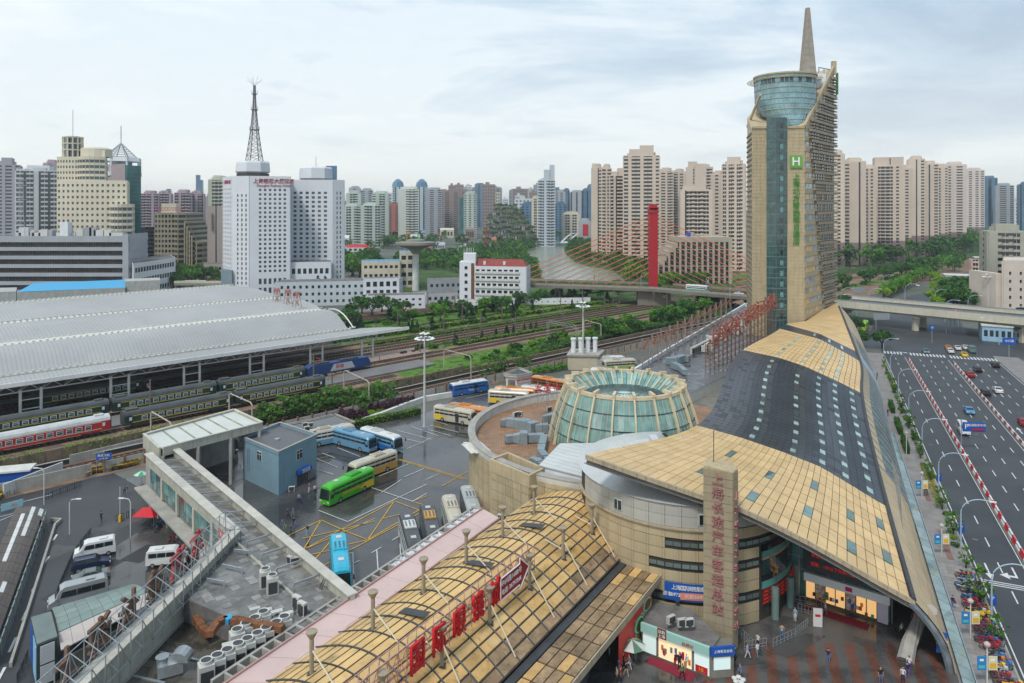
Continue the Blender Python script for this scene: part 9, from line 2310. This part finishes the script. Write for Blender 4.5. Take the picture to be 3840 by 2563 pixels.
# bridge and flyover
brc=M('bridge_concrete',(.19,.175,.15),rough=.9,var=.2,scale=.1,streak=.35);brl=M('flyover_concrete',(.55,.52,.42),rough=.8,var=.10,scale=.1,streak=.25)
bridge=rO('cable_bridge','cable stayed road bridge with red pylon and orange stay cables','bridge',(68,365,0),w=True)
BL=[(-12,387.7),(21,376),(70,361),(102,333),(121,319)]
FLY=[(121,319),(139,311),(161,288),(186,262),(215,232),(250,196)]
def deckseg(m,path,z0,z1,w0,w1,mi=0):
 for a,b in zip(path,path[1:]):
  a=VV((a[0],a[1],0));b=VV((b[0],b[1],0));n=VV((-(b-a).y,(b-a).x,0)).normalized();n=n if n.y>0 else-n
  m.ob(a+n*w0+VV((0,0,z0)),b-a,n*(w1-w0),(0,0,z1-z0),mi)
m=MB();deckseg(m,BL,7.6,9.0,0,22);m.B('deck',brc,bridge);m=MB();deckseg(m,BL,9.0,9.012,.5,21.5);m.B('road_surface',asph2,bridge)
for w_ in(0,21.6):m=MB();deckseg(m,BL,9.0,10.0,w_,w_+.35);m.B('parapet',M('bridge_parapet',(.30,.28,.24),rough=.8,var=.15),bridge)
m=MB();deckseg(m,BL,9.0,9.9,10.6,11.3);m.B('median',M('median_hedge',(.12,.13,.03),rough=.9,var=.4),bridge)
pc=VV((PX(653,372),372,0));redc=M('pylon_red',(.42,.018,.028),rough=.55,var=.06)
if 1:
 m=MB();m.box(pc.x,pc.y,6,4.1,5,43.5);m.B('pylon_shaft',redc,bridge);m=MB();m.pr([(pc.x-2.05,pc.y-2.5),(pc.x+2.05,pc.y-2.5),(pc.x+2.05,pc.y+2.5),(pc.x-2.05,pc.y+2.5)],46.8,46.9);m.box(pc.x,pc.y,47,4.9,5.6,1.6);m.box(pc.x,pc.y,48.6,4.3,5,1.4);m.box(pc.x,pc.y,50,3.6,4.4,1.5);m.B('pylon_cap',redc,bridge)
m=MB();m.pr([(pc.x-9,pc.y-6),(pc.x+7,pc.y-10),(pc.x+9,pc.y+6),(pc.x-7,pc.y+9)],0,7.6);m.B('pier',brc,bridge)
cab=M('cable_orange',(.60,.17,.07),rough=.6)
for i in rg(12):
 zt_=42-i*2.6;dl=84-i*6.4
 for sg in(-1,1):
  if 1:
   if sg<0:A=VV((70,361,0))+VV((3.6,10.4,0));dirb=(VV((-12,387.7,0))-VV((70,361,0))).normalized()
   else:A=VV((70,361,0))+VV((7,8.2,0));dirb=(VV((121,319,0))-VV((70,361,0))).normalized()
   e=A+dirb*dl;e.z=9.4
   for dx in(-.9,.9):m=MB();m.tb([pc+VV((sg*1.6,dx,zt_+3)),e+VV((0,dx*2,0))],.115,5,caps=False);m.B('stay_cable',cab,bridge)
for(x,y)in((-10,392),(24,380),(100,341)):m=MB();m.pr([(x-1.5,y),(x+1.5,y-1),(x+4,y+14),(x+1,y+15)],0,7.6);m.B('pier',brc,bridge)
fly=rO('flyover','pale concrete road flyover crossing the avenue behind the terminal','flyover',(161,290,0),w=True)
m=MB();deckseg(m,FLY,7.0,8.6,0,20);m.B('deck',brl,fly);m=MB();deckseg(m,FLY,8.6,8.612,.5,19.5);m.B('road_surface',asph2,fly);m=MB();deckseg(m,FLY,5.9,7.0,3,17);m.B('girder',brl,fly)
m=MB();deckseg(m,FLY,8.614,8.63,9.5,10.2);m.B('yellow_median',ypaint,fly)
for w_ in(0,19.7):m=MB();deckseg(m,FLY,8.6,9.7,w_,w_+.3);m.B('parapet',brl,fly);m=MB();deckseg(m,FLY,9.7,10.3,w_+.1,w_+.2);m.B('parapet_rail',steel,fly)
for(x,y)in((139,311),(161,289),(186,263),(212,237)):
 for o in(3,14):m=MB();m.box(x+o*.7,y+o*.72,0,1.8,1.8,5.0);m.B('column',brl,fly)
 m=MB();m.ob((x+1,y+1.2,4.9),(11,11.3,0),(1.5,-1.4,0),(0,0,1.05));m.B('crosshead',brl,fly)
coachbus('white and green city bus crossing the bridge right of the red pylon',(94,344.5),(83.5,352.5),bwhite,M('bus_turquoise',(.05,.35,.28),rough=.4),bwhite,name='city_bus',Lb=11).location.z=9.02
c_=car('white car on the bridge behind the city bus','sedan',cw,(104,337,9.03),-.75);coachbus('white bus on the flyover at the right photo edge',(196,256.5),(188,265),bwhite,bwhite,name='city_bus',Lb=10).location.z=8.63
c_=car('white car on the raised road behind the station roof, left one','sedan',cw,(PX(193,430),430,5.1),.1);c_=car('red and white car on the raised road behind the station roof','sedan',cred_,(PX(210,430),430,5.1),.1)
rrd=rO('raised_road','raised road with pale parapet behind the station roof','road bridge',(PX(195,430),430,0),w=True);m=MB();m.pr([q(174,428),q(226,428),q(226,442),q(174,442)],3.5,5.0);m.B('deck',brl,rrd);m=MB();m.pr([q(174,427.5),q(226,427.5),q(226,428),q(174,428)],4.6,6.1);m.B('parapet',brl,rrd)
for px in(178,190,202,214):m=MB();m.box(PX(px,434),434,0,1.5,6,3.5);m.B('column',brl,rrd)
# red traffic lights on the flyover
for i,px in enumerate((946.5,951,955)):
 p=VV((PX(px,283),283,0));rt=rO('traffic_light','red traffic light under the flyover, %s of three'%('first','second','third')[i],'traffic light',p,w=True);z=ZA(313.5,283);m=MB();m.box(p.x,p.y,z,.9,.3,1.9);m.B('housing',dsteel,rt);m=MB();m.box(p.x,p.y-.2,z+.9,.7,.1,.7);m.B('red_lamp',flat('signal_red',(.9,.03,.02),emit=1.5),rt);m=MB();m.tb([(p.x,p.y+.2,0),(p.x,p.y+.2,z)],.1,5);m.B('pole',steel,rt)
# lamps on the bridge
for i,(px,dx)in enumerate(((546,0),(573,0),(597,0),(653,0),(706,0),(730,0),(641,4))):
 t=(px-530)/220;Y=374-60*max(0,(px-650)/100)if px>650 else 376-(px-550)*.12;rt=slamp(VV((PX(px,Y),Y,9)),1.0,'lamp on the bridge deck number %s from the river side'%ords[i],'lamps on the bridge')
# arch footbridge
ab=rO('arch_bridge','small white arch bridge far up the river','bridge',(PX(573,900),900,0),w=True);m=MB();A=VV((PX(561,880),880,6));B=VV((PX(585,960),960,6));m.ob(A,B-A,VV((9,-3,0)),(0,0,1.2));m.B('deck',white,ab)
for o in(0,8):m=MB();m.tb([A.lerp(B,t/12)+VV((o,-o*.3,10*sin(PI*t/12)))for t in rg(13)],.9,6);m.B('arch',white,ab)
# ---- wide grey banded office on the left
gb=rO('banded_office','wide grey office with dark window bands and cluttered roof','building',(-220,410,0),w=True)
GP=[q(-40,400),q(129.5,400),(PX(131,406),424),(PX(-40,400),430)];m=MB();m.pr(GP,0,32.5);m.B('glazing',M('brown_window_glass',(.045,.035,.03),rough=.2,var=.6,scale=.25),gb)
gband=M('band_grey',(.36,.38,.41),rough=.7,var=.08,scale=.1,streak=.1)
for j in rg(7):
 z=2+j*4.75;h=2.0 if j<6 else 3.4;m=MB();pl_(m,GP[0],GP[1],0,1.0,z,z+h,0,1.0);m.B('grey_band',gband,gb);m=MB();pl_(m,GP[1],GP[2],-.02,1,z,z+h,0,.5);m.B('grey_band',gband,gb)
m=MB();pl_(m,GP[0],GP[1],.965,1,0,35,0,1.1);pl_(m,GP[1],GP[2],0,1,0,35,-.3,.2);m.B('end_pier',gband,gb)
m=MB()
for i in rg(70):pl_(m,GP[0],GP[1],i/70,i/70+.002,2,32,-.02,.2)
m.B('mullions',dsteel,gb,kind='stuff');m=MB();m.pr(GP,32.5,33);m.B('roof',concd,gb)
for i in rg(16):
 px=20+i*6.8+ru(-2,2);h=rc((2.5,4,5.5));m=MB();m.box(PX(px,408),408,33,ru(3,8)*.7,4,h);m.B('roof_unit',rc((offw,grw_,wlt)),gb)
m=MB();m.box(PX(66,405),405,33,4.5,4,8.5);m.B('roof_hut',white,gb)
bl2=rO('blue_roof_range','long low grey building with bright blue sheet roof behind the station roof','building',(-170,316,0),w=True)
BQ=[q(17,303),q(125,322),(PX(128,334),336),(PX(17,303)-3,318)];m=MB();m.pr(BQ,0,13.6);m.B('glazing',cityg,bl2);m=MB();gridface(m,BQ[0],BQ[1],0,14,20,3,.86,.45,.0,.0,3,.3,.3);m.B('window_wall',M('grey_render',(.42,.42,.39),rough=.85,var=.12,streak=.3),bl2,kind='stuff')
m=MB();m.poly([(BQ[0][0],BQ[0][1],14.2),(BQ[1][0],BQ[1][1],14.0),(BQ[2][0],BQ[2][1],16.2),(BQ[3][0],BQ[3][1],16.4)]);m.B('blue_sheet_roof',flat('bright_blue_sheet',(.06,.36,.62),.5),bl2);m=MB();m.pr(BQ,13.6,13.9);m.B('eaves',gband,bl2)
m=MB();m.pr([q(125,324),q(160,330),(PX(160,342),342),(PX(125,336),336)],0,16.5);m.B('plain_block',MATS['grey_render'],bl2);m=MB();m.pr([q(-30,297),q(16,303),q(17,318),q(-30,314)],0,14.5);m.B('left_block',MATS['grey_render'],bl2)
lowblock('low white three storey building with slanted bands behind the blue roofed one',[q(133,392),q(175,440),(PX(170,470),470),(PX(131,430),430)],19,hw,3,name='banded_low_block',fx=.85,fz=.45)
# ---- cream curved office tower
crt=rO('cream_office_tower','cream stepped office tower with curved glass bays and ring crown','building',(-265,470,0),w=True)
def curved(x0,x1,pt,Y,rad,cols,name='w',mat=creamw,fz=.45,fx=.6,h=3.5,dep=30,glass=cityg):
 a,b=q(x0,Y),q(x1,Y);n=7;L_=VV(b)-VV(a);pts=[]
 for i in rg(n+1):
  t=i/n;p=VV(a)+L_*t;p.y-=rad*sin(PI*t);pts.append((p.x,p.y))
 zt=ZA(pt,Y);poly=pts+[(PX(x1+2,Y+dep),Y+dep),(PX(x0,Y+dep),Y+dep)];m=MB();m.pr(poly,0,zt-.5);m.B('glazing',glass,crt)
 m=MB();
 for p,q_ in zip(pts,pts[1:]):gridface(m,p,q_,0,zt,cols,int(zt/h),fx,fz,.0,.0,1.2,.2,.45)
 gridface(m,pts[-1],poly[n+1],0,zt,4,int(zt/h),fx,fz,.0,.0,1.2,.2,.45)
 m.B('window_wall',mat,crt,kind='stuff');m=MB();m.pr(poly,zt-.5,zt);m.B('roof',mat,crt)
curved(57.3,78,156.7,450,.5,1,fx=.5);curved(78,105,156.7,449,4,1,fx=.92,fz=.55);curved(57.3,127,180.5,440,2,2,fx=.45,fz=.42,dep=34);curved(110,132,204,430,5,1,fx=.95,fz=.55)
c=VV((PX(70,455),458,ZA(156.7,455)));
for i in rg(12):a=2*PI*i/12;m=MB();m.box(c.x+5.5*cos(a),c.y+5.5*sin(a),c.z,.8,.8,12,a);m.B('crown_column',creamw,crt)
m=MB();m.lt([(4.2,0),(4.2,13),(4,13)],c,20);m.B('crown_glass',MATS['city_glass'],crt)
for z in(4,8,12):m=MB();m.lt([(5.2,z),(6,z),(6,z+.7),(5.2,z+.7),(5.2,z)],c,24,cap=False);m.B('crown_ring',creamw,crt)
m=MB();m.tb([c+VV((0,0,13)),c+VV((0,0,30))],.2,4);m.B('mast',steel,crt);m=MB();m.lt([(9,0),(9,5),(7,6)],(PX(92,455),460,ZA(156.7,455)),16);m.box(PX(101,455),458,ZA(156.7,455),6,8,4);m.B('roof_drum',creamw,crt)
# ---- teal tower with pyramid frame
tt=rO('teal_tower','teal glass tower with open pyramid frame and mast on top','building',(-250,540,0),w=True)
TP=[q(105,540),q(127,528),q(141,540),(PX(140,565),565),(PX(108,565),565)];zt=ZA(166,540);m=MB();m.pr(TP,0,zt);m.B('glass_body',tgl,tt);m=MB();pl_(m,TP[0],TP[1],0,.95,0,zt+1,0,.6);m.B('stone_side',M('lilac_stone',(.36,.30,.30),rough=.8,var=.1),tt)
for j in rg(28):m=MB();pl_(m,TP[1],TP[2],0,1,j*2.9,j*2.9+.25,0,.1);m.B('glass_transom',MATS['transom_grey'],tt)
cc=VV((PX(121,550),550,0));z0,z1,z2=ZA(175,550),ZA(158,550),ZA(143,550)
for i in rg(8):
 a=2*PI*i/8;p=cc+VV((13.5*cos(a),13.5*sin(a),0));m=MB();m.beam(p+VV((0,0,z0)),p+VV((0,0,z1)),1.4);m.B('lantern_post',wlt,tt);m=MB();m.beam(cc+VV((12*cos(a),12*sin(a),z1)),cc+VV((0,0,z2)),.5);m.B('pyramid_rib',steel,tt)
m=MB();m.lt([(12.5,z1-3),(14.5,z1-3),(13,z1),(11.5,z1),(12.5,z1-3)],cc,8,cap=False);m.lt([(12.5,z0-1),(14.8,z0-1),(14.8,z0+2),(12.5,z0+2),(12.5,z0-1)],cc,8,cap=False);m.B('lantern_ring',wlt,tt)
for k in rg(7):f=k/7;m=MB();r=12*(1-f);z=z1+(z2-z1)*f;m.lt([(r-.2,z),(r+.2,z),(r+.2,z+.3),(r-.2,z+.3),(r-.2,z)],cc,8,cap=False);m.B('pyramid_ring',steel,tt)
m=MB();m.lt([(8,z0),(8,z1-3)],cc,8);m.B('lantern_core',M('louvre_grey',(.25,.26,.28),var=.3,scale=.5),tt);m=MB();m.tb([cc+VV((0,0,z2-1)),cc+VV((0,0,z2+13))],.35,5);m.B('mast',steel,tt)
# ---- stepped round dark cream block and neighbour
sr=rO('stepped_round_block','stepped round office with dark window bands and magenta roof letters','building',(-230,530,0),w=True)
x=lambda cx_:cx_*.1191
for(x0,x1,ty)in((1300,1470,890),(1470,1560,890),(1560,1580,960),(1580,1600,1000),(1600,1620,1040),(1620,1640,1080),(1640,1700,1130)):
 Y=540-(x0-1300)*.02;a,b=q(x(x0),Y),q(x(x1),Y);zt=ZA(106.7+ty*.1191,Y);r=0
 pts=[a,((a[0]+b[0])/2,Y-(4 if x0>1460 else .5)),b,(b[0],Y+30),(a[0],Y+30)];m=MB();m.pr(pts,0,zt-.5);m.B('glazing',citygd,sr);m=MB()
 for k in rg(3):gridface(m,pts[k],pts[k+1],0,zt,(3 if x0==1300 else 1),int(zt/3.6),.62 if x0==1300 else .97,.55,.0,.0,.8,.2,.5)
 m.B('window_wall',M('stone_olive',(.36,.32,.22),rough=.85,var=.1),sr,kind='stuff');m=MB();m.pr(pts,zt-.5,zt);m.B('roof',MATS['stone_olive'],sr)
z=ZA(106.7+890*.1191,540);m=MB();m.box(PX(168,545),550,z,11,8,7);m.B('roof_hut',creamw,sr)
for i in rg(11):text('江',VV((PX(156.5+i*2.6,536),536,z+2.6)),(0,-1,0),3.0,flat('magenta',(.45,.02,.15)),sr,.1,'roof_letter')if i%3 else text('工',VV((PX(156.5+i*2.6,536),536,z+2.6)),(0,-1,0),3.0,flat('magenta',(.45,.02,.15)),sr,.1,'roof_letter')
tower('grey brown office with rounded corner left of the stepped round block',x(1112),x(1298),227,560,M('stone_grey_brown',(.26,.23,.20),rough=.85,var=.1),'WwwWwwc','WwW',25,name='office_block',roof=False)
ps_=tower('pinkish slab tower with vertical characters left of the white hotel',x(1752),x(1878),206,520,M('pinkish_slab',(.43,.36,.32),rough=.85,var=.06,scale=.1),'WWnWW','WW',14,name='slab_tower',roof=False)[0]
for i,ch in enumerate('荣恒本悦商务酒店'):text(ch,VV((PX(212.5,518),517.8,ZA(214.5+i*2.2,518))),(0,-1,0),1.7,dsteel,ps_,.08)
lowblock('small pinkish podium at the foot of the slab tower',[q(204,505),q(223,505),q(223,518),q(204,518)],10,MATS['pinkish_slab'],2,name='podium')
# ---- left background towers
for lab,x0,x1,pt,Y,wl,pat,st in(('grey lilac tower cut by the left photo edge',-60,150,161.5,640,M('tower_grey_lilac',(.42,.40,.44),rough=.8,var=.05,scale=.05),'WwwWwwWw',[(.35,.75,7)]),('white apartment tower with three dark vertical recesses',148,478,166,480,wlt,'bnbWnbnb',[(.0,.25,1.5),(.4,.7,2.5)]),('pinkish tower peeking behind the cream office tower',370,480,160,700,lil,'WwW',None),
 ('lilac tower just right of the teal tower',1187,1322,191,800,lil,'bwbWb',[(.25,.6,3)]),('lilac tower second from the teal tower',1322,1435,191,850,lil,'WbwbW',[(.1,.45,3)]),('lilac twin tower with rooftop cupola blocks',1470,1600,190,760,lil,'bWbwb',[(.3,.7,3)]),('lilac twin tower right half with dark flank',1600,1705,191,780,lil,'bWbn',[(.1,.4,3)]),
 ('cream green tower with green balconies behind the pinkish slab',1757,1900,176,620,M('tower_cream_green',(.52,.53,.42),rough=.8,var=.06),'WbbwW',[(.6,1,3)]),('narrow pinkish tower edge beside the cream green tower',1735,1765,193,700,lil,'WwW',None),('dark grey blue tower behind the lilac twins',1690,1735,200,1000,grw_,'WwW',None)):
 tower(lab,x(x0),x(x1),pt,Y,wl,pat,'WwW',22,0,steps=st)
tower('distant blue glass tower with slanted top between lilac towers',x(1645),x(1702),180,2000,blug,'nnn','nn',30,0,fl=8,roof=False,core=blug,steps=[(0,.6,14)]);tower('faint pale blue cylinder tower far behind the lilac towers',x(1390),x(1435),189,2300,blug,'nn','n',30,0,fl=8,core=blug)
# ---- middle skyline
CB=lambda v:213.3+v*.1701
YB=lambda v:53.3+v*.1701
for lab,x0,x1,ty,Y,wl,pat in(('pale green white tower beside the railway hotel, front left',765,870,885,900,palg,'WbWwb'),('pale green white tower rising behind the front left one',785,868,810,1000,palg,'WbwW'),('pale green white stepped tower, middle one',870,980,880,880,palg,'WwbWb'),('pale green white tower behind the middle one',935,1030,812,960,palg,'wWbW'),('white slim tower with plain side standing free',1090,1205,785,980,M('tower_milk',(.60,.62,.56),rough=.8,var=.05),'WWwbw'),
 ('purple grey tower behind the pale green towers',868,935,795,1300,grw_,'wWw'),('dark grey tower with lift cores beside the hotel',800,862,782,1400,grw_,'WwW'),('red brick lower tower between pale towers',1027,1092,880,1150,redb,'wWw'),('grey tower with purple flank right of the cupola towers',1250,1342,790,1200,grw_,'WwWw'),('dark pinkish brown tower in the middle skyline',1362,1490,800,1250,brw,'wWwWw'),('pale beige tower right of the dark brown one',1185,1260,900,1500,wlt,'wWw')):
 tower(lab,CB(x0),CB(x1),YB(ty),Y,wl,pat,'WwW',24,0,fl=3.4)
for k,(x0,x1)in enumerate(((1055,1112),(1190,1258))):
 rt,P,H_=tower(('left','right')[k]+' blue white tower with glass cupola in the middle skyline',CB(x0),CB(x1),YB(785),1250,M('tower_ice',(.45,.55,.60),rough=.6,var=.05),'wnWnw','WwW',26,0,roof=False);c=VV(((P[0][0]+P[2][0])/2,(P[0][1]+P[2][1])/2,H_));m=MB();m.lt([(11,0),(9,8),(4,13),(2,14)],c,8);m.B('cupola',blug,rt)
for lab,x0,x1,ty,Y,wl,pat in(('brown pinkish tower with crane behind',-40,90,250,1300,brw,'wWwWw'),('teal netted tower under construction',38,92,300,1250,tgl,'nWn'),('pale green slab tower with teal edge',90,188,262,1150,palg,'wWwWw'),('blue topped glass tower in the skyline',180,258,192,1800,blug,'WnWn'),('grey twin slab tower far behind the terraced hill building',340,402,224,2000,grw_,'wnw'),('pale office far behind the terraced hill building',465,530,243,1900,grw_,'wWw'),('white slim residential tower beside the river, stepped top',705,842,150,900,M('tower_white_blue',(.52,.56,.60),rough=.8,var=.05),'wbWwbw'),('blue grey wide tower behind the white slim one',850,930,252,1300,grw_,'wWwW'),('blue grey slim tower right of the wide one',918,964,236,1350,blug,'nWn'),('teal grey twin tower near the river bend',975,1078,252,1300,grw_,'nWnWn'),('tall blue glass tower nearest the beige towers',1070,1160,236,1100,blug,'nWnWn'),('pale blue tower rising behind the tall glass one',1117,1160,202,1300,blug,'nWn'),('checkered dark blue office left of the river',570,662,350,1000,blug,'wWwWw'),('checkered dark blue office right of the slim tower',845,935,350,1050,blug,'wWwWw'),('small beige apartment block beside the arch bridge',908,1048,432,950,creamw,'WbWbW'),('cream narrow tower left of the white slim one',655,708,300,930,creamw,'WbW'),('pale low block with red billboard beyond the river',1048,1140,490,900,grw_,'WWW')):
 rt,P,H_=tower(lab,CT(x0),CT(x1),160+ty*.12035,Y,wl,pat,'WwW',24,0,fl=3.6,steps=[(.35,.75,14),(.7,1,20)]if 'slim residential' in lab else None)
 if 'billboard' in lab:m=MB();pl_(m,P[0],P[1],.3,.8,H_*.45,H_*.9,.9,1.2);m.B('billboard',redp,rt)
# far small skyline blocks, each its own
cn=['pale','grey','bluish','cream','white','brownish'];cmn=[wlt,grw_,blug,creamw,wlt,brw]
k=0
for px0,px1,n,y0,y1 in((225,345,8,190,204),(430,600,60,184,204),(600,660,6,188,200),(340,430,10,190,203),(1000,1024,3,200,206),(0,240,10,196,205),(745,1024,14,199,206)):
 for i in rg(n):
  px=ru(px0,px1);Y=ru(1500,3200);w=ru(18,44);ci=random.randrange(6);P=rect(px,px+w*FP/Y,Y,22);zt=ZA(ru(y0,y1),Y)
  if zt<15:zt=15+rd()*20
  rt=rO('distant_tower',cn[ci]+' block far off in the hazy skyline','building',(P[0][0],Y,0),w=True,group='far skyline blocks, '+cn[ci]);m=MB();m.pr(P,0,zt);m.B('glazing',cityg,rt);m=MB()
  gridface(m,P[0],P[1],0,zt,5,max(3,int(zt/7)),.5,.5,.03,.03,2,1,.6);m.B('window_wall',cmn[ci],rt,kind='stuff');m=MB();m.box(P[0][0]+w*.4,Y+8,zt,w*.3,6,5);m.B('roof_block',cmn[ci],rt)
# ---- terraced hill building with planters
th=rO('terraced_building','huge terraced concrete building covered with planted columns','building',(PX(503,960),980,0),w=True)
tcm=M('terrace_concrete',(.22,.21,.19),rough=.9,var=.3,scale=.05)
xsT=lambda v,Y:PX(CT(v),Y)
lvls=[(0,7,235,700,0),(7,14,250,680,6),(14,20,262,660,14),(20,26,275,640,22),(26,32,285,620,30),(32,38,300,600,40),(38,44,320,570,50),(44,49,345,530,60)]
for z0,z1,a,b,dy in lvls:
 Y=900+dy*1.6;m=MB();m.pr([(xsT(a,Y),Y),(xsT(b,Y),Y),(xsT(b,Y),Y+60),(xsT(a,Y),Y+60)],z0,z1);m.B('terrace',tcm,th)
 for i in rg(int((b-a)/22)):
  xx=xsT(a+11+i*22+ru(-5,5),Y);h=ru(0,3);m=MB();m.tb([(xx,Y-2-rd()*6,0),(xx,Y-3,z1+h-3),(xx,Y-3,z1+h)],[1.2,1.2,3.0],6);m.B('planter_column',conc,th);
  if rd()<.8:plant(rc(['bush','bushd']),VV((xx,Y-3,z1+h-.5)),ru(1.5,2.6),'small bush in a planter of the terraced building','bushes on the terraced building')
# ---- low construction quarter
for i,(px,py,w,h,mt,l)in enumerate(((436,243,8,9,redp,'red roofed long shed'),(425,236,7,8,MATS['blue_sheet'],'blue sheet covered shed'),(447,238,14,13,creamw,'cream columned hall under renovation'),(455,234,10,10,MATS['blue_sheet'],'bright blue roofed shed'),(470,240,9,16,brw,'brown brick warehouse beside the terraced building'),(465,246,7,9,brw,'small gabled brown house'),(494,248,5,10,redb,'red walled workshop'),(500,246,5,6,white,'white hut with pink roof'),(358,252,22,5,redp,'low building with long red roof beside the hotel'),(345,250,8,14,wlt,'white balconied house beside the hotel'),(462,252,8,6,grw_,'grey site hut'),(440,249,10,5,grw_,'grey site office row'),(452,256,12,4,wlt,'white site cabins'),(428,252,7,5,redb,'small rusty shed'),(415,246,10,12,palg,'green netted house'))):
 Y=36000/(py-207)*1.0;P=rect(px-w/2,px+w/2,Y,14);rt=rO('low_building',l+' left of the river','building',(P[0][0],Y,0),w=True);wl_=mt if mt in(creamw,wlt,palg,grw_,brw,redb)else offw
 m=MB();m.pr(P,0,h);m.B('walls',wl_,rt);A_,B_,C_,D_=[VV((p[0],p[1],h))for p in P];m=MB();m.v=[tuple(A_),tuple(B_),tuple(C_),tuple(D_),tuple(A_.lerp(D_,.5)+VV((0,0,3))),tuple(B_.lerp(C_,.5)+VV((0,0,3)))];m.f=[(0,1,5,4),(1,2,5),(2,3,4,5),(3,0,4)];m.m=[0]*4;m.B('roof',mt,rt)
 for q_ in rg(4):m=MB();pl_(m,P[0],P[1],.1+q_*.22,.22+q_*.22,h*.3,h*.75,0,.15);m.B('window',citygd,rt)
for i,(px,py)in enumerate(((405,240),(415,250),(497,232),(484,238))):
 Y=36000/(py+14-207);c=VV((PX(px,Y),Y,0));rt=rO('crane',('orange crane left of the mushroom tower','green crane beside the mushroom tower','grey crane at the terraced building','red pole crane beside the terraced building')[i],'crane',c,w=True);m=MB();m.beam(c,c+VV((3,0,28)),.8);m.B('crane_mast',(borange,gpar,concd,redp)[i],rt);m=MB();m.beam(c+VV((3,0,28)),c+VV((9,0,12)),.4);m.B('crane_jib',(borange,gpar,concd,redp)[i],rt)
# communication lattice mast at left
lt=rO('lattice_tower','grey lattice telecom mast on the roof left of the white apartment tower','radio mast',(PX(11,380),380,30),w=True);c=VV((PX(11.5,395),404,0));
for sx,sy in((-1,-1),(1,-1),(1,1),(-1,1)):m=MB();m.tb([c+VV((sx*4.5,sy*4.5,33)),c+VV((sx*1.3,sy*1.3,47)),c+VV((sx*1.2,sy*1.2,66))],.14,4);m.B('mast_leg',steel,lt)
m=MB()
for j in rg(11):
 z=33+j*3;w_=4.5-3.2*min(1,j*3/14);w2=4.5-3.2*min(1,(j+1)*3/14)
 for sx in(-1,1):m.beam(c+VV((sx*w_,-w_,z)),c+VV((-sx*w2,-w2,z+3)),.12)
m.B('lattice',steel,lt,kind='stuff')
for z in(54,62,65):m=MB();m.lt([(2.6,z),(2.6,z+.3),(1,z+.3),(1,z),(2.6,z)],(c.x,c.y,0),8,cap=False);m.B('mast_platform',steel,lt)
# ---- haze over the whole place
hb=MB();hb.ob((-5500,-250,-1),(11000,0,0),(0,7500,0),(0,0,129));hzm=bpy.data.materials.new('haze');hzm.use_nodes=True;nt=hzm.node_tree;nt.nodes.clear();pv=nt.nodes.new('ShaderNodeVolumePrincipled');oo_=nt.nodes.new('ShaderNodeOutputMaterial');nt.links.new(pv.outputs[0],oo_.inputs['Volume'])
pv.inputs['Color'].default_value=(.80,.88,.95,1);pv.inputs['Density'].default_value=.00015;pv.inputs['Anisotropy'].default_value=.3
hb.B('haze',hzm,kind='stuff')
